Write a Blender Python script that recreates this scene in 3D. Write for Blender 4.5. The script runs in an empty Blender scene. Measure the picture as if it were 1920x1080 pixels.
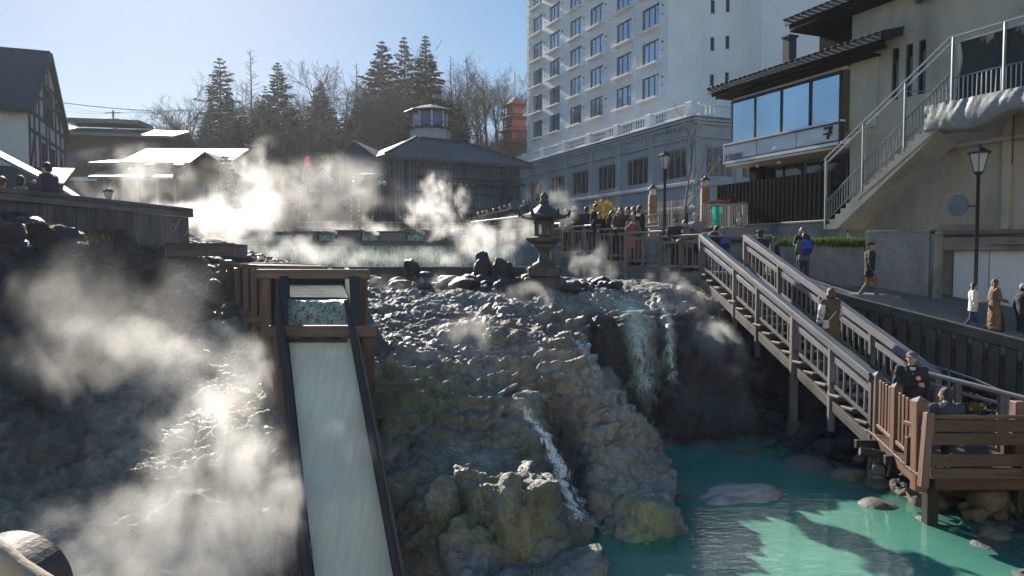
import bpy, bmesh, math, random
import numpy as np
from mathutils import Vector, Matrix, Euler
R = math.radians
random.seed(7); rng = np.random.default_rng(7)
S = bpy.context.scene; COL = S.collection

# ---------------- camera ----------------
F = 1400.0; EYE = Vector((0, 0, 4.4)); PITCH = R(2.45)
cam = bpy.data.cameras.new('camera'); cam_o = bpy.data.objects.new('camera', cam); COL.objects.link(cam_o)
cam_o.location = EYE; cam_o.rotation_euler = (R(90) - PITCH, 0, 0)
cam.sensor_width = 36; cam.lens = 36 * F / 1920; cam.clip_start = .05; cam.clip_end = 5000
S.camera = cam_o
# ---------------- world, sun, exposure ----------------
SUN_AZ, SUN_EL = R(-25), R(26)
W = bpy.data.worlds.new('World'); S.world = W; W.use_nodes = True
wt = W.node_tree; wt.nodes.clear()
wo = wt.nodes.new('ShaderNodeOutputWorld'); wb = wt.nodes.new('ShaderNodeBackground'); ws = wt.nodes.new('ShaderNodeTexSky')
ws.sky_type = 'NISHITA'; ws.sun_disc = False; ws.sun_elevation = SUN_EL; ws.sun_rotation = SUN_AZ
ws.altitude = 1200; ws.air_density = 1.0; ws.dust_density = .6; ws.ozone_density = 2.0
wg_ = wt.nodes.new('ShaderNodeGamma'); wg_.inputs[1].default_value = .48        # the whole sky, evenly compressed as a phone's exposure blending does
wh_ = wt.nodes.new('ShaderNodeHueSaturation'); wh_.inputs['Saturation'].default_value = 2.05
wb.inputs[1].default_value = 0.105
wt.links.new(ws.outputs[0], wg_.inputs[0]); wt.links.new(wg_.outputs[0], wh_.inputs['Color']); wt.links.new(wh_.outputs[0], wb.inputs[0]); wt.links.new(wb.outputs[0], wo.inputs[0])
sl = bpy.data.lights.new('sun', 'SUN'); sl.energy = 4.0; sl.angle = R(.53); sl.color = (1, .93, .82)
so = bpy.data.objects.new('sun', sl); COL.objects.link(so)
SUND = Vector((math.sin(SUN_AZ) * math.cos(SUN_EL), math.cos(SUN_AZ) * math.cos(SUN_EL), math.sin(SUN_EL)))
so.rotation_euler = SUND.to_track_quat('Z', 'Y').to_euler(); so.location = (-20, 40, 30)
S.view_settings.view_transform = 'Standard'; S.view_settings.look = 'None'
S.view_settings.exposure = 1.42; S.view_settings.gamma = 1; S.view_settings.use_curve_mapping = False
S.render.engine = 'CYCLES'
cy = S.cycles
cy.use_denoising = True
try: cy.denoiser = 'OPENIMAGEDENOISE'
except Exception: pass
cy.max_bounces = 6; cy.diffuse_bounces = 3; cy.glossy_bounces = 3; cy.transmission_bounces = 4; cy.transparent_max_bounces = 12
cy.volume_bounces = 1; cy.sample_clamp_indirect = 6; cy.caustics_reflective = False; cy.caustics_refractive = False
cy.volume_step_rate = 1.0; cy.volume_max_steps = 96

def P(u, v, Y):
    """the place at distance Y that the photograph's pixel (u, v) looks at"""
    a = (u - 960) / F; b = (540 - v) / F
    d = Vector((a, math.cos(PITCH) + b * math.sin(PITCH), -math.sin(PITCH) + b * math.cos(PITCH)))
    return EYE + d * (Y / d.y)

# ---------------- object helpers ----------------
WORLD = {}
def wmat(o): return WORLD.get(o.name, Matrix.Identity(4))
def tag(o, label=None, cat=None, group=None, kind=None):
    if label: o['label'] = label
    if cat: o['category'] = cat
    if group: o['group'] = group
    if kind: o['kind'] = kind
    return o
def thing(name, loc, label, cat, group=None, rz=0):
    o = bpy.data.objects.new(name, None); COL.objects.link(o)
    o.empty_display_size = .2
    o.location = loc; o.rotation_euler = (0, 0, rz)
    WORLD[o.name] = Matrix.Translation(Vector(loc)) @ Matrix.Rotation(rz, 4, 'Z')
    return tag(o, label, cat, group)
def put(name, mesh, parent=None, M=None):
    """links mesh as an object at world matrix M under parent"""
    o = bpy.data.objects.new(name, mesh); COL.objects.link(o)
    M = M if M is not None else Matrix.Identity(4)
    WORLD[o.name] = M.copy()
    if parent is not None:
        o.parent = parent; o.matrix_basis = wmat(parent).inverted() @ M
    else: o.matrix_basis = M
    return o
def local(name, mesh, parent, M=None):
    """links mesh at a matrix in its parent's own space"""
    return put(name, mesh, parent, wmat(parent) @ (M if M is not None else Matrix.Identity(4)))
def children(o): return KIDS.get(o.name, [])
def copy_tree(o, M, parent=None, label=None, group=None):
    """copies a thing with its parts and sub-parts; M moves it in the world"""
    c = o.copy(); COL.objects.link(c)
    WORLD[c.name] = M @ wmat(o)
    if parent is not None:
        c.parent = parent; c.matrix_basis = o.matrix_basis.copy()
    else: c.matrix_basis = WORLD[c.name]
    if label: c['label'] = label
    if group: c['group'] = group
    for ch in list(o.children): copy_tree(ch, M, c)
    return c

class MB:
    """collects shapes; build() links them as ONE mesh"""
    def __init__(s): s.v = []; s.f = []; s.m = []
    def add(s, vs, fs, mi=0):
        b = len(s.v); s.v += [tuple(x) for x in vs]; s.f += [tuple(i + b for i in f) for f in fs]; s.m += [mi] * len(fs); return s
    def box(s, c, d, M=None, mi=0, bev=0):
        vs, fs = boxdata(d[0], d[1], d[2], bev)
        T = Matrix.Translation(Vector(c)) if M is None else M @ Matrix.Translation(Vector(c))
        return s.add([T @ Vector(x) for x in vs], fs, mi)
    def beam(s, p0, p1, w, h, mi=0, up=(0, 0, 1), bev=0):
        M, L = beam_matrix(p0, p1, up); return s.box((0, 0, 0), (L, w, h), M, mi, bev)
    def tube(s, pts, rad, n=8, mi=0, caps=True):
        pts = [Vector(p) for p in pts]; k = len(pts)
        if not hasattr(rad, '__len__'): rad = [rad] * k
        vs = []; fs = []; prev = None
        for i, p in enumerate(pts):
            t = (pts[min(i + 1, k - 1)] - pts[max(i - 1, 0)])
            t = t.normalized() if t.length > 1e-9 else Vector((0, 0, 1))
            a = prev - t * prev.dot(t) if prev is not None else None
            if a is None or a.length < 1e-4:
                a = t.cross(Vector((0, 0, 1)) if abs(t.z) < .9 else Vector((1, 0, 0)))
            a.normalize(); prev = a; b = t.cross(a)
            for j in range(n):
                q = 2 * math.pi * j / n; vs.append(p + (a * math.cos(q) + b * math.sin(q)) * rad[i])
        for i in range(k - 1):
            for j in range(n):
                j2 = (j + 1) % n; fs.append((i * n + j, i * n + j2, (i + 1) * n + j2, (i + 1) * n + j))
        if caps: fs.append(tuple(range(n - 1, -1, -1))); fs.append(tuple((k - 1) * n + j for j in range(n)))
        return s.add(vs, fs, mi)
    def lathe(s, prof, n=16, c=(0, 0, 0), mi=0, rot=0, caps=True):
        vs = []; fs = []; k = len(prof); c = Vector(c)
        for r, z in prof:
            for j in range(n):
                q = 2 * math.pi * j / n + rot; vs.append(c + Vector((r * math.cos(q), r * math.sin(q), z)))
        for i in range(k - 1):
            for j in range(n):
                j2 = (j + 1) % n; fs.append((i * n + j, i * n + j2, (i + 1) * n + j2, (i + 1) * n + j))
        if caps: fs.append(tuple(range(n - 1, -1, -1))); fs.append(tuple((k - 1) * n + j for j in range(n)))
        return s.add(vs, fs, mi)
    def prism(s, poly, d, mi=0):
        """closed polygon (3-D points) pushed along vector d"""
        n = len(poly); d = Vector(d); a = [Vector(p) for p in poly]
        nrm = Vector((0, 0, 0))
        for i in range(n): nrm += a[i].cross(a[(i + 1) % n])
        if nrm.dot(d) > 0: a.reverse()
        vs = a + [p + d for p in a]
        fs = [tuple(range(n)), tuple(range(2 * n - 1, n - 1, -1))] + [((i + 1) % n, i, n + i, n + (i + 1) % n) for i in range(n)]
        return s.add(vs, fs, mi)
    def quad(s, a, b, c, d, mi=0): return s.add([a, b, c, d], [(0, 1, 2, 3)], mi)
    def ball(s, c, r, mi=0, seg=10, ring=6, M=None):
        r = r if hasattr(r, '__len__') else (r, r, r); vs = []; fs = []; c = Vector(c)
        for i in range(ring + 1):
            th = math.pi * i / ring
            for j in range(seg):
                q = 2 * math.pi * j / seg
                p = Vector((r[0] * math.sin(th) * math.cos(q), r[1] * math.sin(th) * math.sin(q), r[2] * math.cos(th)))
                vs.append(c + (M @ p if M is not None else p))
        for i in range(ring):
            for j in range(seg):
                j2 = (j + 1) % seg; fs.append((i * seg + j, (i + 1) * seg + j, (i + 1) * seg + j2, i * seg + j2))
        return s.add(vs, fs, mi)
    def mesh(s, name, mats, smooth=False):
        me = bpy.data.meshes.new(name); me.from_pydata(s.v, [], s.f)
        for m in (mats if isinstance(mats, (list, tuple)) else [mats]): me.materials.append(m)
        me.polygons.foreach_set('material_index', s.m)
        if smooth: me.polygons.foreach_set('use_smooth', [True] * len(s.f))
        me.validate(); me.update(); return me
    def build(s, name, mats, parent=None, smooth=False, M=None):
        return put(name, s.mesh(name, mats, smooth), parent, M)
    def build_local(s, name, mats, parent, smooth=False):
        return local(name, s.mesh(name, mats, smooth), parent)

def boxdata(L, w, h, b=0):
    x, y, z = L / 2, w / 2, h / 2
    if b <= 0:
        return ([(-x, -y, -z), (x, -y, -z), (x, y, -z), (-x, y, -z), (-x, -y, z), (x, -y, z), (x, y, z), (-x, y, z)],
                [(0, 3, 2, 1), (4, 5, 6, 7), (0, 1, 5, 4), (1, 2, 6, 5), (2, 3, 7, 6), (3, 0, 4, 7)])
    b = min(b, x * .45, y * .45, z * .45)
    vs = []; idx = {}
    for sx in (-1, 1):
        for sy in (-1, 1):
            for sz in (-1, 1):
                for ax in range(3):
                    c = [sx * (x - b), sy * (y - b), sz * (z - b)]; c[ax] = (sx * x, sy * y, sz * z)[ax]
                    idx[(sx, sy, sz, ax)] = len(vs); vs.append(tuple(c))
    fs = []
    def q(*k):
        f = [idx[i] for i in k]; P4 = [Vector(vs[i]) for i in f]
        n = (P4[1] - P4[0]).cross(P4[2] - P4[0]); c = sum(P4, Vector()) / len(P4)
        fs.append(tuple(f if n.dot(c) > 0 else f[::-1]))
    for s_ in (-1, 1):
        q((s_, -1, -1, 0), (s_, 1, -1, 0), (s_, 1, 1, 0), (s_, -1, 1, 0))
        q((-1, s_, -1, 1), (1, s_, -1, 1), (1, s_, 1, 1), (-1, s_, 1, 1))
        q((-1, -1, s_, 2), (1, -1, s_, 2), (1, 1, s_, 2), (-1, 1, s_, 2))
        for t in (-1, 1):
            q((-1, s_, t, 1), (1, s_, t, 1), (1, s_, t, 2), (-1, s_, t, 2))
            q((s_, -1, t, 0), (s_, 1, t, 0), (s_, 1, t, 2), (s_, -1, t, 2))
            q((s_, t, -1, 0), (s_, t, 1, 0), (s_, t, 1, 1), (s_, t, -1, 1))
            for w_ in (-1, 1): q((s_, t, w_, 0), (s_, t, w_, 1), (s_, t, w_, 2))
    return vs, fs
def beam_matrix(p0, p1, up=(0, 0, 1)):
    p0 = Vector(p0); p1 = Vector(p1); d = p1 - p0; L = d.length; x = d / L
    up = Vector(up); 
    if abs(x.dot(up)) > .98: up = Vector((0, 1, 0))
    y = up.cross(x).normalized(); z = x.cross(y)
    M = Matrix(((x.x, y.x, z.x, 0), (x.y, y.y, z.y, 0), (x.z, y.z, z.z, 0), (0, 0, 0, 1)))
    return Matrix.Translation((p0 + p1) / 2) @ M, L
BOXES = {}
def boxmesh(L, w, h, mat, bev=.006):
    k = (round(L, 2), round(w, 3), round(h, 3), mat.name, round(bev, 4))
    if k not in BOXES:
        me = bpy.data.meshes.new('board'); vs, fs = boxdata(k[0], k[1], k[2], bev); me.from_pydata(vs, [], fs); me.materials.append(mat); me.update(); BOXES[k] = me
    return BOXES[k]
def beam(name, p0, p1, w, h, mat, parent, up=(0, 0, 1), bev=.006):
    """one straight timber, its grain along its length; alike timbers share a mesh"""
    M, L = beam_matrix(p0, p1, up); j = .004 / max(L, .4)      # hand-set timber is never dead straight
    M = M @ Euler((random.gauss(0, .012), random.gauss(0, j), random.gauss(0, j))).to_matrix().to_4x4()
    return put(name, boxmesh(L, w, h, mat, bev), parent, M)

# ---------------- numpy noise ----------------
_perm = np.concatenate([rng.permutation(256)] * 2).astype(np.int32)
_grad = rng.normal(size=(256, 3)); _grad /= np.linalg.norm(_grad, axis=1)[:, None]
def perlin(p):
    i = np.floor(p).astype(np.int64); f = p - i; i &= 255
    u = f * f * f * (f * (f * 6 - 15) + 10); out = 0
    for dx in (0, 1):
        for dy in (0, 1):
            for dz in (0, 1):
                h = _perm[(_perm[(_perm[(i[:, 0] + dx) & 255] + i[:, 1] + dy) & 255] + i[:, 2] + dz) & 255]
                g = _grad[h]; d = (g[:, 0] * (f[:, 0] - dx) + g[:, 1] * (f[:, 1] - dy) + g[:, 2] * (f[:, 2] - dz))
                w = (u[:, 0] if dx else 1 - u[:, 0]) * (u[:, 1] if dy else 1 - u[:, 1]) * (u[:, 2] if dz else 1 - u[:, 2])
                out = out + w * d
    return out
def fbm(p, oct=4, gain=.5, ridge=False):
    a = 1.0; out = np.zeros(len(p)); q = p.copy()
    for k in range(oct):
        n = perlin(q)
        if ridge: n = .5 - np.abs(n) * 1.6
        out += a * n; a *= gain; q = q * 2.03 + 17.3
    return out
def worley(p):
    i = np.floor(p).astype(np.int64); f1 = np.full(len(p), 9.); f2 = np.full(len(p), 9.)
    for dx in (-1, 0, 1):
        for dy in (-1, 0, 1):
            for dz in (-1, 0, 1):
                c = i + np.array([dx, dy, dz])
                h = _perm[(_perm[(_perm[c[:, 0] & 255] + c[:, 1]) & 255] + c[:, 2]) & 255]
                o = c + (_grad[h] * .5 + .5) 
                d = np.sqrt(((p - o) ** 2).sum(1)); n2 = np.minimum(f2, np.maximum(f1, d)); f1 = np.minimum(f1, d); f2 = n2
    return f1, f2

# ---------------- materials ----------------
MATS = {}
def new_mat(name):
    m = bpy.data.materials.new(name); m.use_nodes = True; nt = m.node_tree; nt.nodes.clear()
    out = nt.nodes.new('ShaderNodeOutputMaterial'); return m, nt, out
def N(nt, t, **kw):
    n = nt.nodes.new('ShaderNode' + t)
    for k, v in kw.items():
        if k.startswith('i_'): n.inputs[k[2:].replace('_', ' ')].default_value = v
        else: setattr(n, k, v)
    return n
def rgb(c): return tuple(c) + (1,) if len(c) == 3 else tuple(c)
def ramp(nt, src, stops):
    r = N(nt, 'ValToRGB'); e = r.color_ramp.elements
    while len(e) < len(stops): e.new(.5)
    for k, (p, c) in enumerate(stops): e[k].position = p; e[k].color = rgb(c) if hasattr(c, '__len__') else (c, c, c, 1)
    nt.links.new(src, r.inputs[0]); return r.outputs[0]
def math_(nt, op, a, b=None, c=None, clamp=False):
    n = N(nt, 'Math', operation=op); n.use_clamp = clamp
    for k, x in enumerate((a, b, c)):
        if x is None: continue
        if hasattr(x, 'is_linked') or hasattr(x, 'links'): nt.links.new(x, n.inputs[k])
        else: n.inputs[k].default_value = x
    return n.outputs[0]
def mixc(nt, fac, a, b, blend='MIX'):
    n = N(nt, 'MixRGB', blend_type=blend)
    for k, x in enumerate((fac, a, b)):
        if hasattr(x, 'links'): nt.links.new(x, n.inputs[k])
        else: n.inputs[k].default_value = x if k == 0 else rgb(x)
    return n.outputs[0]
def coords(nt, space='Object', scale=(1, 1, 1), rnd=True):
    if space == 'World':
        g = N(nt, 'NewGeometry'); src = g.outputs['Position']
    else:
        g = N(nt, 'TexCoord'); src = g.outputs[space]
    mp = N(nt, 'Mapping'); mp.inputs['Scale'].default_value = scale; nt.links.new(src, mp.inputs[0])
    if rnd and space == 'Object':
        oi = N(nt, 'ObjectInfo'); va = N(nt, 'VectorMath', operation='SCALE'); va.inputs[0].default_value = (31, 17, 23)
        nt.links.new(oi.outputs['Random'], va.inputs['Scale']); nt.links.new(va.outputs[0], mp.inputs['Location'])
    return mp.outputs[0]
def noise(nt, vec, scale, detail=4, rough=.55, dist=0):
    n = N(nt, 'TexNoise'); n.inputs['Scale'].default_value = scale; n.inputs['Detail'].default_value = detail
    n.inputs['Roughness'].default_value = rough; n.inputs['Distortion'].default_value = dist
    nt.links.new(vec, n.inputs['Vector']); return n.outputs['Fac']
def pmat(name, c1, c2=None, scale=3, stretch=(1, 1, 1), space='Object', rough=(.6, .8), bump=.3, bscale=None, dirt=None, dscale=.6, metal=0, var=.12, spec=.5, bdist=.02):
    """two tones broken by noise, dirt on top, roughness and bump from finer noise"""
    if name in MATS: return MATS[name]
    m, nt, out = new_mat(name); b = N(nt, 'BsdfPrincipled'); nt.links.new(b.outputs[0], out.inputs[0])
    c2 = c2 or tuple(x * .72 for x in c1)
    vec = coords(nt, space, stretch); n1 = noise(nt, vec, scale, 5, .6)
    col = mixc(nt, ramp(nt, n1, [(.3, 0.), (.7, 1.)]), c1, c2)
    if dirt:
        v2 = coords(nt, 'World', (1, 1, .5)); n2 = noise(nt, v2, dscale, 6, .65)
        col = mixc(nt, ramp(nt, n2, [(.45, 0.), (.72, .85)]), col, dirt)
    if var:
        oi = N(nt, 'ObjectInfo'); hv = N(nt, 'HueSaturation'); nt.links.new(col, hv.inputs['Color'])
        nt.links.new(math_(nt, 'MULTIPLY_ADD', oi.outputs['Random'], 2 * var, 1 - var), hv.inputs['Value']); col = hv.outputs[0]
    nt.links.new(col, b.inputs['Base Color'])
    n3 = noise(nt, vec, bscale or scale * 5, 5, .6)
    nt.links.new(math_(nt, 'MULTIPLY_ADD', n3, rough[1] - rough[0], rough[0]), b.inputs['Roughness'])
    if bump:
        bp = N(nt, 'Bump'); bp.inputs['Strength'].default_value = bump; bp.inputs['Distance'].default_value = bdist
        nt.links.new(n3, bp.inputs['Height']); nt.links.new(bp.outputs[0], b.inputs['Normal'])
    b.inputs['Metallic'].default_value = metal; b.inputs['Specular IOR Level'].default_value = spec
    MATS[name] = m; return m
def wood(name, c1, c2, rough=(.45, .75), dirt=None, var=.2, spec=.4):
    return pmat(name, c1, c2, scale=2.2, stretch=(.7, 9, 9), rough=rough, bump=.5, bscale=7, dirt=dirt, dscale=1.3, var=var, bdist=.008, spec=spec)
def glass(name, tint, rough=.04, metal=0, spec=.8):
    if name in MATS: return MATS[name]
    m, nt, out = new_mat(name); b = N(nt, 'BsdfPrincipled'); nt.links.new(b.outputs[0], out.inputs[0])
    vec = coords(nt, 'World'); n = noise(nt, vec, .25, 3)
    nt.links.new(mixc(nt, ramp(nt, n, [(.3, 0.), (.7, 1.)]), tint, tuple(x * .6 for x in tint)), b.inputs['Base Color'])
    b.inputs['Roughness'].default_value = rough; b.inputs['Metallic'].default_value = metal; b.inputs['Specular IOR Level'].default_value = spec
    MATS[name] = m; return m
def leafmat(name, c1, c2, trans=.3):
    if name in MATS: return MATS[name]
    m, nt, out = new_mat(name); d = N(nt, 'BsdfPrincipled'); t = N(nt, 'BsdfTranslucent'); mx = N(nt, 'MixShader')
    vec = coords(nt, 'Object'); n = noise(nt, vec, .9, 4); col = mixc(nt, ramp(nt, n, [(.3, 0.), (.7, 1.)]), c1, c2)
    nt.links.new(col, d.inputs['Base Color']); nt.links.new(col, t.inputs[0]); d.inputs['Roughness'].default_value = .85; d.inputs['Specular IOR Level'].default_value = .15
    mx.inputs[0].default_value = trans; nt.links.new(d.outputs[0], mx.inputs[1]); nt.links.new(t.outputs[0], mx.inputs[2]); nt.links.new(mx.outputs[0], out.inputs[0])
    MATS[name] = m; return m

M_wood_grey = wood('weathered_grey_wood', (.22, .195, .175), (.10, .09, .085), dirt=(.07, .06, .055), var=.3)
M_wood_dark = wood('wet_dark_wood', (.055, .048, .045), (.022, .02, .02), rough=(.5, .8), spec=.3)
M_wood_red = wood('red_brown_wood', (.20, .095, .055), (.085, .042, .025), dirt=(.13, .10, .085), var=.3)
M_wood_brown = wood('brown_wood', (.125, .068, .04), (.05, .028, .018), dirt=(.09, .065, .05), var=.3)
M_rail = wood('sealed_grey_rail', (.26, .25, .25), (.14, .135, .14), rough=(.3, .5))
M_concrete = pmat('concrete', (.32, .30, .27), (.22, .21, .19), scale=1.5, bscale=30, bump=.35, dirt=(.09, .085, .08), dscale=.8, space='World', var=0, bdist=.01)
M_concrete_dark = pmat('dark_concrete', (.085, .088, .082), (.05, .053, .05), scale=2, bscale=25, bump=.4, space='Object')
M_steel = pmat('grey_painted_steel', (.20, .22, .235), (.15, .165, .18), scale=4, rough=(.35, .5), bump=.05, metal=.3)
M_steel_white = pmat('white_painted_steel', (.7, .7, .68), (.6, .6, .58), scale=4, rough=(.3, .5), bump=.05)
M_black = pmat('black_painted_metal', (.022, .023, .025), (.014, .015, .016), scale=4, rough=(.3, .5), bump=.08)
M_stone = pmat('grey_boulder_stone', (.12, .115, .11), (.05, .05, .052), scale=1.8, bscale=14, bump=.9, rough=(.35, .75), dirt=(.14, .12, .07), dscale=1.2, bdist=.03)
M_lava = pmat('dark_wet_stone', (.055, .053, .055), (.028, .027, .03), scale=2.5, bscale=16, bump=1, rough=(.25, .6), bdist=.03)
M_pebble = pmat('warm_shore_stone', (.27, .22, .15), (.10, .085, .06), scale=2.5, bscale=14, bump=.9, rough=(.4, .75), bdist=.03)  # warm tan tone of the nearer shore stones
# ======================= TERRAIN =======================
WATER = .5
_cp = []
def C(u, v, Y): p = P(u, v, Y); _cp.append((p.x, p.y, p.z))
def D(*t): _cp.extend(t)
# terrace top of the rock, back to front
for t in [(700, 556, 16.5), (800, 556, 17), (900, 553, 17.2), (1000, 548, 17.8), (1090, 540, 18.6), (700, 520, 19), (900, 520, 19.6), (1060, 525, 20), (720, 600, 14.6), (800, 640, 13.4), (900, 600, 15.2),
          (1000, 606, 15), (1060, 640, 14.4), (900, 660, 13.2), (1000, 660, 13.5), (725, 680, 12.2), (800, 700, 12.1), (860, 722, 12), (950, 745, 12), (1030, 700, 12.9), (1085, 690, 13.5),
          (1130, 600, 16.2), (1100, 570, 17.2), (1180, 560, 17.6), (1150, 580, 17), (1200, 572, 17.2), (1280, 590, 17.2), (1200, 540, 18.6), (1290, 545, 18.6)]: C(*t)
# waterfall cliff and dark cliff under the bridge
for t in [(1150, 640, 15.9), (1210, 640, 16.3), (1280, 650, 16.3), (1190, 740, 15.9), (1260, 740, 15.9), (1350, 640, 17.6), (1350, 760, 16.5), (1440, 600, 18.4), (1450, 740, 17.2), (1360, 560, 19.3), (1450, 540, 20)]: C(*t)
D((2.5, 15.2, .1), (3.4, 15.5, .1), (4.6, 15.5, .1), (5.4, 15.3, .2), (3.2, 14, -.3), (4.5, 13, -.6), (3.2, 11.5, -.5), (4.6, 10, -.6), (3.2, 8.6, -.5), (5.6, 12.5, -.1), (5.8, 10.2, -.2), (6, 8.5, -.3), (2.7, 12.6, -.3), (2.6, 13.8, -.2), (2.9, 9.6, -.3))
# ridge running down to the toe, gully, front buttress
for t in [(1130, 760, 12.9), (1150, 830, 12.3), (1190, 905, 11.4), (1225, 970, 10.5), (1245, 1035, 9.75), (1170, 960, 10.6), (1100, 800, 12.2), (1090, 860, 11.7), (1130, 930, 10.9),
          (1180, 800, 13.4), (1215, 890, 12.3), (1262, 985, 10.9)]: C(*t)
for t in [(970, 770, 12.25), (1010, 830, 12.0), (1045, 900, 11.6), (1075, 960, 11.2), (1110, 1000, 10.8), (1110, 1050, 10), (1040, 960, 11.2)]: C(*t)
for t in [(740, 745, 11.5), (800, 790, 11.2), (880, 790, 11.3), (930, 800, 11.3), (740, 830, 10.7), (820, 850, 10.6), (900, 850, 10.6), (740, 885, 10.1), (850, 882, 9.8), (960, 890, 9.85), (1000, 900, 9.95), (740, 865, 10.5), (900, 870, 10.3),
          (760, 960, 9.6), (880, 960, 9.5), (980, 970, 9.55), (1040, 1010, 9.5), (800, 1060, 9.25), (950, 1070, 9.2), (1060, 1075, 9.25), (1105, 1078, 9.1)]: C(*t)
D((-1, 8.5, .5), (0, 8.5, .6), (.55, 8.9, .85), (.85, 9.05, .75), (1.0, 8.5, .35), (1.6, 9.3, -.15), (1.7, 8, -.3))
# below and beside the chute
D((-2.6, 11.5, 2.2), (-2.2, 10.4, 1.4), (-1.9, 9.5, .7), (-2.4, 9.0, .4), (-2.9, 12.8, 2.75), (-3.6, 13.5, 2.75), (-1.8, 8.4, .1), (-2.9, 10.5, 1.55))
# left mound
for t in [(440, 628, 14.6), (300, 645, 14), (470, 660, 13.4), (400, 700, 12.7), (250, 705, 12.5), (330, 740, 11.9), (440, 760, 11.4), (120, 735, 11.2), (200, 735, 11.2), (60, 780, 10.6), (160, 800, 10.3), (300, 790, 10.9), (260, 850, 9.9),
          (400, 850, 10.0), (480, 830, 10.4), (60, 880, 9.5), (180, 930, 9.1), (320, 930, 9.1), (450, 930, 9.2), (250, 1050, 8.2), (450, 1060, 8.4), (60, 1000, 8.4), (500, 700, 12.8)]: C(*t)
# boulder bank below the parapet
for t in [(430, 520, 17.8), (420, 610, 15.6), (330, 500, 17.2), (300, 470, 17.6), (340, 600, 15.4), (230, 470, 15.8), (200, 440, 15.6), (200, 520, 14.6), (180, 600, 13.5), (90, 440, 13.2), (60, 520, 12.5), (40, 610, 11.6),
          (0, 440, 11.8), (-60, 520, 11), (250, 600, 14.2), (120, 640, 12.4), (20, 700, 10.9), (-60, 700, 10.3), (-60, 900, 8.8), (420, 560, 16.8), (300, 555, 16)]: C(*t)
D((-9.5, 16, 4.75), (-9.4, 19, 4.7), (-7.5, 20.5, 4.4), (-9.5, 12, 4.8), (-9.5, 9, 4.4), (-8.4, 8, 3.4), (-5, 19.2, 3.6), (-3, 18.6, 3.5), (-3, 21, 3.5), (0, 21, 3.5), (-6, 21, 3.9), (3.5, 21.5, 3.6))
# bank under the stairs and the lower deck, slope up to the path
D((5.6, 17.5, 1.2), (5.9, 15.6, .75), (5.9, 14.2, .6), (6.2, 13.4, .6), (6.5, 12.2, .55), (6.8, 11, .5), (7.1, 10, .5), (7.4, 8.5, .45), (6.5, 16, 1.3), (7.3, 14.6, 1.15), (7.9, 13, 1.0), (8.4, 11, .9), (8.6, 9, .9),
  (7.0, 18.5, 2.6), (7.6, 17, 2.3), (8.4, 15.6, 1.4), (9.3, 14, 1.1), (10.5, 12, .9), (8.2, 20.5, 2.5), (9.2, 18.4, 1.7), (10.3, 16.6, 1.1), (11.2, 14.8, 1.1), (12, 13, .9), (12, 16, 1.0), (11.5, 9, .8), (5.8, 20, 3.2), (7, 21.5, 3.5), (4.4, 20.5, 3.5),
  (10.6, 19, 2.0), (9.6, 21.5, 3.1), (12, 20, 2.2), (12, 22, 2.5))
CP = np.array(_cp)
_d = np.linalg.norm(CP[:, None, :2] - CP[None, :, :2], axis=2)
_A = np.zeros((len(CP) + 3,) * 2); n_ = len(CP)
_A[:n_, :n_] = _d + np.eye(n_) * -.03; _A[:n_, n_] = 1; _A[:n_, n_ + 1:] = CP[:, :2]; _A[n_:, :n_] = _A[:n_, n_:].T
_w = np.linalg.solve(_A, np.concatenate([CP[:, 2], [0, 0, 0]]))
def hz(X, Y):
    X = np.asarray(X, float).ravel(); Y = np.asarray(Y, float).ravel(); out = np.zeros(len(X))
    for a in range(0, len(X), 20000):
        x = X[a:a + 20000]; y = Y[a:a + 20000]
        d = np.sqrt((x[:, None] - CP[None, :, 0]) ** 2 + (y[:, None] - CP[None, :, 1]) ** 2)
        out[a:a + 20000] = d @ _w[:n_] + _w[n_] + _w[n_ + 1] * x + _w[n_ + 2] * y
    return out
def h1(x, y): return float(hz([x], [y])[0])

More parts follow.
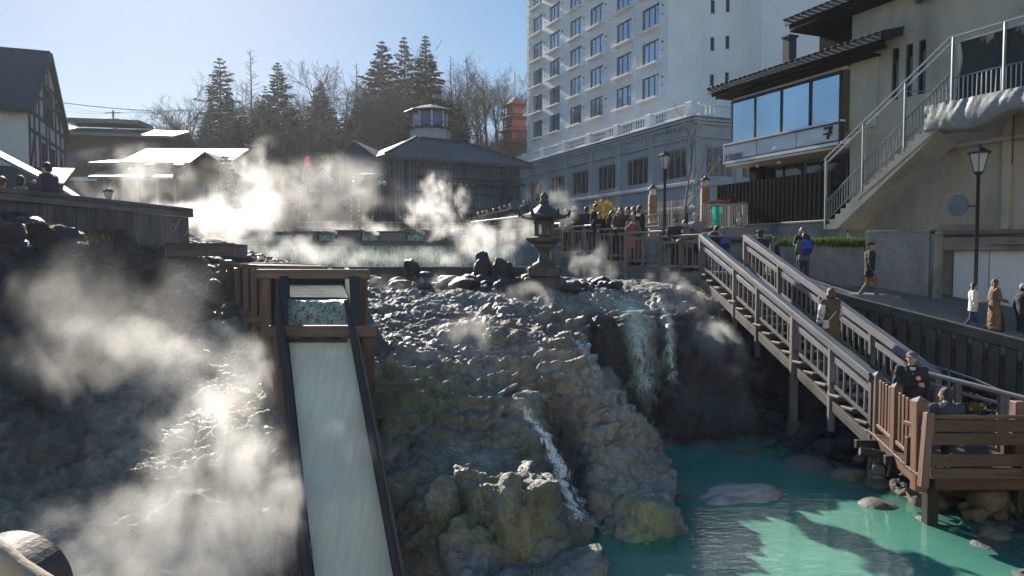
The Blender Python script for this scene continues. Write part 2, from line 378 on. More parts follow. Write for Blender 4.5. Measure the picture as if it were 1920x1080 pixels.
def sculpt_rock():
    xs = np.arange(-9.6, 12.2, .09); ys = np.arange(7.4, 22.0, .09)
    X, Y = np.meshgrid(xs, ys); Z = hz(X, Y).reshape(X.shape)
    # stepped crust: sheets of sinter with small scarps
    p = np.stack([X.ravel(), Y.ravel(), Z.ravel() * .3], 1)
    st = fbm(p * .7, 3).reshape(X.shape)
    Zs = np.round((Z + st * .25) / .22) * .22 - st * .25
    m = np.clip((Z - 1.0) / .6, 0, 1) * np.clip((7 - X) / 1.5, 0, 1) * np.clip((18 - Y) / 2, 0, 1)
    Z = Z * (1 - .2 * m) + Zs * .2 * m
    ny, nx = X.shape; n = nx * ny
    vs = np.concatenate([np.stack([X.ravel(), Y.ravel(), Z.ravel()], 1), np.stack([X.ravel(), Y.ravel(), np.full(n, -1.6)], 1)])
    i = (np.arange(ny - 1)[:, None] * nx + np.arange(nx - 1)[None, :]).ravel()
    top = np.stack([i, i + 1, i + nx + 1, i + nx], 1); bot = top[:, ::-1] + n
    rim = [j for j in range(nx - 1)] + [r * nx + nx - 1 for r in range(ny - 1)] + [(ny - 1) * nx + j for j in range(nx - 1, 0, -1)] + [r * nx for r in range(ny - 1, 0, -1)]
    rim = np.array(rim); r2 = np.roll(rim, -1); side = np.stack([rim, rim + n, r2 + n, r2], 1)
    fs = np.concatenate([top, bot, side])
    me = bpy.data.meshes.new('tmp'); me.from_pydata(vs.tolist(), [], fs.tolist()); me.update()
    o = bpy.data.objects.new('tmp', me); COL.objects.link(o)
    r = o.modifiers.new('r', 'REMESH'); r.mode = 'VOXEL'; r.voxel_size = .039; r.adaptivity = 0
    dg = bpy.context.evaluated_depsgraph_get(); m2 = bpy.data.meshes.new_from_object(o.evaluated_get(dg))
    bpy.data.objects.remove(o); bpy.data.meshes.remove(me)
    nv = len(m2.vertices); v = np.empty(nv * 3); m2.vertices.foreach_get('co', v); v = v.reshape(-1, 3)
    nf = len(m2.polygons); ls = np.empty(nf, int); lt = np.empty(nf, int); m2.polygons.foreach_get('loop_start', ls); m2.polygons.foreach_get('loop_total', lt)
    lv = np.empty(len(m2.loops), int); m2.loops.foreach_get('vertex_index', lv)
    q = lv.reshape(-1, 4) if (lt == 4).all() else None
    nrm = np.empty(nv * 3); m2.vertices.foreach_get('normal', nrm); nrm = nrm.reshape(-1, 3)
    inside = (v[:, 2] > -1.2) & (v[:, 0] > -9.55) & (v[:, 0] < 12.05) & (v[:, 1] > 7.45) & (v[:, 1] < 21.9)
    keep = inside[q].all(1); q = q[keep]; used = np.unique(q); mp = np.full(nv, -1); mp[used] = np.arange(len(used)); q = mp[q]; v = v[used]; nrm = nrm[used]
    # smooth a little, then carve
    x, y, z = v.T
    slope = np.clip(1 - nrm[:, 2], 0, 1)
    cliff = np.clip((slope - .12) / .3, 0, 1)
    warp = np.stack([fbm(v * .8 + 5, 2), fbm(v * .8 + 50, 2), fbm(v * .8 + 90, 2)], 1)
    vw = v + warp * .35
    f1, f2 = worley(vw * np.array([1.05, 1.05, .62])); crack = np.clip((f2 - f1) / .12, 0, 1)
    g1, g2 = worley(vw * np.array([3.4, 3.4, 1.8]) + 7 + warp * .8); crack2 = np.clip((g2 - g1) / .2, 0, 1)
    k1, k2 = worley(v * 9.5 + warp * .6 + 3)
    drape = fbm(np.stack([x * 2.2, y * 2.2, z * .45], 1), 4, ridge=True)
    big = fbm(v * .9, 4); mid = fbm(v * 3.1 + 9, 4, .55); fine = fbm(v * 9 + 31, 3, .6)
    knob = np.clip(.55 - k1, 0, 1)
    d = .24 * big + .09 * mid + .045 * fine
    lobe = np.clip(1 - f1, 0, 1)
    rdg = fbm(vw * np.array([2.3, 2.3, 1.5]) + 13, 5, .62, ridge=True)
    d += cliff * (.22 * (crack - 1) + .08 * (crack2 - 1) + .12 * drape + .34 * lobe + .20 * rdg)
    crust = (1 - cliff)
    d += crust * (.03 * knob + .03 * (crack2 - 1) + .05 * (crack - 1) + .06 * fbm(v * 5.5 + 70, 3, .55, ridge=True))
    under = np.clip((z - (WATER - .35)) / .4, .25, 1)
    d *= under
    d = np.where(y > 18.5, d * .6, d)
    v = v + nrm * d[:, None]
    me = bpy.data.meshes.new('rock_ground')
    me.vertices.add(len(v)); me.vertices.foreach_set('co', v.ravel()); me.loops.add(q.size); me.loops.foreach_set('vertex_index', q.ravel())
    me.polygons.add(len(q)); me.polygons.foreach_set('loop_start', np.arange(0, q.size, 4)); me.polygons.foreach_set('loop_total', np.full(len(q), 4))
    me.polygons.foreach_set('use_smooth', np.ones(len(q), bool)); me.update(calc_edges=True)
    # mineral stains that belong to the stone: algae on the wet cliff, ochre sulphur, pale sinter; and a near-black tone laid over zones by position
    x, y, z = v.T
    def blob(cx, cy_, cz, r): return np.exp(-(((x - cx) / r[0]) ** 2 + ((y - cy_) / r[1]) ** 2 + ((z - cz) / r[2]) ** 2))
    nz = fbm(v * 1.6 + 40, 4); nz2 = fbm(v * 3.0 + 80, 4)
    algae = np.clip(blob(-1.2, 11.0, 2.2, (1.2, 1.6, 1.0)) * 1.1 + blob(-.7, 9.6, .9, (1.2, 1, .7)) * .9 + blob(.6, 10.6, 1.2, (.6, 1.4, 1.0)) * .8 + blob(2.1, 9.9, .6, (.5, .7, .45)) * .9 + blob(-6.6, 9, 1.2, (1.6, 1.5, 1)) * .6 + nz * 1.1 - .05, 0, 1)
    sul = np.clip(blob(.15, 9.5, .8, (.35, .5, .5)) * 1.5 + blob(1.7, 10.9, 1.0, (.45, 1.3, .7)) * .9 + blob(1.9, 10.2, .7, (.5, .6, .5)) + blob(.9, 12.9, 2.3, (.8, .8, .5)) * .3 + nz2 * .9 - .28, 0, 1)
    pale = np.clip(blob(.6, 13.2, 2.5, (2.2, 2.3, 1)) * .8 + blob(1.5, 12.2, 1.6, (.7, 1.9, 1.3)) * 1.1 + blob(-5, 12.5, 2.4, (2.5, 3, 1)) * .45 + blob(-.3, 9.6, 1.0, (1.0, .8, .7)) * .7 + blob(2.9, 17, 3.3, (1.2, 1.0, .5)) * 1.0 + nz * .8 + .02, 0, 1)
    dark_zone = np.clip(1.4 * np.clip((y - 14.2 + .3 * nz) / .8, 0, 1) * np.clip((x - 1.35) / .4, 0, 1) * np.clip((3.25 - z) / .3, 0, 1) + np.clip((x - 5.2) / .6, 0, 1) + np.clip((-5.9 - x - .25 * (y - 12) + nz * .8) / .6, 0, 1) * np.clip((y - 9) / 2, 0, 1)
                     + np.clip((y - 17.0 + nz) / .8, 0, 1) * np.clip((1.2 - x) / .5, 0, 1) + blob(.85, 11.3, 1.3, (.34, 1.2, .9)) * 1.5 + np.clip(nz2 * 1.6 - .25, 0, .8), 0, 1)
    below = np.clip((WATER + .06 - z) / .1, 0, 1); dark_zone *= 1 - .85 * below; pale = np.maximum(pale, below * .9)
    rust = np.clip(blob(-.5, 15, 3, (2.0, 1.6, .7)) * 1.5 + blob(.3, 14.2, 2.9, (1.0, .9, .5)) * .6 + nz2 * .8 - .25, 0, 1)
    mineral = np.clip(blob(2.6, 17.0, 3.2, (.55, 1.2, .5)) * 1.3 + blob(2.75, 16.0, 2.2, (.38, .8, 1.3)) * 1.2 + blob(3.4, 16.4, 2.6, (.22, .9, 1.2)) + blob(1.5, 14.2, 2.3, (.25, .8, .8)) + nz2 * .9 - .35, 0, 1)
    for nm, a in (('algae', algae), ('sulphur', sul), ('pale', pale), ('dark_zone', dark_zone), ('rust', rust), ('mineral', mineral)):
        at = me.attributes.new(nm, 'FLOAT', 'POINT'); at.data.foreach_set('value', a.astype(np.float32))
    return me

def rock_material():
    m, nt, out = new_mat('sinter_rock'); b = N(nt, 'BsdfPrincipled'); nt.links.new(b.outputs[0], out.inputs[0])
    vec = coords(nt, 'World')
    def A(nm): n = N(nt, 'Attribute'); n.attribute_name = nm; return n.outputs['Fac']
    n1 = noise(nt, vec, 2.2, 8, .65); n2 = noise(nt, vec, 14, 6, .65); n3 = noise(nt, vec, 55, 4, .6); n4 = noise(nt, vec, .9, 4)
    col = mixc(nt, ramp(nt, n1, [(.32, 0.), (.66, 1.)]), (.15, .143, .135), (.36, .34, .315))
    def over(col, a, c1, c2, k, n):
        c = mixc(nt, ramp(nt, n, [(.3, 0.), (.7, 1.)]), c1, c2)
        return mixc(nt, math_(nt, 'MULTIPLY', math_(nt, 'MULTIPLY', a, k), ramp(nt, n2, [(.25, .35), (.6, 1.)])), col, c)
    col = over(col, A('pale'), (.56, .50, .41), (.32, .29, .245), 1.0, n2)
    col = over(col, A('rust'), (.24, .165, .14), (.13, .11, .105), .9, n2)
    col = over(col, A('algae'), (.05, .085, .05), (.14, .17, .09), .95, n1)
    col = over(col, A('sulphur'), (.46, .42, .17), (.32, .31, .14), .9, n1)
    bs = mixc(nt, n1, (.03, .029, .031), (.075, .071, .072)); col = mixc(nt, A('dark_zone'), col, bs)
    col = over(col, A('mineral'), (.56, .60, .50), (.28, .36, .31), 1.0, n2)
    vo = N(nt, 'TexVoronoi'); vo.feature = 'DISTANCE_TO_EDGE'; vo.inputs['Scale'].default_value = 9
    wn = N(nt, 'TexNoise'); wn.inputs['Scale'].default_value = 5; nt.links.new(vec, wn.inputs['Vector'])
    va = N(nt, 'VectorMath', operation='ADD'); vs = N(nt, 'VectorMath', operation='SCALE'); vs.inputs['Scale'].default_value = .25
    nt.links.new(wn.outputs['Color'], vs.inputs[0]); nt.links.new(vs.outputs[0], va.inputs[0]); nt.links.new(vec, va.inputs[1]); nt.links.new(va.outputs[0], vo.inputs['Vector'])
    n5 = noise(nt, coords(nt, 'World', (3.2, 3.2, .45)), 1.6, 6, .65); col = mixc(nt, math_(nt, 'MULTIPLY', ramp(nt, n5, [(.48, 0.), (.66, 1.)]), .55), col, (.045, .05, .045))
    crk = ramp(nt, vo.outputs['Distance'], [(0, 0.), (.12, 1.)])
    nt.links.new(col, b.inputs['Base Color'])
    wet = ramp(nt, n4, [(.46, 0.), (.62, 1.)])
    rg = mixc(nt, wet, ramp(nt, n2, [(.3, .62), (.7, .85)]), ramp(nt, n2, [(.3, .34), (.7, .6)]))
    nt.links.new(rg, b.inputs['Roughness'])
    h = math_(nt, 'ADD', math_(nt, 'MULTIPLY', n2, 1.0), math_(nt, 'MULTIPLY', n3, .45)); h = math_(nt, 'ADD', h, math_(nt, 'MULTIPLY', crk, .3))
    bp = N(nt, 'Bump'); bp.inputs['Strength'].default_value = .9; bp.inputs['Distance'].default_value = .055
    nt.links.new(h, bp.inputs['Height']); nt.links.new(bp.outputs[0], b.inputs['Normal'])
    b.inputs['Specular IOR Level'].default_value = .6
    return m
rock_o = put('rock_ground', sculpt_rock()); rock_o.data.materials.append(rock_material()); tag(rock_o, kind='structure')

# ---- wide ground, terrace and wooded hill ----
def sstep(a, b, x): t = np.clip((x - a) / (b - a), 0, 1); return t * t * (3 - 2 * t)
def ground_h(X, Y):
    base = np.full_like(X, 5.0)
    hole = sstep(-9.6, -8.9, X) * (1 - sstep(11.2, 11.9, X)) * (1 - sstep(28.6, 29.6, Y)) * sstep(1.9, 2.7, Y)
    right = sstep(10.6, 11.4, X) * (1 - sstep(20, 26, Y + .9 * (X - 12) * 0))
    low = np.clip(3.6 + (Y - 25) * .26 - .1, -.5, 5.0)
    g = np.where((X > 7) & (Y < 30), low, base)
    g = g * (1 - hole) + np.where(Y > 21.3, 3.25, -1.9) * hole
    g = np.where((Y < 2.7) & (X > -8.8) & (X < 11.4), g * 0 + 2.75 * (1 - hole) - 1.9 * hole, g)
    g = np.where(X < -8.8, np.where(Y < 24, 4.55, g), g)
    hill = sstep(78, 125, Y + np.abs(X) * .10) * (15.5 + 2.2 * np.sin(X * .05 + 1) + 1.2 * np.sin(X * .13))
    hill = hill * (1 - sstep(25, 90, X) * .45)
    far = sstep(-20, -70, X) * 0
    return g + hill + far
gx = np.concatenate([np.arange(-420, -40, 12), np.arange(-40, 40, .8), np.arange(40, 430, 12)]); gy = np.concatenate([np.arange(-120, 4, 8), np.arange(4, 34, .8), np.arange(34, 170, 2.5), np.arange(170, 900, 40)])
GX, GY = np.meshgrid(gx, gy); GZ = ground_h(GX, GY)
pn = np.stack([GX.ravel() * .12, GY.ravel() * .12, np.zeros(GX.size)], 1); GZ = GZ + (fbm(pn, 4) * 2.2).reshape(GX.shape) * sstep(80, 115, GY)
nx, ny = len(gx), len(gy); i = (np.arange(ny - 1)[:, None] * nx + np.arange(nx - 1)[None, :]).ravel()
me = bpy.data.meshes.new('ground'); me.from_pydata(np.stack([GX.ravel(), GY.ravel(), GZ.ravel()], 1).tolist(), [], np.stack([i, i + 1, i + nx + 1, i + nx], 1).tolist())
me.polygons.foreach_set('use_smooth', [True] * len(me.polygons)); me.update()
g_o = put('ground', me); tag(g_o, kind='structure')
me.materials.append(pmat('worn_pale_paving', (.26, .245, .22), (.17, .16, .145), scale=.5, space='World', bscale=6, bump=.6, rough=(.8, .95), dirt=(.12, .11, .09), dscale=.1, var=0, bdist=.1))
me.materials.append(pmat('leaf_litter', (.085, .07, .055), (.05, .042, .035), scale=.5, space='World', bscale=6, bump=.6, rough=(.8, .95), var=0, bdist=.1))
_yc = np.array([p.center.y for p in me.polygons]); me.polygons.foreach_set('material_index', (_yc > 82).astype(np.int32))
def hill_z(x, y): return float(ground_h(np.array([float(x)]), np.array([float(y)]))[0])

# ---- pool water ----
def water_material():
    m, nt, out = new_mat('milky_turquoise_water'); b = N(nt, 'BsdfPrincipled'); tr = N(nt, 'BsdfTransparent'); mx = N(nt, 'MixShader')
    vec = coords(nt, 'World'); n0 = noise(nt, vec, .35, 4, .6)
    col = mixc(nt, ramp(nt, n0, [(.35, 0.), (.7, 1.)]), (.06, .20, .155), (.115, .31, .23)); nt.links.new(col, b.inputs['Base Color'])
    b.inputs['Roughness'].default_value = .06; b.inputs['IOR'].default_value = 1.33
    n1 = noise(nt, coords(nt, 'World', (1.2, 3.0, 1)), 2.6, 4, .55, .6); n2 = noise(nt, vec, 11, 3)
    h = math_(nt, 'ADD', n1, math_(nt, 'MULTIPLY', n2, .16)); bp = N(nt, 'Bump'); bp.inputs['Strength'].default_value = .16; bp.inputs['Distance'].default_value = .05
    nt.links.new(h, bp.inputs['Height']); nt.links.new(bp.outputs[0], b.inputs['Normal'])
    tr.inputs[0].default_value = (.45, .92, .82, 1); at = N(nt, 'Attribute'); at.attribute_name = 'depth'; nt.links.new(ramp(nt, math_(nt, 'ADD', at.outputs['Fac'], math_(nt, 'MULTIPLY', n0, .12)), [(.05, .8), (.3, .35), (.75, .1)]), mx.inputs[0])
    nt.links.new(b.outputs[0], mx.inputs[1]); nt.links.new(tr.outputs[0], mx.inputs[2]); nt.links.new(mx.outputs[0], out.inputs[0]); return m
wx, wy = np.meshgrid(np.linspace(.5, 8.2, 90), np.linspace(7.5, 17.5, 110)); i = (np.arange(109)[:, None] * 90 + np.arange(89)[None, :]).ravel()
me = bpy.data.meshes.new('pool_water'); me.from_pydata(np.stack([wx.ravel(), wy.ravel(), np.full(wx.size, WATER)], 1).tolist(), [], np.stack([i, i + 1, i + 91, i + 90], 1).tolist()); me.materials.append(water_material())
at_ = me.attributes.new('depth', 'FLOAT', 'POINT'); at_.data.foreach_set('value', np.clip(WATER - hz(wx.ravel(), wy.ravel()), 0, 1.2).astype(np.float32))   # how deep the bed lies
tag(put('pool_water', me), kind='structure')

# ---- boulders ----
def rock_mesh(seed, mat, sub=3, flat=.7, rough=.25, name='stone'):
    bm = bmesh.new(); bmesh.ops.create_icosphere(bm, subdivisions=sub, radius=1)
    v = np.array([x.co[:] for x in bm.verts]); o = np.array([seed * 7.1, seed * 3.3, seed * 1.7])
    f1, f2 = worley(v * 1.1 + o); d = 1 + rough * (fbm(v * 1.1 + o, 3) * 1.3 + (f1 - .5) * .9) + .05 * fbm(v * 4 + o, 2)
    v = v * d[:, None] * np.array([1, .82 + .3 * ((seed * .37) % 1), flat])
    for a, c in zip(bm.verts, v): a.co = c
    me = bpy.data.meshes.new(name); bm.to_mesh(me); bm.free(); me.polygons.foreach_set('use_smooth', [True] * len(me.polygons)); me.materials.append(mat); return me
ST_DARK = [rock_mesh(k, M_lava, 3) for k in range(7)]
ST_GREY = [rock_mesh(20 + k, M_stone, 3) for k in range(6)]
ST_WARM = [rock_mesh(40 + k, M_pebble, 3, .75) for k in range(5)]
def stone_M(x, y, z, s, rr=random):
    return Matrix.Translation((x, y, z)) @ Euler((rr.uniform(-.35, .35), rr.uniform(-.35, .35), rr.uniform(0, 6.28))).to_matrix().to_4x4() @ Matrix.Diagonal((s, s * rr.uniform(.8, 1.15), s * rr.uniform(.75, 1.1), 1))
# heaped boulders on the left bank: pieces of the bank
rb = random.Random(3)
bank_v = []; bank_f = []; spots = []
for k in range(5200):
    u = rb.uniform(-40, 440); v = rb.uniform(438, 628)
    if v > 560 + 60 * rb.random() + u * .1: continue
    x0 = rb.uniform(-9.2, -5.2); y0 = rb.uniform(10.5, 19.5)
    z0 = h1(x0, y0)
    # keep to the bank between the parapet foot and the sinter flats
    if x0 > -6.0 - .28 * (15.5 - y0) * (y0 < 15.5) + (.9 if y0 > 17 else 0): continue
    if z0 < 2.95: continue
    r = rb.choice([.11, .13, .15, .17, .2, .24, .3]) 
    if any((x0 - a) ** 2 + (y0 - b) ** 2 < (.62 * (r + c)) ** 2 for a, b, _, c in spots): continue
    spots.append((x0, y0, z0, r))
spots.sort(key=lambda t: -t[3] / (t[1] + 2))
for k, (x, y, z, r) in enumerate(spots[:300]): put('stone', rb.choice(ST_DARK), rock_o, stone_M(x, y, z + r * .35, r * 1.1, rb))
def joined(name, items, mat, kind, parent=None):
    vs = []; fs = []; nv = 0
    for me, M in items:
        n = len(me.vertices); a = np.empty(n * 3); me.vertices.foreach_get('co', a); a = a.reshape(-1, 3); Mn = np.array(M)
        vs.append(a @ Mn[:3, :3].T + Mn[:3, 3]); q = np.empty(len(me.loops), int); me.loops.foreach_get('vertex_index', q); fs.append(q.reshape(-1, 3) + nv); nv += n
    m = bpy.data.meshes.new(name); m.from_pydata(np.concatenate(vs).tolist(), [], np.concatenate(fs).tolist()); m.polygons.foreach_set('use_smooth', [True] * len(m.polygons)); m.materials.append(mat); m.update()
    o = put(name, m, parent); tag(o, kind=kind); return o
LOW_DARK = [rock_mesh(60 + k, M_lava, 2) for k in range(4)]
rest = [(rb.choice(LOW_DARK), stone_M(x, y, z + r * .3, r * 1.1, rb)) for x, y, z, r in spots[300:2200]]
if rest: joined('bank_rubble', rest, M_lava, 'stuff', rock_o)
print('bank stones', len(spots))
# shore stones along the right edge of the pool and under the stairs
shore = []
rs = random.Random(11)
for k in range(900):
    y0 = rs.uniform(8.6, 17.2); xe = np.interp(y0, [8.5, 10.3, 12.4, 13.6, 15.2, 17.2], [7.3, 7.0, 6.45, 6.1, 5.6, 5.3]); x0 = xe + rs.gauss(.25, .45)
    if x0 < xe - .55: continue
    r = rs.choice([.09, .11, .14, .18, .24, .33])
    if any((x0 - a) ** 2 + (y0 - b) ** 2 < (.75 * (r + c)) ** 2 for a, b, _, c in shore): continue
    shore.append((x0, y0, max(h1(x0, y0), WATER - .35 * (xe - x0 + .2)), r))
for x, y, z, r in shore[:130]:
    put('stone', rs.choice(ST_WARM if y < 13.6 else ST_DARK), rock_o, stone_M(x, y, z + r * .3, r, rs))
# rim stones behind the sinter terrace, and the stones under the lantern
rim = []
for k in range(260):
    x0 = rs.uniform(-2.9, 2.6); y0 = 18.9 + rs.gauss(0, .35) - .1 * abs(x0)
    r = rs.choice([.1, .13, .17, .22, .28])
    if any((x0 - a) ** 2 + (y0 - b) ** 2 < (.7 * (r + c)) ** 2 for a, b, _, c in rim): continue
    rim.append((x0, y0, h1(x0, y0), r))
for x, y, z, r in rim[:110]: put('stone', rs.choice(ST_DARK), rock_o, stone_M(x, y, z + r * .4, r * 1.1, rs))
for (u, v, s, lab) in [(772, 500, .24, 'rough dark standing rock on the basin rim nearest the chute'), (905, 500, .27, 'tall pointed dark rock on the basin rim left of the stone lantern'), (940, 505, .32, 'broad low dark rock on the basin rim touching the stone lantern')]:
    p = P(u, v, 19.0); M = Matrix.Translation((p.x, p.y, p.z - s * .2)) @ Matrix.Diagonal((s * .8, s * .8, s * (1.5 if u == 905 else 1.05), 1))
    tag(put('rock', rock_mesh(90 + u, M_lava, 4, 1.0, .35, 'rock'), None, M), lab, 'rock', 'standing rocks on the basin rim')
# the flat rock that breaks the surface of the pool
p = P(1392, 930, 10); k_ = (WATER - EYE.z) / (p.z - EYE.z); px, py = p.x * k_, p.y * k_
me = rock_mesh(77, pmat('pool_rock_stone', (.46, .44, .42), (.22, .21, .20), scale=2, bscale=12, bump=.9, rough=(.25, .6), bdist=.03), 4, .3, .4, 'rock')
tag(put('rock', me, None, Matrix.Translation((px, py, WATER - .04)) @ Matrix.Rotation(.15, 4, 'Z') @ Matrix.Diagonal((.7, .42, .62, 1))), 'flat pale rock breaking the surface of the turquoise pool', 'rock')
sub = [(px - .9, py + 3.2, .5), (px + .3, py + 3.4, .6), (px + 1.0, py + 2.6, .5), (px - 1.0, py - .1, .35), (px + 1.9, py + 1.8, .6), (6.5, 9.9, .35), (6.9, 9.3, .4), (6.1, 10.9, .4), (6.3, 9.0, .4), (5.8, 11.6, .45)]
for x, y, s in sub: put('stone', rs.choice(ST_GREY), rock_o, stone_M(x, y, WATER - .05 - s * .42, s, rs))
# ======================= TIMBER: CHUTE, FLUMES, BRIDGE, STAIRS, DECK =======================
def lerp(a, b, t): return Vector(a) + (Vector(b) - Vector(a)) * t
M_wood_chute = wood('soaked_chute_wood', (.16, .105, .075), (.06, .045, .038), rough=(.35, .6))
def milky(name, c, rough=.12, bump=.2, stretch=(3, .6, 1), alpha=0, scale=2.5):
    m, nt, out = new_mat(name); b = N(nt, 'BsdfPrincipled')
    vec = coords(nt, 'World', stretch); n = noise(nt, vec, scale, 4, .6); n0 = noise(nt, coords(nt, 'World'), .8, 3)
    cc_ = mixc(nt, ramp(nt, n0, [(.3, 0.), (.7, 1.)]), c, tuple(x * .8 for x in c)); nt.links.new(mixc(nt, math_(nt, 'MULTIPLY', ramp(nt, n, [(.42, 0.), (.66, 1.)]), .35), cc_, tuple(x * .6 for x in c)), b.inputs['Base Color'])
    b.inputs['Roughness'].default_value = rough; b.inputs['IOR'].default_value = 1.33
    bp = N(nt, 'Bump'); bp.inputs['Strength'].default_value = bump; bp.inputs['Distance'].default_value = .03; nt.links.new(n, bp.inputs['Height']); nt.links.new(bp.outputs[0], b.inputs['Normal'])
    if alpha:
        tr = N(nt, 'BsdfTransparent'); mx = N(nt, 'MixShader')
        nn = noise(nt, coords(nt, 'World', stretch), 1.6, 6, .68); ed_ = N(nt, 'Attribute'); ed_.attribute_name = 'edge'; nt.links.new(math_(nt, 'MULTIPLY', ramp(nt, math_(nt, 'SUBTRACT', nn, math_(nt, 'MULTIPLY', math_(nt, 'POWER', ed_.outputs['Fac'], 1.5), .3)), [(.30, 1.), (.52, 0.)]), alpha), mx.inputs[0])
        nt.links.new(b.outputs[0], mx.inputs[1]); nt.links.new(tr.outputs[0], mx.inputs[2]); nt.links.new(mx.outputs[0], out.inputs[0])
    else: nt.links.new(b.outputs[0], out.inputs[0])
    return m
M_slide = milky('sliding_milky_water', (.68, .70, .57), .16, .28, (9, .7, .7))
M_flat = milky('flat_hot_water', (.30, .34, .29), .1, .5, (2, 2, 1), scale=6)
def fall_mat():
    m, nt, out = new_mat('falling_green_water'); b = N(nt, 'BsdfPrincipled'); nt.links.new(b.outputs[0], out.inputs[0])
    vec = coords(nt, 'World', (9, 9, 1.6)); n = noise(nt, vec, 1.6, 6, .65, .4); n2 = noise(nt, coords(nt, 'World', (30, 30, 9)), 1.6, 4, .6)
    c = mixc(nt, ramp(nt, n, [(.36, 0.), (.62, 1.)]), (.03, .07, .055), (.42, .50, .36)); nt.links.new(mixc(nt, ramp(nt, n2, [(.5, 0.), (.68, .8)]), c, (.7, .74, .66)), b.inputs['Base Color']); b.inputs['Roughness'].default_value = .22
    bp = N(nt, 'Bump'); bp.inputs['Strength'].default_value = 1; bp.inputs['Distance'].default_value = .05; nt.links.new(math_(nt, 'ADD', n, math_(nt, 'MULTIPLY', n2, .5)), bp.inputs['Height']); nt.links.new(bp.outputs[0], b.inputs['Normal']); return m
M_fall = fall_mat()
M_foam = milky('white_falling_water', (.86, .88, .88), .35, .25, (30, 30, 3), alpha=1.0, scale=3)

# ---- the chute ----
top = [P(541, 634, 11.35), P(656, 634, 11.35)]
bl, br_ = P(590, 1080, 8.7), P(737, 1080, 8.7)
ext = 1.35
TL, TR = top; BL = lerp(TL, bl, ext); BR = lerp(TR, br_, ext)
ch = thing('water_chute', (TL.x, TL.y, 0), 'steep dark wooden chute carrying a smooth sheet of milky water down the rock', 'chute')
nrm = (BL - TL).cross(TR - TL).normalized(); nrm = nrm if nrm.z > 0 else -nrm
ax = (TR - TL).normalized()
g = MB(); K = 30
rows = []
for k in range(K + 1):
    t = k / K; a = lerp(TL, BL, t); c = lerp(TR, BR, t); rows.append([lerp(a, c, j / 8) + nrm * (.012 * math.sin(j * 1.9 + k * .15)) for j in range(9)])
g.v = [tuple(p) for r in rows for p in r]
g.f = [(k * 9 + j, k * 9 + j + 1, (k + 1) * 9 + j + 1, (k + 1) * 9 + j) for k in range(K) for j in range(8)]; g.m = [0] * len(g.f)
g.build('water_sheet', M_slide, ch, smooth=True)
beam('floor_board', lerp(TL, TR, .5) - nrm * .09, lerp(BL, BR, .5) - nrm * .09, (TR - TL).length + .1, .06, M_wood_dark, ch, up=nrm)
for s_, A, B in ((-1, TL, BL), (1, TR, BR)):
    o1 = ax * s_ * .06
    A2 = A + (A - B).normalized() * .55
    beam('side_board', A2 + o1 + nrm * .10, B + o1 + nrm * .10, .085, .40, M_wood_dark, ch, up=nrm, bev=.012)
    beam('outer_batten', A2 + o1 * 2.1 - nrm * .02, B + o1 * 2.1 - nrm * .02, .05, .10, M_wood_chute, ch, up=nrm, bev=.01)
    beam('outer_batten', A + o1 * 2.1 + nrm * .22, B + o1 * 2.1 + nrm * .22, .04, .07, M_wood_chute, ch, up=nrm, bev=.01)
# two standing frames at its head
def frame(name_y, v0, v1, u0, u1, Y, posts, label, vb):
    a = P(u0, (v0 + v1) / 2, Y); c = P(u1, (v0 + v1) / 2, Y); h = (v1 - v0) / F * Y
    beam('cross_beam', a, c, .17, h, M_wood_chute, ch, bev=.015)
    for (pu, w, bot, Yp, m) in posts:
        p = P(pu, v1, Yp); z1 = bot if bot is not None else h1(p.x, p.y) - .1
        beam('post', (p.x, Yp, p.z + .02), (p.x, Yp, z1), w, w, m, ch, bev=.012)
        MB().tube([(p.x, Yp - w / 2 - .002, p.z + .07), (p.x, Yp - w / 2 - .03, p.z + .07)], .016, 8).build('bolt', M_black, ch)
frame('far', 505, 523, 482, 692, 12.25, [(502, .17, None, 12.3, M_wood_chute), (678, .17, None, 12.3, M_wood_chute)], '', 0)
frame('near', 610, 632, 505, 708, 11.25, [(526, .19, None, 11.33, M_wood_chute), (690, .17, None, 11.33, M_wood_chute)], '', 0)
# black inner cheeks between the frames, the lip and its cascade
for (ua, ub, s_) in ((524, 541, -1), (659, 668, 1)):
    a = P(ua, 560, 12.25); c = P(ub, 640, 11.35)
    g = MB(); th = .13 if s_ < 0 else .16
    x0 = P(538 if s_ < 0 else 652, 560, 12.25).x; x1 = P(543 if s_ < 0 else 660, 640, 11.3).x
    ya, yb = 12.35, 11.25; za, zb = 4.2, 3.98
    poly = [(x0, ya, za), (x1, yb, 3.45), (x1, yb, 3.02), (x0, ya, 3.3)]
    g.prism(poly, (s_ * th, 0, 0)); g.build('cheek_board', M_wood_dark, ch)
zl = 3.73; YL = 12.05
xl, xr = P(541, 560, 12.1).x, P(652, 560, 12.1).x; xl2, xr2 = P(543, 612, 11.6).x, P(657, 612, 11.6).x
g = MB(); rr = random.Random(5); nx_, nk = 40, 22; vs = []
for k in range(nk + 1):
    t = k / nk
    for j in range(nx_ + 1):
        s_ = j / nx_; yy = YL - .45 * (t ** .7) ; zz = zl - .02 - .52 * (t ** 1.6)
        xx = (xl + (xr - xl) * s_) * (1 - t) + (xl2 + (xr2 - xl2) * s_) * t
        w = perlin(np.array([[xx * 9, t * 1.6, 3.3]]))[0] * .06 * min(1, t * 3) + perlin(np.array([[xx * 22, t * 4, 8.1]]))[0] * .035 * min(1, t * 3)
        vs.append((xx, yy - abs(w) * 1.3, zz + w * .4))
g.add(vs, [(k * (nx_ + 1) + j, k * (nx_ + 1) + j + 1, (k + 1) * (nx_ + 1) + j + 1, (k + 1) * (nx_ + 1) + j) for k in range(nk) for j in range(nx_)])
g.build('cascade', M_fall, ch, smooth=True)
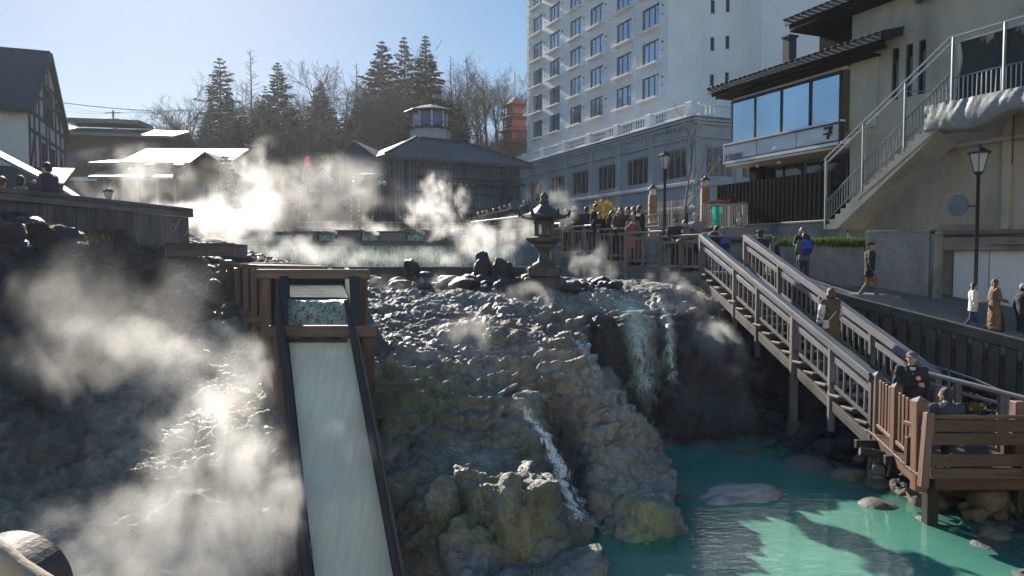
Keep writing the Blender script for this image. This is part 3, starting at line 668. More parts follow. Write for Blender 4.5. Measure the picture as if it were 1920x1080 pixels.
MB().box(((xl2 + xr2) / 2, 11.5, 3.12), (xr2 - xl2 + .02, .5, .05)).build('pool_floor', M_wood_dark, ch)
# ---- the raised trough that feeds it, on its trestle ----
tr_ = thing('feeder_trough', (-4.6, 14.5, 2.8), 'raised wooden trough on a row of posts feeding the chute from the back left', 'trough')
q = [(xl - .02, YL, zl), (xr + .02, YL, zl), (-4.0, 17.6, zl), (-6.0, 17.6, zl)]
MB().quad(*q).build('water', M_flat, tr_)
beam('side_board', (xl - .1, 12.35, zl + .14), (-6.1, 17.6, zl + .14), .1, .5, M_wood_dark, tr_)
beam('side_board', (xr + .1, 12.35, zl + .14), (-3.9, 17.6, zl + .14), .1, .5, M_wood_dark, tr_)
beam('end_board', (-6.15, 17.65, zl + .1), (-3.85, 17.65, zl + .1), .08, .5, M_wood_dark, tr_)
beam('floor_board', (-3.1, 12.3, zl - .2), (-5.0, 17.6, zl - .2), 1.2, .05, M_wood_dark, tr_)
for k, (pu, pv, Yq, ru) in enumerate([(432, 497, 17.2, 560), (447, 499, 16.0, 578), (462, 500, 14.9, 592), (477, 502, 13.9, 604), (494, 504, 13.0, 612)]):
    p = P(pu, pv, Yq); c = P(ru, pv, Yq)
    beam('cap_beam', p - Vector((.12, 0, -.02)), c, .16, .09, M_wood_chute, tr_, bev=.012)
    for dx in (0, .28):
        beam('post', (p.x + dx, Yq, p.z - .04), (p.x + dx, Yq, h1(p.x + dx, Yq) - .15), .13, .13, M_wood_chute, tr_, bev=.012)
    beam('tie', (p.x - .08, Yq - .09, p.z - .95), (p.x + .5, Yq - .09, p.z - .95), .05, .13, M_wood_chute, tr_)
# ---- the steaming basin and its flumes ----
tag(MB().quad((-9, 19.85, 4.02), (1.2, 19.85, 4.02), (1.2, 28.4, 4.02), (-9, 28.4, 4.02)).build('basin_water', M_flat), kind='structure')
cu = thing('basin_curb', (-1.4, 19.7, 3.6), 'low dark stone curb along the near edge of the steaming basin', 'curb')
for k in range(6):
    x0 = -4.3 + k * .85; MB().box((x0, 19.7, 3.75), (.83, .24, .74), bev=.02).build('curb_stone', M_concrete_dark, cu)
lt = thing('wooden_trough', (-7.1, 17, 4.2), 'short grey plank trough end with a sunlit left edge above the boulder bank', 'trough')
a, c = P(316, 470, 17), P(437, 470, 17)
beam('front_board', a, c, .07, .26, M_wood_grey, lt); beam('rear_board', a + Vector((0, .7, 0)), c + Vector((0, .7, 0)), .07, .26, M_wood_grey, lt)
beam('top_rail', a + Vector((-.05, -.03, .15)), c + Vector((.05, -.03, .15)), .12, .05, M_wood_grey, lt)
beam('end_board', a + Vector((-.05, -.05, 0)), a + Vector((-.05, .75, 0)), .05, .3, M_wood_grey, lt); beam('end_board', c + Vector((.04, -.05, 0)), c + Vector((.04, .75, 0)), .05, .3, M_wood_grey, lt)
for x in (-7.5, -6.7): beam('post', (x, 17.3, 4.3), (x, 17.3, 3.5), .12, .12, M_wood_grey, lt)
lf = thing('long_trough', (-5, 26, 4.0), 'long low wooden trough spilling water over its front edge behind the basin', 'trough')
a, c = P(380, 458, 26), P(966, 458, 26)
beam('front_board', a + Vector((0, 0, -.02)), c + Vector((0, 0, -.02)), .16, .10, M_wood_grey, lf)
beam('rear_board', a + Vector((0, 1.0, .05)), c + Vector((0, 1.0, .05)), .1, .2, M_wood_grey, lf)
MB().quad(a + Vector((0, .1, .04)), c + Vector((0, .1, .04)), c + Vector((0, 1, .04)), a + Vector((0, 1, .04))).build('water', M_flat, lf)
g = MB(); n = 90
g.add([tuple(lerp(a, c, j / n) + Vector((0, -.1 - .05 * rr.random() - .1 * r_, -.06 - .75 * r_))) for r_ in (0, .5, 1) for j in range(n + 1)], [(r_ * (n + 1) + j, r_ * (n + 1) + j + 1, (r_ + 1) * (n + 1) + j + 1, (r_ + 1) * (n + 1) + j) for r_ in range(2) for j in range(n)])
g.build('spill', M_fall, lf, smooth=True)
for u in (470, 560, 655, 752, 835, 920): p = P(u, 464, 25.85); beam('bracket', (p.x, 25.8, p.z + .02), (p.x, 25.8, 4.0), .12, .16, M_wood_grey, lf)
bk = [(437, 494), (551, 595), (632, 676), (711, 761), (797, 836), (880, 930)]
for k, (u0, u1) in enumerate(bk):
    a, c = P(u0, 452, 28), P(u1, 452, 28); zt = P(u0, 434 + (k % 2) * 2, 28).z
    t = thing('flume_block', ((a.x + c.x) / 2, 28, a.z), ['leftmost lidded wooden box behind the basin, half in steam', 'second lidded wooden box from the left behind the basin', 'third lidded wooden box from the left behind the basin', 'wide lidded wooden box behind the basin, fourth from the left', 'narrow lidded wooden box behind the basin, second from the right', 'rightmost lidded wooden box behind the basin, nearest the stone lantern'][k], 'box', 'wooden boxes between the flumes')
    MB().box(((a.x + c.x) / 2, 28.3, (a.z + zt) / 2), (c.x - a.x, .6, zt - a.z), bev=.02).build('body', M_wood_grey, t)
    MB().box(((a.x + c.x) / 2, 28.3, zt + .03), (c.x - a.x + .14, .74, .05), bev=.01).build('lid', M_wood_grey, t)
    if k < 5:
        n0 = P(bk[k + 1][0], 452, 28); w = n0.x - c.x; xc = (c.x + n0.x) / 2; zw = P(500, 441, 28).z
        t = thing('flume', (xc, 28.3, a.z - .3), ['leftmost open wooden flume spilling over behind the basin', 'second open wooden flume from the left behind the basin', 'middle open wooden flume spilling over behind the basin', 'fourth open wooden flume from the left behind the basin', 'rightmost open wooden flume behind the basin, nearest the stone lantern'][k], 'flume', 'flumes behind the basin')
        MB().quad((xc - w / 2 + .06, 28.05, zw), (xc + w / 2 - .06, 28.05, zw), (xc + w / 2 - .06, 38, zw + .25), (xc - w / 2 + .06, 38, zw + .25)).build('water', M_flat, t)
        MB().add([(xc - w / 2 + .06 + (w - .12) * j / 12, 28.03 - .12 * (r_ > 0) - .02 * (j % 3), zw - r_ * .27) for r_ in (0, 1) for j in range(13)], [(j, j + 1, 14 + j, 13 + j) for j in range(12)]).build('spill', M_fall, t, smooth=True)
        for sx in (-1, 1): beam('side_board', (xc + sx * (w / 2 - .03), 28.65, zw + .02), (xc + sx * (w / 2 - .03), 38, zw + .27), .06, .3, M_wood_grey, t)

# ---- railings ----
def bal_rail(root, p0, p1, hgt, wood_=M_rail, nb=6, cap=(.12, .06), low=.14, sub=.17, mid=True, post=None, panels=1, bw=.042):
    """one bay: hand rail, second rail, bottom rail and balusters, p0-p1 at floor level"""
    up = Vector((0, 0, 1)); p0 = Vector(p0); p1 = Vector(p1)
    beam('hand_rail', p0 + up * hgt, p1 + up * hgt, cap[0], cap[1], wood_, root, bev=.012)
    beam('second_rail', p0 + up * (hgt - sub), p1 + up * (hgt - sub), .05, .08, M_wood_grey, root)
    beam('bottom_rail', p0 + up * low, p1 + up * low, .05, .07, M_wood_grey, root)
    for k in range(panels):
        for j in range(nb):
            t = (k + (j + 1) / (nb + 1)) / panels; q = lerp(p0, p1, t)
            beam('baluster', q + up * (low + .03), q + up * (hgt - sub - .03), bw, bw, M_wood_grey, root, bev=.004)
ed = [1316, 1239, 1174, 1121, 1073, 1036]; Ys = [20.2, 21.78, 23.3, 24.7, 26.1, 27.3]; vt = [442, 435.5, 429, 423.5, 419]
br = thing('wooden_walkway', (3.5, 24, 3.9), 'stepped grey wooden walkway with railings crossing behind the waterfall', 'walkway')
bays = []
for k in range(5):
    a = P(ed[k], vt[k], Ys[k]); c = P(ed[k + 1], vt[k], Ys[k + 1]); z = (a.z + c.z) / 2 - 1.0
    A = Vector((a.x, a.y, z)); B = Vector((c.x, c.y, z)); bays.append((A, B))
    d = (B - A).normalized(); side = Vector((d.y, -d.x, 0)); side = side if side.x > 0 else -side
    bal_rail(br, A - d * .12, B + d * .05, 1.0, nb=3, panels=2)
    for t, w in ((0, .13), (.5, .10)):
        q = lerp(A, B, t); beam('post', q + Vector((0, 0, .93)), (q.x, q.y, max(h1(q.x, q.y) - .2, 2.6) if q.y < 21.9 else 3.2), w, w, M_wood_grey, br, bev=.01)
    if k == 4: beam('post', B + Vector((0, 0, .93)), (B.x, B.y, 3.2), .13, .13, M_wood_grey, br, bev=.01)
    beam('edge_beam', A + Vector((0, 0, -.12)), B + Vector((0, 0, -.12)), .1, .2, M_wood_grey, br); beam('lower_tie', A + Vector((0, 0, -.42)), B + Vector((0, 0, -.42)), .07, .08, M_wood_grey, br)
    n = 11
    for j in range(n):
        q = lerp(A, B, (j + .5) / n); beam('deck_board', q + side * .06 + Vector((0, 0, -.03)), q + side * 2.6 + Vector((0, 0, -.03)), (B - A).length / n - .012, .04, M_wood_grey, br)
    # railing on the far side
    A2, B2 = A + side * 2.6, B + side * 2.6
    beam('hand_rail', A2 + Vector((0, 0, 1.0)), B2 + Vector((0, 0, 1.0)), .1, .06, M_rail, br); beam('second_rail', A2 + Vector((0, 0, .8)), B2 + Vector((0, 0, .8)), .05, .06, M_wood_grey, br)
    for t in (0, .5): q = lerp(A2, B2, t); beam('post', q + Vector((0, 0, .95)), q + Vector((0, 0, -.3)), .09, .09, M_wood_grey, br)
# far walkway behind the flumes
fw = thing('far_railing', (-6, 42, 5.4), 'long low wooden railing across the back of the basin in front of the bathhouse', 'railing')
for (u0, v0, u1, v1, Y0, Y1) in [(560, 416, 730, 417, 42, 42), (730, 417, 885, 419, 42, 42), (885, 417, 990, 404, 41, 36)]:
    a, c = P(u0, v0, Y0), P(u1, v1, Y1)
    for dz, s_ in ((0, .07), (-.32, .05), (-.62, .05)): beam('rail', a + Vector((0, 0, dz)), c + Vector((0, 0, dz)), .1, s_, M_rail, fw)
    n = max(3, int((c - a).length / 1.6))
    for j in range(n + 1): q = lerp(a, c, j / n); beam('post', q, q - Vector((0, 0, 1.1)), .1, .1, M_wood_grey, fw)

# ---- stairs ----
st = thing('wooden_stairs', (5.8, 16.5, 1.3), 'long grey wooden staircase descending from the walkway to the lower deck', 'stairs')
LT = Vector((5.12, 20.15, 3.96)); LB = Vector((6.30, 12.95, 1.36)); sd = (LB - LT); sh = Vector((sd.x, sd.y, 0)).normalized(); sw = Vector((-sh.y, sh.x, 0)); sw = sw if sw.x > 0 else -sw
SWID = 1.25
def stair_side(A, B, big):
    up = Vector((0, 0, 1))
    cuts = [0, .27, .43, .645, .83, 1.0] if big else [0, .25, .5, .75, 1.0]
    beam('hand_rail', A + up * 1.0, B + up * .98, .17, .05, M_rail, st, bev=.012)
    beam('hand_rail', A + up * .92 - sw * .05, B + up * .90 - sw * .05, .06, .10, M_rail, st)
    beam('second_rail', A + up * .70, B + up * .68, .06, .11, M_rail, st)
    beam('bottom_rail', A + up * .2, B + up * .18, .06, .075, M_wood_grey, st)
    beam('stringer', A - up * .22, B - up * .22, .08, .2, M_wood_grey, st)
    for i in range(len(cuts) - 1):
        n = max(3, int((cuts[i + 1] - cuts[i]) * 7.4 / .2))
        for j in range(1, n):
            q = lerp(A, B, cuts[i] + (cuts[i + 1] - cuts[i]) * j / n); beam('baluster', q + up * .22, q + up * .66, .038, .038, M_wood_grey, st, bev=.004)
    for i, t in enumerate(cuts):
        q = lerp(A, B, t); w = .15 if (big and i in (0, 3)) else .11
        if big and i == 0: zb = h1(q.x, q.y) - .2
        elif big and i == 3: zb = .95
        elif big: zb = q.z - .75
        else: zb = h1(q.x, q.y) - .2
        beam('post', q + up * .97, (q.x, q.y, zb), w, w, M_wood_grey, st, bev=.01)
        if big and i == 3: MB().lathe([(.26, -.45), (.17, .02), (.15, .04)], 4, (q.x, q.y, .92), rot=.6).build('footing', M_concrete_dark, st)
stair_side(LT, LB, True); stair_side(LT + sw * SWID, LB + sw * SWID, False)
for k in range(17):
    t = (k + .5) / 17; q = lerp(LT, LB, t); beam('tread', q - sw * .08 + Vector((0, 0, .02)), q + sw * (SWID + .04) + Vector((0, 0, .02)), .36, .045, M_wood_grey, st); beam('riser', q + sh * -.17 - Vector((0, 0, .06)), q + sh * -.17 + sw * SWID - Vector((0, 0, .06)), .03, .13, M_wood_grey, st)
beam('landing_rail', LT + Vector((.05, 1.5, 1.02)), LT + sw * SWID + Vector((.3, 1.5, 1.02)), .12, .06, M_rail, st)

# ---- lower deck with its picket fence ----
dk = thing('viewing_deck', (7.3, 11.8, 1.0), 'lower wooden viewing deck over the pool edge with red-brown pickets', 'deck')
Z0 = 1.35; n1 = Vector((6.34, 12.85, Z0)); n2 = P(1678, 900, 11.7); n2 = Vector((n2.x, 11.7, Z0)); n3 = Vector((P(1722, 900, 10.55).x, 10.55, Z0))
for j in range(22):
    y = 10.45 + j * .145; x0 = float(np.interp(y, [10.55, 11.7, 12.85], [n3.x, n2.x, n1.x])) - .1
    beam('deck_board', (x0, y, Z0 - .03), (9.6, y, Z0 - .03), .137, .045, M_wood_brown, dk)
for a, c in ((n1, n2), (n2, n3)):
    beam('edge_beam', a + Vector((-.02, 0, -.14)), c + Vector((-.02, 0, -.14)), .08, .15, M_wood_brown, dk); beam('bottom_rail', a + Vector((0, 0, .13)), c + Vector((0, 0, .13)), .07, .06, M_wood_red, dk)
    for z in (.42, .74): beam('picket_rail', a + Vector((.05, 0, z)), c + Vector((.05, 0, z)), .03, .05, M_wood_red, dk)
    for j in range(5):
        q = lerp(a, c, (j + 1) / 6)
        M_, L_ = beam_matrix(q + Vector((0, 0, .14)), q + Vector((0, 0, .93)), (1, 0, 0)); put('picket', boxmesh(L_, .075, .035, M_wood_red, .008), dk, M_)
for q, w, zb in ((n1, .15, .45), (n2, .14, 1.15), (n3, .17, 1.05)):
    m_ = M_wood_grey if q is n1 else M_wood_red
    beam('post', q + Vector((0, 0, 1.0)), (q.x, q.y, zb), w, w, m_, dk, bev=.012)
    g = MB(); h_ = w / 2; g.add([(-h_, -h_, 0), (h_, -h_, 0), (h_, h_, 0), (-h_, h_, 0), (0, 0, .06)], [(0, 1, 4), (1, 2, 4), (2, 3, 4), (3, 0, 4), (3, 2, 1, 0)]); put('post_cap', g.mesh('post_cap', M_wood_grey), dk, Matrix.Translation(q + Vector((0, 0, 1.001))))
MB().lathe([(.2, 0), (.13, .42), (.12, .44)], 4, (n1.x - .02, n1.y - .05, .35), rot=.7).build('footing', M_concrete, dk)
for x in (6.1, 7.4, 8.6): beam('pile', (x, 10.75, 1.2), (x, 10.75, .1), .16, .16, M_wood_dark, dk)
for y in (10.7, 11.6, 12.6): beam('joist', (5.85, y, 1.2), (9.4, y, 1.2), .09, .14, M_wood_dark, dk)
beam('skirt_board', (5.95, 10.4, 1.2), (9.4, 10.4, 1.2), .05, .18, M_wood_brown, dk)
# back railing of the deck
rl = thing('deck_railing', (8, 12.2, 1.4), 'two grey horizontal rails on posts along the back of the lower deck', 'railing')
a, c = Vector((7.0, 12.95, 2.42)), P(1925, 748, 11.5); e = c + (c - a) * .5
beam('rail', a, e, .11, .07, M_rail, rl, bev=.02); beam('rail', a - Vector((0, 0, .17)), e - Vector((0, 0, .2)), .07, .05, M_rail, rl, bev=.015)
for t in (.02, .42, .8, 1.15): q = lerp(a, c, t); beam('post', q - Vector((0, 0, .03)), (q.x, q.y, .95), .1, .1, M_wood_grey, rl)
# grey metal handrail slanting behind it
hd = thing('handrail', (8, 15, 1.4), 'thin slanting metal handrail in the dark planting behind the lower deck', 'handrail')
MB().tube([P(1640, 650, 15.6), P(1830, 712, 14), P(1905, 745, 13.3)], .022, 8).build('tube', M_steel, hd)
for u, v, y in ((1655, 655, 15.5), (1780, 695, 14.4), (1890, 738, 13.45)): p = P(u, v, y); MB().tube([p, (p.x, p.y, h1(p.x, p.y) - .1)], .02, 8).build('post', M_steel, hd)
# bench seen from behind
bn = thing('wooden_bench', (7.2, 10.35, Z0), 'dark brown plank bench with its back to the pool on the lower deck', 'bench')
bx0 = P(1742, 780, 10.3).x; bx1 = bx0 + 2.3
for x in (bx0, bx0 + 1.42):
    beam('leg', (x - .12, 10.2, Z0 - .15 if x == bx0 else Z0), (x + .02, 10.34, Z0 + .87), .11, .13, M_wood_red if x == bx0 else M_wood_brown, bn, bev=.012)
    beam('front_leg', (x + .02, 10.85, Z0), (x + .02, 10.85, Z0 + .40), .09, .09, M_wood_brown, bn)
    beam('arm', (x, 10.3, Z0 + .64), (x, 10.9, Z0 + .60), .09, .06, M_wood_brown, bn)
for z, h_ in ((.81, .05), (.69, .17), (.505, .17), (.22, .17), (.04, .15)): beam('back_board', (bx0, 10.22 + z * .12, Z0 + z), (bx1, 10.22 + z * .12, Z0 + z), .04, h_, M_wood_brown, bn, bev=.01)
for j in range(4): beam('seat_board', (bx0 + .02, 10.45 + j * .12, Z0 + .42), (bx1, 10.45 + j * .12, Z0 + .42), .105, .04, M_wood_brown, bn)
# tall post at the far right of the deck
pt = thing('deck_post', (7.3, 10.75, Z0), 'thick square timber post at the right end of the bench', 'post')
x = P(1908, 790, 10.75).x; beam('shaft', (x, 10.75, Z0), (x, 10.75, P(1908, 752, 10.75).z), .16, .16, M_wood_red, pt, bev=.012); beam('cross_rail', (x, 10.78, Z0 + .62), (x + 1.5, 10.78, Z0 + .62), .06, .1, M_wood_brown, pt)
# spotlights slung under the deck edge
for k, (u, v, du) in enumerate([(1636, 850, 30), (1672, 862, 26)]):
    p = P(u, v, 11.9); sp = thing('floodlight', (p.x, p.y, p.z - .1), ('black tubular floodlight under the deck pointing left over the pool', 'stubby black floodlight with a rear cap under the picket fence')[k], 'floodlight', 'floodlights under the deck')
    d_ = Vector((-.26, .05, .03)) if k == 0 else Vector((.25, -.1, -.03))
    MB().tube([p - d_ * .7, p - d_ * .65, p + d_ * .7, p + d_ * .72], [.05, .062, .068, .075], 14).build('housing', M_black, sp, smooth=False)
    MB().tube([p + d_ * .725, p + d_ * .74], .06, 14).build('lens', glass('lamp_glass', (.3, .32, .33)), sp)
    MB().beam(p - Vector((0, 0, .05)), p - Vector((0, -.1, .3)), .05, .03).build('bracket', M_black, sp)
# ---- stone fence and the walk behind it ----
F0, F1 = Vector((7.9, 20.5, 3.66)), Vector((11.3, 16.5, 2.56)); fd = F1 - F0
cf = thing('concrete_fence', (9.6, 18.5, 1.6), 'dark concrete slab fence with a heavy top rail below the sloping path', 'fence')
seg = [F0 - fd * .28, F0 - fd * .05, F0 + fd * .2, F0 + fd * .47, F0 + fd * .75, F1 + fd * .04, F1 + fd * .35, F1 + fd * .7]
for a, c in zip(seg[:-1], seg[1:]): beam('top_rail', a - Vector((0, 0, .13)), c - Vector((0, 0, .13)), .24, .25, M_concrete_dark, cf, bev=.02)
L_ = (seg[-1] - seg[0]).length; n = int(L_ / .335); up = Vector((0, 0, 1)); fdir = Vector((fd.x, fd.y, 0)).normalized()
for j in range(n):
    q = lerp(seg[0], seg[-1], (j + .5) / n); M_, l_ = beam_matrix(q - up * .24, q - up * 1.45, fdir); put('slab', boxmesh(1.21, .15, .21, M_concrete_dark, .012), cf, M_)
for z in (.62, 1.42): beam('cross_rail', seg[0] - up * z + Vector((.06, .06, 0)), seg[-1] - up * z + Vector((.06, .06, 0)), .06, .12, M_concrete_dark, cf)
M_pebbledash = pmat('pebbledash', (.62, .60, .54), (.40, .38, .34), scale=22, bscale=40, bump=.9, space='World', var=0, bdist=.02)
rw = thing('pebbledash_wall', (10, 18.9, 1.5), 'pale pebbledash wall glimpsed between the slabs of the concrete fence', 'wall')
off = Vector((.30, .26, 0))
MB().prism([seg[0] + off - up * .12, seg[-1] + off - up * .12, seg[-1] + off - up * 1.75, seg[0] + off - up * 1.75], (.22, .19, 0)).build('facing', M_pebbledash, rw)
# path sheet
W0, W1, W2 = P(1517, 517, 26), P(1743, 577, 23.5), Vector((16.4, 20.6, 1.95))
g = MB(); NS, NT = 60, 22; fpts = [F0 - fd * .30 + off * .4 - Vector((0, 0, .1)), F0 + off * .4 - Vector((0, 0, .12)), F1 + off * .4 - Vector((0, 0, .5)), F1 + fd * .8 + off * .4 - Vector((0, 0, .55))]; wpts = [Vector((8.8, 28.2, 4.5)), Vector(W0), Vector((13.6, 23.0, 2.42)), Vector((19, 18.2, .9))]
def along(pts, t):
    k = min(int(t * 3), 2); return lerp(pts[k], pts[k + 1], t * 3 - k)
for i in range(NS + 1):
    for j in range(NT + 1):
        a = along(fpts, i / NS); c = along(wpts, i / NS); q = lerp(a, c, j / NT); g.v.append((q.x, q.y, q.z - .03 * (1 - j / NT) + .012 * math.sin(i * 3.1 + j * 1.7)))
g.f = [(i * (NT + 1) + j, i * (NT + 1) + j + 1, (i + 1) * (NT + 1) + j + 1, (i + 1) * (NT + 1) + j) for i in range(NS) for j in range(NT)]; g.m = [0] * len(g.f)
def cobble():
    m, nt, out = new_mat('cobbled_paving'); b = N(nt, 'BsdfPrincipled'); nt.links.new(b.outputs[0], out.inputs[0]); vec = coords(nt, 'World')
    vo = N(nt, 'TexVoronoi'); vo.feature = 'F1'; vo.inputs['Scale'].default_value = 5; nt.links.new(vec, vo.inputs['Vector'])
    ve = N(nt, 'TexVoronoi'); ve.feature = 'DISTANCE_TO_EDGE'; ve.inputs['Scale'].default_value = 5; nt.links.new(vec, ve.inputs['Vector'])
    n = noise(nt, vec, 1.2, 5); c = mixc(nt, .35, mixc(nt, ramp(nt, n, [(.3, 0.), (.7, 1.)]), (.30, .285, .25), (.17, .16, .145)), vo.outputs['Color'], 'SOFT_LIGHT')
    e = ramp(nt, ve.outputs[0], [(0, 0.), (.09, 1.)]); nt.links.new(mixc(nt, e, (.045, .043, .04), c), b.inputs['Base Color']); b.inputs['Roughness'].default_value = .5
    bp = N(nt, 'Bump'); bp.inputs['Strength'].default_value = 1; bp.inputs['Distance'].default_value = .03; nt.links.new(math_(nt, 'ADD', e, math_(nt, 'MULTIPLY', noise(nt, vec, 30, 3), .4)), bp.inputs['Height']); nt.links.new(bp.outputs[0], b.inputs['Normal']); return m
tag(g.build('path', cobble(), smooth=True), kind='structure')
def path_z(x, y):
    best = (9e9, 0)
    for i in range(NS + 1):
        for j in range(0, NT + 1):
            q = g.v[i * (NT + 1) + j] if False else PATHV[i * (NT + 1) + j]; d = (q[0] - x) ** 2 + (q[1] - y) ** 2
            if d < best[0]: best = (d, q[2])
    return best[1]
PATHV = list(g.v)
# ---- left parapet ----
pp = thing('plank_parapet', (-8.5, 16, 4.7), 'long weathered plank parapet along the terrace above the boulder bank', 'parapet')
A, B = P(-130, 338, 12.3), P(352, 391, 18.4); d = (B - A).normalized()
beam('cap_board', A + up * -.05, B + up * -.05, .34, .10, M_wood_grey, pp, bev=.015); beam('cap_board', A + up * -.16 + Vector((.1, 0, 0)), B + up * -.16 + Vector((.1, 0, 0)), .10, .12, M_wood_grey, pp)
L_ = (B - A).length; n = int(L_ / .26); pm = M_wood_grey
for j in range(n):
    q = lerp(A, B, (j + .5) / n); M_, l_ = beam_matrix(q - up * .22, q - up * 1.15, d); put('plank', boxmesh(.93, .06, .25, pm, .006), pp, M_)
beam('batten', A + up * -1.0 + Vector((.05, 0, 0)), B + up * -1.0 + Vector((.05, 0, 0)), .05, .12, M_wood_grey, pp)
# ---- near log rail and its iron hoop at the photographer's feet ----
lg = thing('log_rail', (-2.0, 2.4, 2.6), 'sunlit round log handrail in the near left corner', 'rail')
a, c = P(-140, 975, 2.0), P(110, 1150, 2.0)
pts = [lerp(a, c, t / 8) for t in range(9)]
MB().tube(pts, [.062 + .003 * math.sin(t * 2.1) for t in range(9)], 20).build('log', wood('sunlit_log', (.36, .28, .20), (.22, .17, .12)), lg, smooth=True)
hp = thing('iron_hoop', (-1.8, 2.8, 2.4), 'dark curved iron hoop behind the log handrail in the near left corner', 'hoop')
cc = P(-22, 1135, 2.5); g2 = MB(); R_ = .20; nn_ = 22
for k in range(nn_ + 1):
    q = math.pi * k / nn_
    for (rr_, yy) in ((R_, 0), (R_, .16), (R_ - .02, .16), (R_ - .02, 0)): g2.v.append((cc.x + math.cos(q) * rr_, cc.y + yy, cc.z + math.sin(q) * rr_))
for k in range(nn_):
    for j in range(4): g2.f.append((k * 4 + j, k * 4 + (j + 1) % 4, k * 4 + 4 + (j + 1) % 4, k * 4 + 4 + j)); g2.m.append(0)
g2.build('band', pmat('rusted_iron', (.13, .09, .07), (.06, .05, .045), scale=6, rough=(.5, .8)), hp)
# ---- thin falls over the cliff ----
from mathutils.bvhtree import BVHTree
_me = rock_o.data; _c = np.empty(len(_me.vertices) * 3); _me.vertices.foreach_get('co', _c); ROCK = BVHTree.FromPolygons([tuple(x) for x in _c.reshape(-1, 3)], [tuple(p.vertices) for p in _me.polygons])
OUT = Vector((-.15, -.8, .58)).normalized()
def drape(q, lift):
    loc, nr, _, dist = ROCK.ray_cast(q + OUT * .9, -OUT, 2.5); return loc + OUT * lift if loc is not None else q
def cascade(name, label, pts, w0, w1, mat, seed):
    r = random.Random(seed); vs = []; fs = []; K = 90; J = 14
    pl = [Vector(p) for p in pts]
    for k in range(K + 1):
        t = k / K * (len(pl) - 1); i = min(int(t), len(pl) - 2); q = lerp(pl[i], pl[i + 1], t - i); w = w0 + (w1 - w0) * k / K
        dd = pl[i + 1] - pl[i]; sd_ = Vector((dd.y, -dd.x, 0)); sd_ = sd_.normalized() if sd_.length > .02 else Vector((1, 0, 0)); sd_ = sd_ if sd_.x > 0 else -sd_
        sd_ = (sd_ * .4 + Vector((1, 0, 0)) * .6).normalized()
        for j in range(J + 1):
            x = (j / J - .5) * w * (1 + (.45 if mat is M_foam else .12) * r.uniform(-1, 1)) + .05 * math.sin(k * .7 + seed); vs.append(drape(q + sd_ * x, .025 + .025 * r.random()))
    V = np.array([tuple(q) for q in vs]).reshape(K + 1, J + 1, 3)
    for _ in range(3):
        V[1:-1] = (V[:-2] + 2 * V[1:-1] + V[2:]) / 4; V[:, 1:-1] = (V[:, :-2] + 2 * V[:, 1:-1] + V[:, 2:]) / 4
    V += np.array(OUT) * .03; vs = [tuple(q) for q in V.reshape(-1, 3)]
    for k in range(K):
        for j in range(J): fs.append((k * (J + 1) + j, k * (J + 1) + j + 1, (k + 1) * (J + 1) + j + 1, (k + 1) * (J + 1) + j))
    o = MB().add(vs, fs).build(name, mat, smooth=True); at = o.data.attributes.new('edge', 'FLOAT', 'POINT'); at.data.foreach_set('value', [min(1, max(abs(j / J - .5) * 2, 1 - 8 * k / K, 1 - 6 * (1 - k / K))) for k in range(K + 1) for j in range(J + 1)]); return tag(o, label, 'waterfall')
def onrock(u, v, Y0, lift=.1):
    """where the view ray meets the rock"""
    p = P(u, v, Y0); loc, _, _, _ = ROCK.ray_cast(EYE, (p - EYE).normalized()); return loc if loc is not None else p
cascade('waterfall', 'thin white cascade running down the gully in the front of the rock', [onrock(*t) for t in [(965, 748, 12), (1010, 800, 11.8), (1040, 850, 11.5), (1060, 900, 11.2), (1080, 950, 10.9), (1112, 985, 10.6)]], .22, .5, M_foam, 3)
M_mineral = milky('mineral_green_fall', (.52, .58, .51), .3, .25, (24, 24, .6), alpha=1.0, scale=2)
cascade('waterfall', 'broad pale green waterfall over the dark cliff right of the stone lantern', [onrock(*t) for t in [(1165, 560, 17.4), (1185, 585, 17), (1195, 610, 16.6), (1205, 680, 16.2), (1215, 760, 15.9)]], .9, .55, M_mineral, 4)
cascade('waterfall', 'narrow pale green waterfall at the right end of the dark cliff', [onrock(*t) for t in [(1235, 565, 17.4), (1250, 590, 17), (1258, 650, 16.5), (1262, 740, 16)]], .35, .25, M_mineral, 5)
cascade('waterfall', 'slim trickle down the notch between the pale ridge and the dark cliff', [onrock(*t) for t in [(1075, 632, 14.6), (1095, 660, 14.3), (1112, 700, 14), (1118, 740, 13.8)]], .16, .12, M_mineral, 6)
# ======================= BUILDINGS =======================
M_white = pmat('white_rendered_wall', (.84, .83, .82), (.78, .77, .76), scale=.6, bscale=20, bump=.12, rough=(.7, .85), space='World', var=0, dirt=(.66, .65, .63), dscale=.25)
M_podium = pmat('pale_stone_cladding', (.42, .42, .42), (.36, .36, .36), scale=1, bscale=18, bump=.2, space='World', var=.04, dirt=(.26, .26, .26), dscale=.4)
M_beige = pmat('beige_rendered_wall', (.48, .435, .34), (.40, .36, .285), scale=.8, bscale=22, bump=.25, space='World', var=0, dirt=(.21, .19, .155), dscale=.5, bdist=.008)
M_tile = pmat('dark_roof_tile', (.024, .024, .027), (.015, .015, .017), scale=3, bscale=18, bump=.5, rough=(.4, .65))
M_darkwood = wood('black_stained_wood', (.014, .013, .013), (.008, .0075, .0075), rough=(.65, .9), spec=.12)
M_timber = wood('dark_brown_timber', (.06, .035, .028), (.035, .022, .018))
M_plaster = pmat('cream_plaster', (.62, .60, .55), (.52, .50, .46), scale=1, bscale=15, bump=.15, space='World', var=.05)
M_bath = pmat('blue_grey_boards', (.10, .125, .17), (.075, .095, .13), scale=1.5, stretch=(6, 6, .5), bscale=6, bump=.3, var=.12)
M_bathtrim = pmat('dark_slate_trim', (.05, .052, .06), (.035, .037, .043), scale=2, bump=.2)
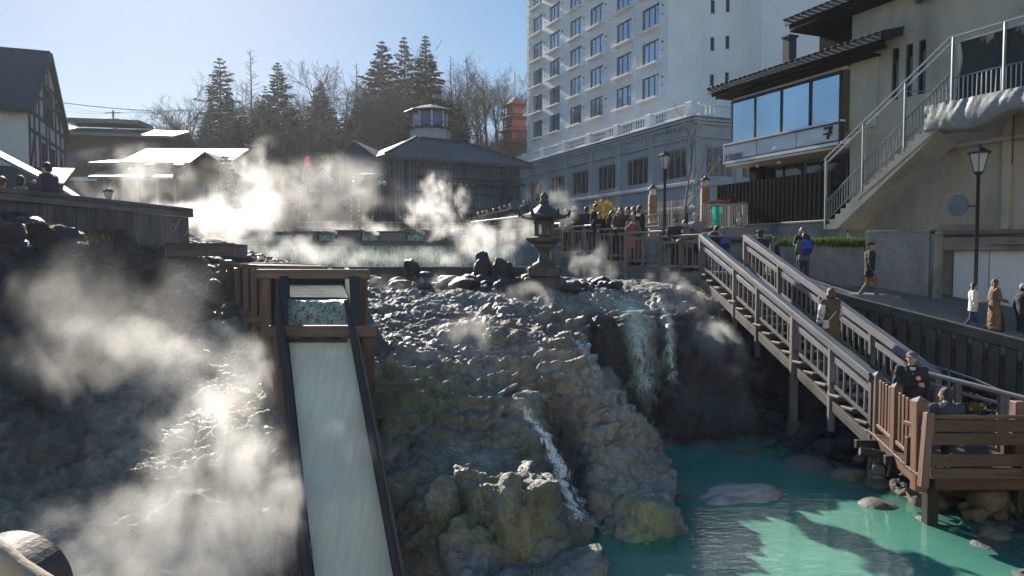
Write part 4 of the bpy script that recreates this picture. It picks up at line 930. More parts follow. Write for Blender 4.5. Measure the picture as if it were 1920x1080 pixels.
M_shingle = pmat('grey_shingles', (.11, .105, .10), (.06, .058, .058), scale=4, bscale=14, bump=1, rough=(.45, .7), bdist=.04)
M_metalroof = pmat('pale_metal_roof', (.20, .19, .17), (.13, .125, .115), scale=2, bscale=9, bump=.6, rough=(.4, .65), spec=.5)
M_redroof = pmat('dull_red_roof', (.16, .055, .04), (.10, .035, .03), scale=3, bscale=14, bump=.4)
M_vermil = pmat('vermilion_lacquer', (.17, .03, .022), (.12, .022, .017), scale=3, bump=.1)
M_glass = glass('window_glass', (.16, .22, .30), .04, metal=.4, spec=1)
M_glass2 = glass('dark_shop_glass', (.025, .028, .032), .05, spec=.8)
M_curtain = pmat('pale_curtain', (.55, .60, .66), (.40, .45, .52), scale=2, stretch=(14, 14, .2), bump=.4, bscale=10, var=.1)
M_frame = pmat('dark_window_frame', (.035, .038, .045), bump=0)
M_lightgls = glass('frosted_lamp_glass', (.62, .60, .56), .3, spec=.4)
def axes(o, ang): return Matrix.Translation(Vector(o)) @ Matrix.Rotation(ang, 4, 'Z')
def face_right(x): return Matrix.Translation((x, 0, 0)) @ Matrix.Rotation(R(90), 4, 'Z')
def holed(mb, x0, x1, z0, z1, holes, M=Matrix.Identity(4), depth=.25, mi=0):
    """wall in the local xz plane (outside is -y) with real openings and their reveals"""
    xs = sorted({x0, x1, *[h[0] for h in holes], *[h[1] for h in holes]}); zs = sorted({z0, z1, *[h[2] for h in holes], *[h[3] for h in holes]})
    xs = [x for x in xs if x0 <= x <= x1]; zs = [z for z in zs if z0 <= z <= z1]
    inh = lambda x, z: any(h[0] < x < h[1] and h[2] < z < h[3] for h in holes)
    T = lambda x, y, z: M @ Vector((x, y, z))
    for k in range(len(zs) - 1):
        i = 0
        while i < len(xs) - 1:
            if inh((xs[i] + xs[i + 1]) / 2, (zs[k] + zs[k + 1]) / 2): i += 1; continue
            j = i
            while j + 1 < len(xs) - 1 and not inh((xs[j + 1] + xs[j + 2]) / 2, (zs[k] + zs[k + 1]) / 2): j += 1
            mb.quad(T(xs[i], 0, zs[k]), T(xs[j + 1], 0, zs[k]), T(xs[j + 1], 0, zs[k + 1]), T(xs[i], 0, zs[k + 1]), mi); i = j + 1
    for a, b, c, d in holes:
        mb.quad(T(a, 0, c), T(a, 0, d), T(a, depth, d), T(a, depth, c), mi); mb.quad(T(b, 0, d), T(b, 0, c), T(b, depth, c), T(b, depth, d), mi)
        mb.quad(T(a, 0, c), T(a, depth, c), T(b, depth, c), T(b, 0, c), mi); mb.quad(T(a, 0, d), T(b, 0, d), T(b, depth, d), T(a, depth, d), mi)
WIN = {}
def window(parent, M, w, h, cols=2, rows=1, split=None, glassm=None, framem=None, curtain=None, sill=None, fw=.07, depth=.12, sillm=None):
    """a window part: frame mesh with its panes, curtain and sill below it; M puts its centre on the wall (local xz, outside -y)"""
    glassm = glassm or M_glass; framem = framem or M_frame
    k = (round(w, 2), round(h, 2), cols, rows, split, glassm.name, framem.name, curtain, sill, fw, depth)
    if k not in WIN:
        f = MB(); cx = [-w / 2 + w * (split if (split and j == 1) else j / cols) for j in range(cols + 1)]; cz = [-h / 2 + h * j / rows for j in range(rows + 1)]
        for j, x in enumerate(cx): q = fw if j in (0, cols) else fw * .7; f.box((x + (q / 2 if j == 0 else -q / 2 if j == cols else 0), depth, 0), (q, .08, h))
        for j, z in enumerate(cz): q = fw if j in (0, rows) else fw * .6; f.box((0, depth - .003, z + (q / 2 if j == 0 else -q / 2 if j == rows else 0)), (w, .08, q))
        panes = [MB().quad((a, 0, c), (b, 0, c), (b, 0, d), (a, 0, d)).mesh('pane', glassm) for a, b in zip(cx[:-1], cx[1:]) for c, d in zip(cz[:-1], cz[1:])]
        cu_ = None
        if curtain:
            g = MB(); n = 16; x0, x1 = -w / 2 + w * curtain[0], -w / 2 + w * curtain[1]
            for j in range(n + 1): x = x0 + (x1 - x0) * j / n; y = .03 * (j % 2); g.v += [(x, y, -h / 2 + .06), (x, y, h / 2 - .06)]
            g.f = [(2 * j, 2 * j + 2, 2 * j + 3, 2 * j + 1) for j in range(n)]; g.m = [0] * n; cu_ = g.mesh('curtain', M_curtain)
        si_ = None
        if sill: si_ = MB().box((0, -sill[0] / 2, -h / 2 - sill[1] / 2), (w + sill[2], sill[0], sill[1]), bev=.02).mesh('sill', sillm or M_white)
        WIN[k] = (f.mesh('window', framem), panes, cu_, si_)
    f, panes, cu_, si_ = WIN[k]
    o = local('window', f, parent, M)
    for p in panes: local('pane', p, o, Matrix.Translation((0, depth + .01 + .002 * random.random(), 0)) @ Matrix.Rotation(random.uniform(-.012, .012), 4, 'Z'))
    if cu_: local('curtain', cu_, o, Matrix.Translation((0, depth + .02 - .005, 0)))
    if si_: local('sill', si_, o)
    return o
Tl = lambda x, y, z: Matrix.Translation((x, y, z))
def lbox(name, parent, c, d, mat, bev=0, rot=None):
    M = Tl(*c) @ (rot if rot is not None else Matrix.Identity(4)); return local(name, boxmesh_c(d, mat, bev), parent, M)
def boxmesh_c(d, mat, bev=0):
    k = ('c', round(d[0], 3), round(d[1], 3), round(d[2], 3), mat.name, bev)
    if k not in BOXES:
        me = bpy.data.meshes.new('block'); vs, fs = boxdata(d[0], d[1], d[2], bev); me.from_pydata(vs, [], fs); me.materials.append(mat); me.update(); BOXES[k] = me
    return BOXES[k]

PI_ = math.pi
# ---------- hotel tower ----------
ANG = math.atan2(-.92, .385)
M_cglass = glass('curtained_window_glass', (.38, .47, .58), .05, metal=.62, spec=1)
ht = thing('hotel_tower', (13.9, 67.3, 5), 'tall white hotel tower with rows of windows and little balcony sills', 'hotel', rz=ANG)
cols_ = [-27.9, -23.1, -17.8, -13.1, -7.6, -2.9]; rows_ = [15.0, 18.15, 21.35, 24.55, 27.75, 31.0]
g = MB(); holes = [(c - 1.45, c + 1.45, r - 1.05, r + 1.05) for c in cols_ for r in rows_]
holes += [(-19.5, -11, 11.2, 12.3), (-10.4, -6, 11.2, 12.3), (-5.4, -.3, 11.2, 12.4)]
holed(g, -31, 0, 0, 29.4, [h for h in holes if h[3] < 29.4]); holed(g, -31, 0, 29.4, 40, [h for h in holes if h[3] > 29.4])
slits = [(s, z) for s, d in ((4.8, 0), (6.5, .35)) for z in (15.4 + d, 18.75 + d, 22.1 + d, 25.4 + d)]
holed(g, 0, 8.2, 0, 40, [(s - .24, s + .24, z - .62, z + .62) for s, z in slits], face_right(0))
g.quad(Vector((-31, 0, 0)), Vector((-31, 0, 40)), Vector((-31, 22, 40)), Vector((-31, 22, 0))); g.quad((-31, 0, 40), (0, 0, 40), (0, 22, 40), (-31, 22, 40))
g.build_local('wall', M_white, ht)
lbox('wing', ht, (.9, 15.2, 20), (3.4, 14, 40), M_white)
for c in cols_:
    for r in rows_: window(ht, Tl(c, 0, r), 2.9, 2.1, 3, 1, glassm=M_cglass, curtain=(.06, .62) if (c * 7 + r) % 3 > 1 else (.3, .97), sill=(.48, .2, .4), depth=.2)
for c in cols_:
    for r in rows_[:5]: lbox('vent', ht, (c + 2.05, -.04, r + .55), (.14, .1, .14), M_frame); lbox('vent', ht, (c + 2.05, -.04, r - .2), (.1, .08, .1), M_frame)
for s, z in slits: window(ht, face_right(0) @ Tl(s, 0, z), .48, 1.24, 1, 1, glassm=M_glass2, depth=.16, sill=(.1, .06, .14))
for a, b, c, d in holes[-3:]: window(ht, Tl((a + b) / 2, 0, (c + d) / 2), b - a, d - c, int((b - a) / .75), 1, depth=.15)
lbox('cornice', ht, (-15.9, -.55, 33.25), (32.0, 2.2, .22), M_podium, .03); lbox('cornice_step', ht, (-15.8, -.3, 32.95), (31.4, 1.5, .34), M_white, .03)
for j in range(8): lbox('roof_lamp', ht, (-31 + j * 1.3, -1.2, 33.5), (.14, .14, .25), M_black)
lbox('corner_pipe', ht, (-5.4, -.07, 21), (.12, .12, 19), M_white); 
for j in range(30): lbox('quoin', ht, (-30.55, -.03, 12.2 + j * .7), (.9 if j % 2 else .6, .10, .62), M_plaster, .03)
# lower rear block of the hotel seen over the shop roof
hb = thing('hotel_annex', (42, 84, 5), 'white upper storey with a black flat roof slab beside the hotel tower', 'building', rz=ANG)
lbox('wall', hb, (-1, 5, 13), (12, 10, 26), M_white); lbox('roof', hb, (-1, 4.4, 26.3), (14.5, 12.5, .7), M_tile, .05); lbox('penthouse', hb, (-7, 8, 27.6), (3, 3, 2), M_white)
# ---------- hotel podium ----------
hp_ = thing('hotel_podium', (14.8, 61, 5), 'pale grey low front wing of the hotel with a stone balustrade on its roof', 'building', rz=ANG)
pil = [0, -5.9, -11.5, -17.0, -22.5, -28.0, -33.5]; g = MB(); holes = []
for a, b in zip(pil[1:], pil[:-1]): holes.append(((a + b) / 2 - 1.85, (a + b) / 2 + 1.85, 5.9, 8.35))
dark = [((a + b) / 2 - 2.2, (a + b) / 2 + 2.2, .3, 3.0) for a, b in zip(pil[1:], pil[:-1])]
holed(g, -36, 0, 0, 10.7, holes + dark); rh = [(1.2, 3.9, 5.9, 8.35), (4.9, 7.6, 5.9, 8.35), (8.6, 11.3, 5.9, 8.35)]; rd = [(1, 6, .3, 3), (7, 12, .3, 3)]
holed(g, 0, 16, 0, 10.7, rh + rd, face_right(0)); g.quad((-36, 0, 10.7), (0, 0, 10.7), (0, 16, 10.7), (-36, 16, 10.7)); g.quad((-36, 0, 0), (-36, 0, 10.7), (-36, 16, 10.7), (-36, 16, 0))
g.build_local('wall', M_podium, hp_)
for a, b, c, d in holes: window(hp_, Tl((a + b) / 2, 0, (c + d) / 2), b - a, d - c, 4, 1, glassm=M_glass2, framem=M_podium, fw=.1, depth=.18)
for a, b, c, d in rh: window(hp_, face_right(0) @ Tl((a + b) / 2, 0, (c + d) / 2), b - a, d - c, 4, 1, glassm=M_glass2, framem=M_podium, fw=.1, depth=.18)
M_orange = pmat('amber_curtain', (.35, .17, .04), (.22, .09, .02), scale=4, stretch=(6, 6, 1), bump=.2)
for s in (2.0, 3.2, 5.4): local('curtain', boxmesh_c((.55, .02, 1.5), M_orange), hp_, face_right(0) @ Tl(s, .17, 6.9))
for a, b, c, d in dark: window(hp_, Tl((a + b) / 2, 0, (c + d) / 2), b - a, d - c, 3, 1, glassm=M_glass2, depth=.2)
for a, b, c, d in rd: window(hp_, face_right(0) @ Tl((a + b) / 2, 0, (c + d) / 2), b - a, d - c, 3, 1, glassm=M_glass2, depth=.2)
FR = face_right(0)
for x in pil: lbox('pilaster', hp_, (x - .3, -.08, 6.7), (.75, .22, 7.4), M_podium, .02)
for s in (.35, 4.4, 8.1, 11.9): local('pilaster', boxmesh_c((.6, .2, 7.4), M_podium, .02), hp_, FR @ Tl(s, -.08, 6.7))
for z, h_, o_ in ((5.35, .3, .22), (3.35, .22, .26), (9.1, .2, .2), (10.45, .22, .42), (10.66, .1, .55), (10.2, .2, .28)):
    lbox('string_course', hp_, (-17.8, -o_ / 2, z), (36.6, o_ + .04, h_), M_podium, .02); local('string_course', boxmesh_c((16, o_ + .04, h_), M_podium, .02), hp_, FR @ Tl(8 + .04, -o_ / 2 + .003, z + .004))
for a, b in zip(pil[1:], pil[:-1]):
    for z, h_ in ((4.35, 1.2), (9.65, .7)):
        lbox('wall_panel', hp_, ((a + b) / 2 - .3, -.03, z), (3.9, .08, h_), M_podium, .03); lbox('medallion', hp_, ((a + b) / 2 - .3, -.09, z), (.9, .05, .3), M_podium, .02)
    for j in range(9): lbox('dentil', hp_, (a + .3 + j * .6, -.24, 9.98), (.24, .2, .2), M_podium)
bal = MB().lathe([(.09, 0), (.09, .06), (.05, .12), (.1, .34), (.05, .56), (.08, .64), (.08, .7)], 8).mesh('baluster', M_white)
lbox('balustrade_base', hp_, (-18, -.2, 10.82), (36.4, .3, .2), M_white, .02); lbox('balustrade_rail', hp_, (-18, -.2, 11.73), (36.4, .32, .16), M_white, .02)
local('balustrade_base', boxmesh_c((16, .3, .2), M_white, .02), hp_, FR @ Tl(8.2, -.18, 10.825)); local('balustrade_rail', boxmesh_c((16, .32, .16), M_white, .02), hp_, FR @ Tl(8.2, -.18, 11.735))
for x in [-36 + k * .42 for k in range(86)]:
    if min(abs(x - p + .3) for p in pil) > .5: local('baluster', bal, hp_, Tl(x, -.2, 10.93))
for s in [1 + k * .42 for k in range(34)]: local('baluster', bal, hp_, FR @ Tl(s, -.18, 10.93))
for x in pil: lbox('pedestal', hp_, (x - .3, -.2, 11.35), (.9, .5, 1.1), M_white, .04)

# ---------- convenience store ----------
sA = Vector((12.36, 28, 0)); sh_ = thing('convenience_store', (12.36, 28, 5.3), 'beige convenience store with corner glass windows, white sign band and dark tiled roofs', 'shop', rz=ANG)
b0 = -5.3   # local z of world zero
Z = lambda z: z + b0
g = MB(); sl_ = [(x - .15, x + .15, Z(9.85), Z(11.65)) for x in (1.9, 2.45, 2.95)]
holed(g, 0, 14, Z(5.0), Z(14.2), sl_, Tl(0, .3, 0), .2)
g.quad((0, .3, Z(5.0)), (0, .3, Z(14.2)), (0, 9, Z(14.2)), (0, 9, Z(5)))
g.quad((14, .3, Z(5.0)), (14, 9, Z(5)), (14, 9, Z(14.2)), (14, .3, Z(14.2)))
g.build_local('wall', M_beige, sh_)
for x in (1.9, 2.45, 2.95): window(sh_, Tl(x, .3, Z(10.75)), .3, 1.8, 1, 1, glassm=M_glass2, depth=.1)
lbox('pilaster', sh_, (.62, .26, Z(10.5)), (1.2, .12, 2.9), M_beige, .02)
# glazed corner room
gl = glass('shop_corner_glass', (.50, .62, .74), .03, metal=.75, spec=1)
lbox('floor_slab', sh_, (-3.25, 2.6, Z(8.55)), (6.5, 5.2, .12), M_beige); lbox('room_ceiling', sh_, (-3.25, 2.6, Z(11.42)), (6.4, 5.0, .1), M_plaster)
lbox('room_wall', sh_, (-3.0, 3.2, Z(10.4)), (6.2, .1, 2.0), M_plaster)
wf = window(sh_, Tl(-3.35, .06, Z(10.37)), 6.3, 1.95, 4, 1, glassm=gl, fw=.1, depth=.0)
window(sh_, Tl(-6.5, 0, 0) @ Matrix.Rotation(R(-90), 4, 'Z') @ Tl(-2.4, 0, Z(10.37)), 4.6, 1.95, 2, 1, glassm=gl, fw=.08, depth=.0)
M_amber = pmat('amber_lit_partition', (.75, .62, .40), (.7, .58, .38), bump=0)
# sign band
M_signw = pmat('white_sign_sheet', (.72, .74, .78), (.66, .68, .72), scale=.8, bump=.1, rough=(.25, .4))
sb = MB(); n = 60
def wav(x, z): return -.16 - .05 * (math.sin(x * 1.9 + .6) * math.cos(z * 3 + x) ) * (1 if z < Z(9.0) else .3) - .035 * math.sin(x * 5.1) * (z < Z(8.98))
zr = [Z(8.72) + .13 * k for k in range(6)]
sb.add([(-6.62 + 6.6 * j / n, wav(-6.62 + 6.6 * j / n, z) if 0 < r_ < 5 else -.16, z) for r_, z in enumerate(zr) for j in range(n + 1)], [(r_ * (n + 1) + j, r_ * (n + 1) + j + 1, (r_ + 1) * (n + 1) + j + 1, (r_ + 1) * (n + 1) + j) for r_ in range(5) for j in range(n)])
sg = sb.build_local('sign_sheet', M_signw, sh_, smooth=True)
for z, m, h_ in ((9.42, M_signw, .08), (9.36, M_frame, .05), (9.31, M_signw, .0), (8.69, M_frame, .06), (8.60, M_signw, .12), (8.52, M_frame, .05)):
    if h_: lbox('sign_trim', sh_, (-3.3, -.12, Z(z)), (6.75, .2, h_), m)
for x in (-4.5, -2.2): lbox('sign_joint', sh_, (x, -.215, Z(9.04)), (.012, .02, .6), M_frame)
lbox('sign_end', sh_, (-.02, -.12, Z(9.0)), (.07, .21, .9), M_frame); lbox('sign_end', sh_, (-6.65, -.12, Z(9.0)), (.05, .21, .86), M_signw)
M_ink = pmat('dark_sign_lettering', (.045, .05, .07), bump=0)
def text(parent, s, M, size, mat, ext=.01):
    cu_ = bpy.data.curves.new('lettering', 'FONT'); cu_.body = s; cu_.size = size; cu_.extrude = ext; cu_.offset = .008; cu_.align_x = 'CENTER'; cu_.align_y = 'CENTER'
    o = bpy.data.objects.new('tmp', cu_); COL.objects.link(o); dg = bpy.context.evaluated_depsgraph_get(); me = bpy.data.meshes.new_from_object(o.evaluated_get(dg)); bpy.data.objects.remove(o)
    me.materials.clear(); me.materials.append(mat); return local('lettering', me, parent, M)
text(sh_, '7-ELEVEN', Tl(-5.95, -.25, Z(8.84)) @ Matrix.Rotation(R(90), 4, 'X'), .26, M_ink)
g = MB()   # the big stroked seven
g.box((-.55, -.23, Z(9.24)), (.42, .03, .09)); g.beam((-.40, -.23, Z(9.22)), (-.58, -.23, Z(8.82)), .03, .13, up=(0, 1, 0)); g.box((-.55, -.245, Z(9.02)), (.44, .03, .07))
g.build_local('lettering', M_ink, sh_)
# soffit, recessed shopfront and counters
lbox('soffit', sh_, (-3.2, .9, Z(8.45)), (6.6, 2.3, .08), M_beige)
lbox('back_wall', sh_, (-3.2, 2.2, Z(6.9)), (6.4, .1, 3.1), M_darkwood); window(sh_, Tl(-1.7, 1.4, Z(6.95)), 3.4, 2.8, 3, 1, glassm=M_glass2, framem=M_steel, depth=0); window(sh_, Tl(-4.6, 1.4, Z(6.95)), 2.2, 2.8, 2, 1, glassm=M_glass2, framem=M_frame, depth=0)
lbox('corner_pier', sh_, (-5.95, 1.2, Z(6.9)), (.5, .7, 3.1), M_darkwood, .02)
for x in (-4.9, -3.6): MB().lathe([(.02, 0), (.09, -.05), (.07, -.12), (.02, -.13)], 10, (x, .2, Z(8.38))).build_local('ceiling_lamp', M_steel_white, sh_)
# roofs
def tiled_roof(name, x0, x1, y0, y1, ze, zr_, parent, thick=.32, steps=3):
    rf = local(name, MB().prism([(x0, y0, ze + .02), (x1, y0, ze + .02), (x1, y1, zr_), (x0, y1, zr_)], (0, 0, -.22)).mesh(name, M_tile), parent)
    for k in range(steps): lbox('fascia', parent, ((x0 + x1) / 2 + .06 * k, y0 + .05 + .12 * k, ze - .13 - .13 * k), (x1 - x0 - .14 * k, .08, .14), M_darkwood)
    n = int((x1 - x0) / .3)
    for k in range(n + 1):
        x = x0 + (x1 - x0) * k / n; a, c = Vector((x, y0 - .03, ze + .05)), Vector((x, y1, zr_ + .03)); M_, L_ = beam_matrix(a, c); local('tile_row', boxmesh(L_, .11, .08, M_tile, .02), parent, M_)
    return rf
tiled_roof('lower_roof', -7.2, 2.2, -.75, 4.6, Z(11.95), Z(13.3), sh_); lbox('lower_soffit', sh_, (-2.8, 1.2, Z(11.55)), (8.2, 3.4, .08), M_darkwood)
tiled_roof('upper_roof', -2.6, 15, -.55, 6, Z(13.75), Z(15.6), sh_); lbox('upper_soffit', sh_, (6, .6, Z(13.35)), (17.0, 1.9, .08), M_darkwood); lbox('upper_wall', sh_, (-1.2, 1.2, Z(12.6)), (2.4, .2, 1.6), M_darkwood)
for k in range(5): MB().lathe([(.12, 0), (.15, .03), (.15, .09), (.0, .09)], 12).build_local('eave_lamp', M_black, sh_).matrix_basis = Tl(3.0 + k * .42, .12, Z(12.95)) @ Matrix.Rotation(R(90), 4, 'X')
cm = lbox('chimney', sh_, (-4.6, 1.6, Z(13.2)), (.42, .42, 1.3), M_black, .02); lbox('chimney_cap', sh_, (-4.6, 1.6, Z(13.9)), (.52, .52, .08), M_black)
MB().tube([(1.0, -.05, Z(9.0)), (1.0, -.05, Z(5.6))], .05, 8).build_local('downpipe', M_beige, sh_)
for x in (6.0, 8.0): lbox('pilaster', sh_, (x, .2, Z(7.0)), (.22, .2, 3.6), M_beige, .02)
lbox('ledge', sh_, (8, .12, Z(7.9)), (12, .36, .12), M_beige, .02)
MB().tube([(6.35, -.1, Z(8.6)), (6.35, -.1, Z(7.1))], .02, 6).build_local('cable', M_black, sh_)
# black slat screen in front of the shop
bs = thing('slat_screen', (11, 30, 5.4), 'tall black slat screen fence below the white shop sign', 'fence', rz=ANG)
Ms = wmat(sh_); inv = wmat(bs).inverted()
for j in range(56):
    x = -6.1 + j * .118; put('slat', boxmesh_c((.095, .03, 1.95), M_darkwood), bs, Ms @ Tl(x, -.95 + .012 * (j % 2), Z(6.55)))
for z in (5.8, 7.2): put('rail', boxmesh_c((6.6, .05, .08), M_darkwood), bs, Ms @ Tl(-2.9, -.9, Z(z)))
kw = thing('curb_wall', (11, 29, 5), 'low grey concrete curb wall under the black slat screen', 'wall', rz=ANG)
put('block', boxmesh_c((8.2, .35, 1.0), M_concrete, .02), kw, Ms @ Tl(-2.9, -1.2, Z(5.12))); put('coping', boxmesh_c((8.3, .45, .1), M_concrete, .03), kw, Ms @ Tl(-2.9, -1.2, Z(5.66)))
# ---------- outside staircase ----------
sx = thing('steel_staircase', (12, 27, 5.3), 'concrete outside staircase with grey steel railings climbing to the shop upper floor', 'stairs', rz=ANG)
ns = 20; x0, x1_, z0, z1_ = .6, 5.4, 5.35, 8.9; dx, dz = (x1_ - x0) / ns, (z1_ - z0) / ns
M_stairc = pmat('pale_stair_concrete', (.44, .42, .38), (.36, .34, .30), scale=1.5, bscale=25, bump=.3, dirt=(.24, .20, .15), dscale=.8, space='World', var=0)
poly = []
for k in range(ns): poly += [(x0 + k * dx, -1.5, z0 + k * dz), (x0 + k * dx, -1.5, z0 + (k + 1) * dz)]
poly += [(x1_, -1.5, z1_), (x1_ + .2, -1.5, z1_), (x1_ + .2, -1.5, z1_ - .3), (x0 + .55, -1.5, z0 - .0)]
g = MB(); g.prism([(a, b_, Z(c)) for a, b_, c in poly], (0, 1.25, 0)); put('flight', g.mesh('flight', M_stairc), sx, Ms)
put('landing', boxmesh_c((6.5, 1.8, .25), M_stairc), sx, Ms @ Tl(x1_ + 3.4, -.6, Z(z1_ - .13)))
g = MB(); g.prism([(a, -1.52, Z(c)) for a, c in ((x0 + 1.5, 6.35), (x1_ + .2, 8.62), (x1_ + .2, 8.55), (x0 + 1.5, 6.28))], (0, -.02, 0)); put('rust_strip', g.mesh('rust_strip', pmat('rusty_edge', (.22, .12, .06), (.14, .08, .05), bump=.3)), sx, Ms)
yr = -1.46; SP = lambda x: z0 + (x - x0) * (z1_ - z0) / (x1_ - x0)
def L3(x, z, y=yr): return Ms @ Vector((x, y, Z(z)))
for dz_, y in ((.98, yr), (.30, yr)):
    beam('rail', L3(x0, SP(x0) + dz_ , y), L3(x1_, SP(x1_) + dz_, y), .04, .05, M_steel, sx); beam('rail', L3(x1_, z1_ + dz_ - .2, y), L3(x1_ + 6.5, z1_ + dz_ - .2, y), .04, .05, M_steel, sx)
for y in (-.3,): beam('rail', L3(x0, SP(x0) + .95, y), L3(x1_, SP(x1_) + .95, y), .04, .05, M_steel, sx)
for k in range(42):
    x = x0 + (k + .5) * (x1_ - x0) / 42; beam('baluster', L3(x, SP(x) + .31), L3(x, SP(x) + .96), .03, .02, M_steel, sx, bev=0)
M_steel_pale = pmat('pale_grey_steel', (.42, .44, .45), (.34, .36, .37), scale=4, rough=(.35, .5), bump=.05)
for k in range(46):
    x = x1_ + (k + .5) * .14; beam('baluster', L3(x, z1_ + .12), L3(x, z1_ + .76), .03, .022, M_steel_pale, sx, bev=0)
hi = [(x0 - .1, SP(x0) + 2.5), (x1_ - .1, z1_ + 2.0), (x1_ + 6.5, z1_ + 2.0)]
for dd in (0, -.2):
    for (a, c) in zip(hi[:-1], hi[1:]): beam('high_rail', L3(a[0], a[1] + dd), L3(c[0], c[1] + dd), .05, .05, M_steel_pale, sx)
for x in (x0, x0 + 1.6, x0 + 3.2, x1_, x1_ + 1.55, x1_ + 3.1, x1_ + 4.6):
    zt = SP(x) + 2.5 - .5 * (x - x0) / (x1_ - x0) if x <= x1_ else z1_ + 2.0; zb = SP(min(x, x1_)) ; beam('post', L3(x, zb), L3(x, zt), .07, .07, M_steel, sx, bev=.005)
for x in (x0 + 1.6, x0 + 3.2): beam('brace', L3(x, SP(x) + 1.9), L3(x + .9, SP(x) + 1.9, .25), .03, .03, M_steel, sx)
M_net = pmat('dark_green_net', (.03, .042, .035), (.02, .03, .026), scale=3, bscale=30, bump=.3)
g = MB(); nn = 24
g.add([(x1_ + .1 + 6.2 * j / nn, yr + .06 + .03 * math.sin(j * 1.7 + r_), Z(z1_ + .1 + r_ * .57)) for r_ in range(4) for j in range(nn + 1)], [(r_ * (nn + 1) + j, r_ * (nn + 1) + j + 1, (r_ + 1) * (nn + 1) + j + 1, (r_ + 1) * (nn + 1) + j) for r_ in range(3) for j in range(nn)])
put('net', g.mesh('net', M_net, True), sx, Ms)
# grey tarpaulin slung under the landing
tp = thing('tarpaulin', (14, 22.5, 8.2), 'grey wrinkled tarpaulin wrapped under the landing of the outside staircase', 'tarpaulin', rz=ANG)
g = MB(); na, nb_ = 110, 22; vs = []
for j in range(nb_ + 1):
    q = j / nb_
    for i in range(na + 1):
        x = x1_ - .85 + 7.4 * i / na; edge = min(1, i / 16); xx = np.array([[x * 3.2 + q * 1.4, q * .9, 1.3], [x * 1.1 - q * .6, q * 1.5, 7.1]])
        f_ = fbm(xx, 3, .5, ridge=True); sag = .14 * math.sin(x * 1.35 + .5) + .07 * math.sin(x * 3.3)
        y = yr - .07 - .10 * math.sin(math.pi * min(1, q * 1.25)) * edge + 1.3 * max(0, q - .68) - .05 * (f_[0] - .4) - .06 * (f_[1] - .4) * q
        z = z1_ + .10 - (.78 + sag) * min(1, q / .72) * (.62 + .38 * edge) - .10 * max(0, q - .72) - .35 * (1 - edge) * q + .03 * (f_[0] - .4)
        vs.append((x, y, Z(z)))
g.add(vs, [(j * (na + 1) + i, j * (na + 1) + i + 1, (j + 1) * (na + 1) + i + 1, (j + 1) * (na + 1) + i) for j in range(nb_) for i in range(na)])
put('sheet', g.mesh('sheet', pmat('grey_tarpaulin', (.27, .275, .265), (.18, .185, .18), scale=2, bscale=14, bump=.3, rough=(.4, .6), space='World', var=0), True), tp, Ms)

# ---------- retaining walls beside the path ----------
w1 = thing('retaining_wall', (11, 26, 3.7), 'grey concrete retaining wall with grass along its top behind the path', 'wall')
Wp = [Vector((7.9, 28.9, 0)), Vector((10.3, 26, 0)), Vector((11.72, 24.85, 0))]
for a, c in zip(Wp[:-1], Wp[1:]):
    nrm_ = Vector((c.y - a.y, a.x - c.x, 0)).normalized(); nrm_ = nrm_ if nrm_.y > 0 else -nrm_
    MB().prism([(a.x, a.y, 2.6), (c.x, c.y, 2.6), (c.x, c.y, 4.72), (a.x, a.y, 4.82)], nrm_ * .4).build('block', M_concrete, w1)
w2 = thing('high_wall', (12.4, 24.2, 3), 'high rough concrete wall with a flat coping right of the grassy wall', 'wall')
a, c = Vector((11.73, 24.8, 0)), Vector((13.12, 23.5, 0)); nv = Vector((.68, .73, 0))
MB().prism([(a.x, a.y, 2.2), (c.x, c.y, 2.2), (c.x, c.y, 5.15), (a.x, a.y, 5.15)], nv * 2.2).build('block', pmat('rough_cast_concrete', (.34, .325, .30), (.24, .23, .21), scale=9, bscale=26, bump=1, space='World', var=0, dirt=(.12, .11, .10), dscale=.9, bdist=.025), w2)
beam('coping', (a.x + .3, a.y + .3, 5.2), (c.x + .32, c.y + .3, 5.2), .8, .1, M_concrete, w2, bev=.02)
dr = thing('garage_bay', (14, 22.9, 2.6), 'recessed concrete bay with a wide pale blue-white double door', 'building')
d0, d1 = Vector((13.3, 23.45, 0)), Vector((17.2, 20.3, 0)); dd = (d1 - d0).normalized(); dn = Vector((-dd.y, dd.x, 0)); dn = dn if dn.y > 0 else -dn
beam('jamb', d0 + Vector((0, 0, 2.0)), d0 + Vector((0, 0, 5.1)), .3, .3, M_concrete, dr, bev=.02)
beam('lintel', d0 + Vector((0, 0, 4.78)) + dn * .2, d1 + Vector((0, 0, 4.78)) + dn * .2, .3, .42, M_concrete, dr, bev=.02)
MB().prism([d0 + dn * .55 + Vector((0, 0, 1)), d1 + dn * .55 + Vector((0, 0, 1)), d1 + dn * .55 + Vector((0, 0, 5.4)), d0 + dn * .55 + Vector((0, 0, 5.4))], dn * .3).build('back_wall', M_concrete, dr)
M_door = pmat('pale_door_sheet', (.62, .64, .68), (.57, .59, .63), scale=.7, bump=.06, rough=(.4, .55), dirt=(.42, .42, .43), dscale=.6)
for s in (.42, 1.38): q = d0 + dd * (s + .47) + dn * .5; put('door', boxmesh(.94, .05, 2.3, M_door, .006), dr, Matrix.Translation((q.x, q.y, 3.42)) @ Matrix.Rotation(math.atan2(dd.y, dd.x), 4, 'Z'))
beam('canopy', d0 + dd * 1.5 - dn * .1 + Vector((0, 0, 4.78)), d1 - dn * .1 + Vector((0, 0, 4.72)), .5, .04, M_steel, dr)
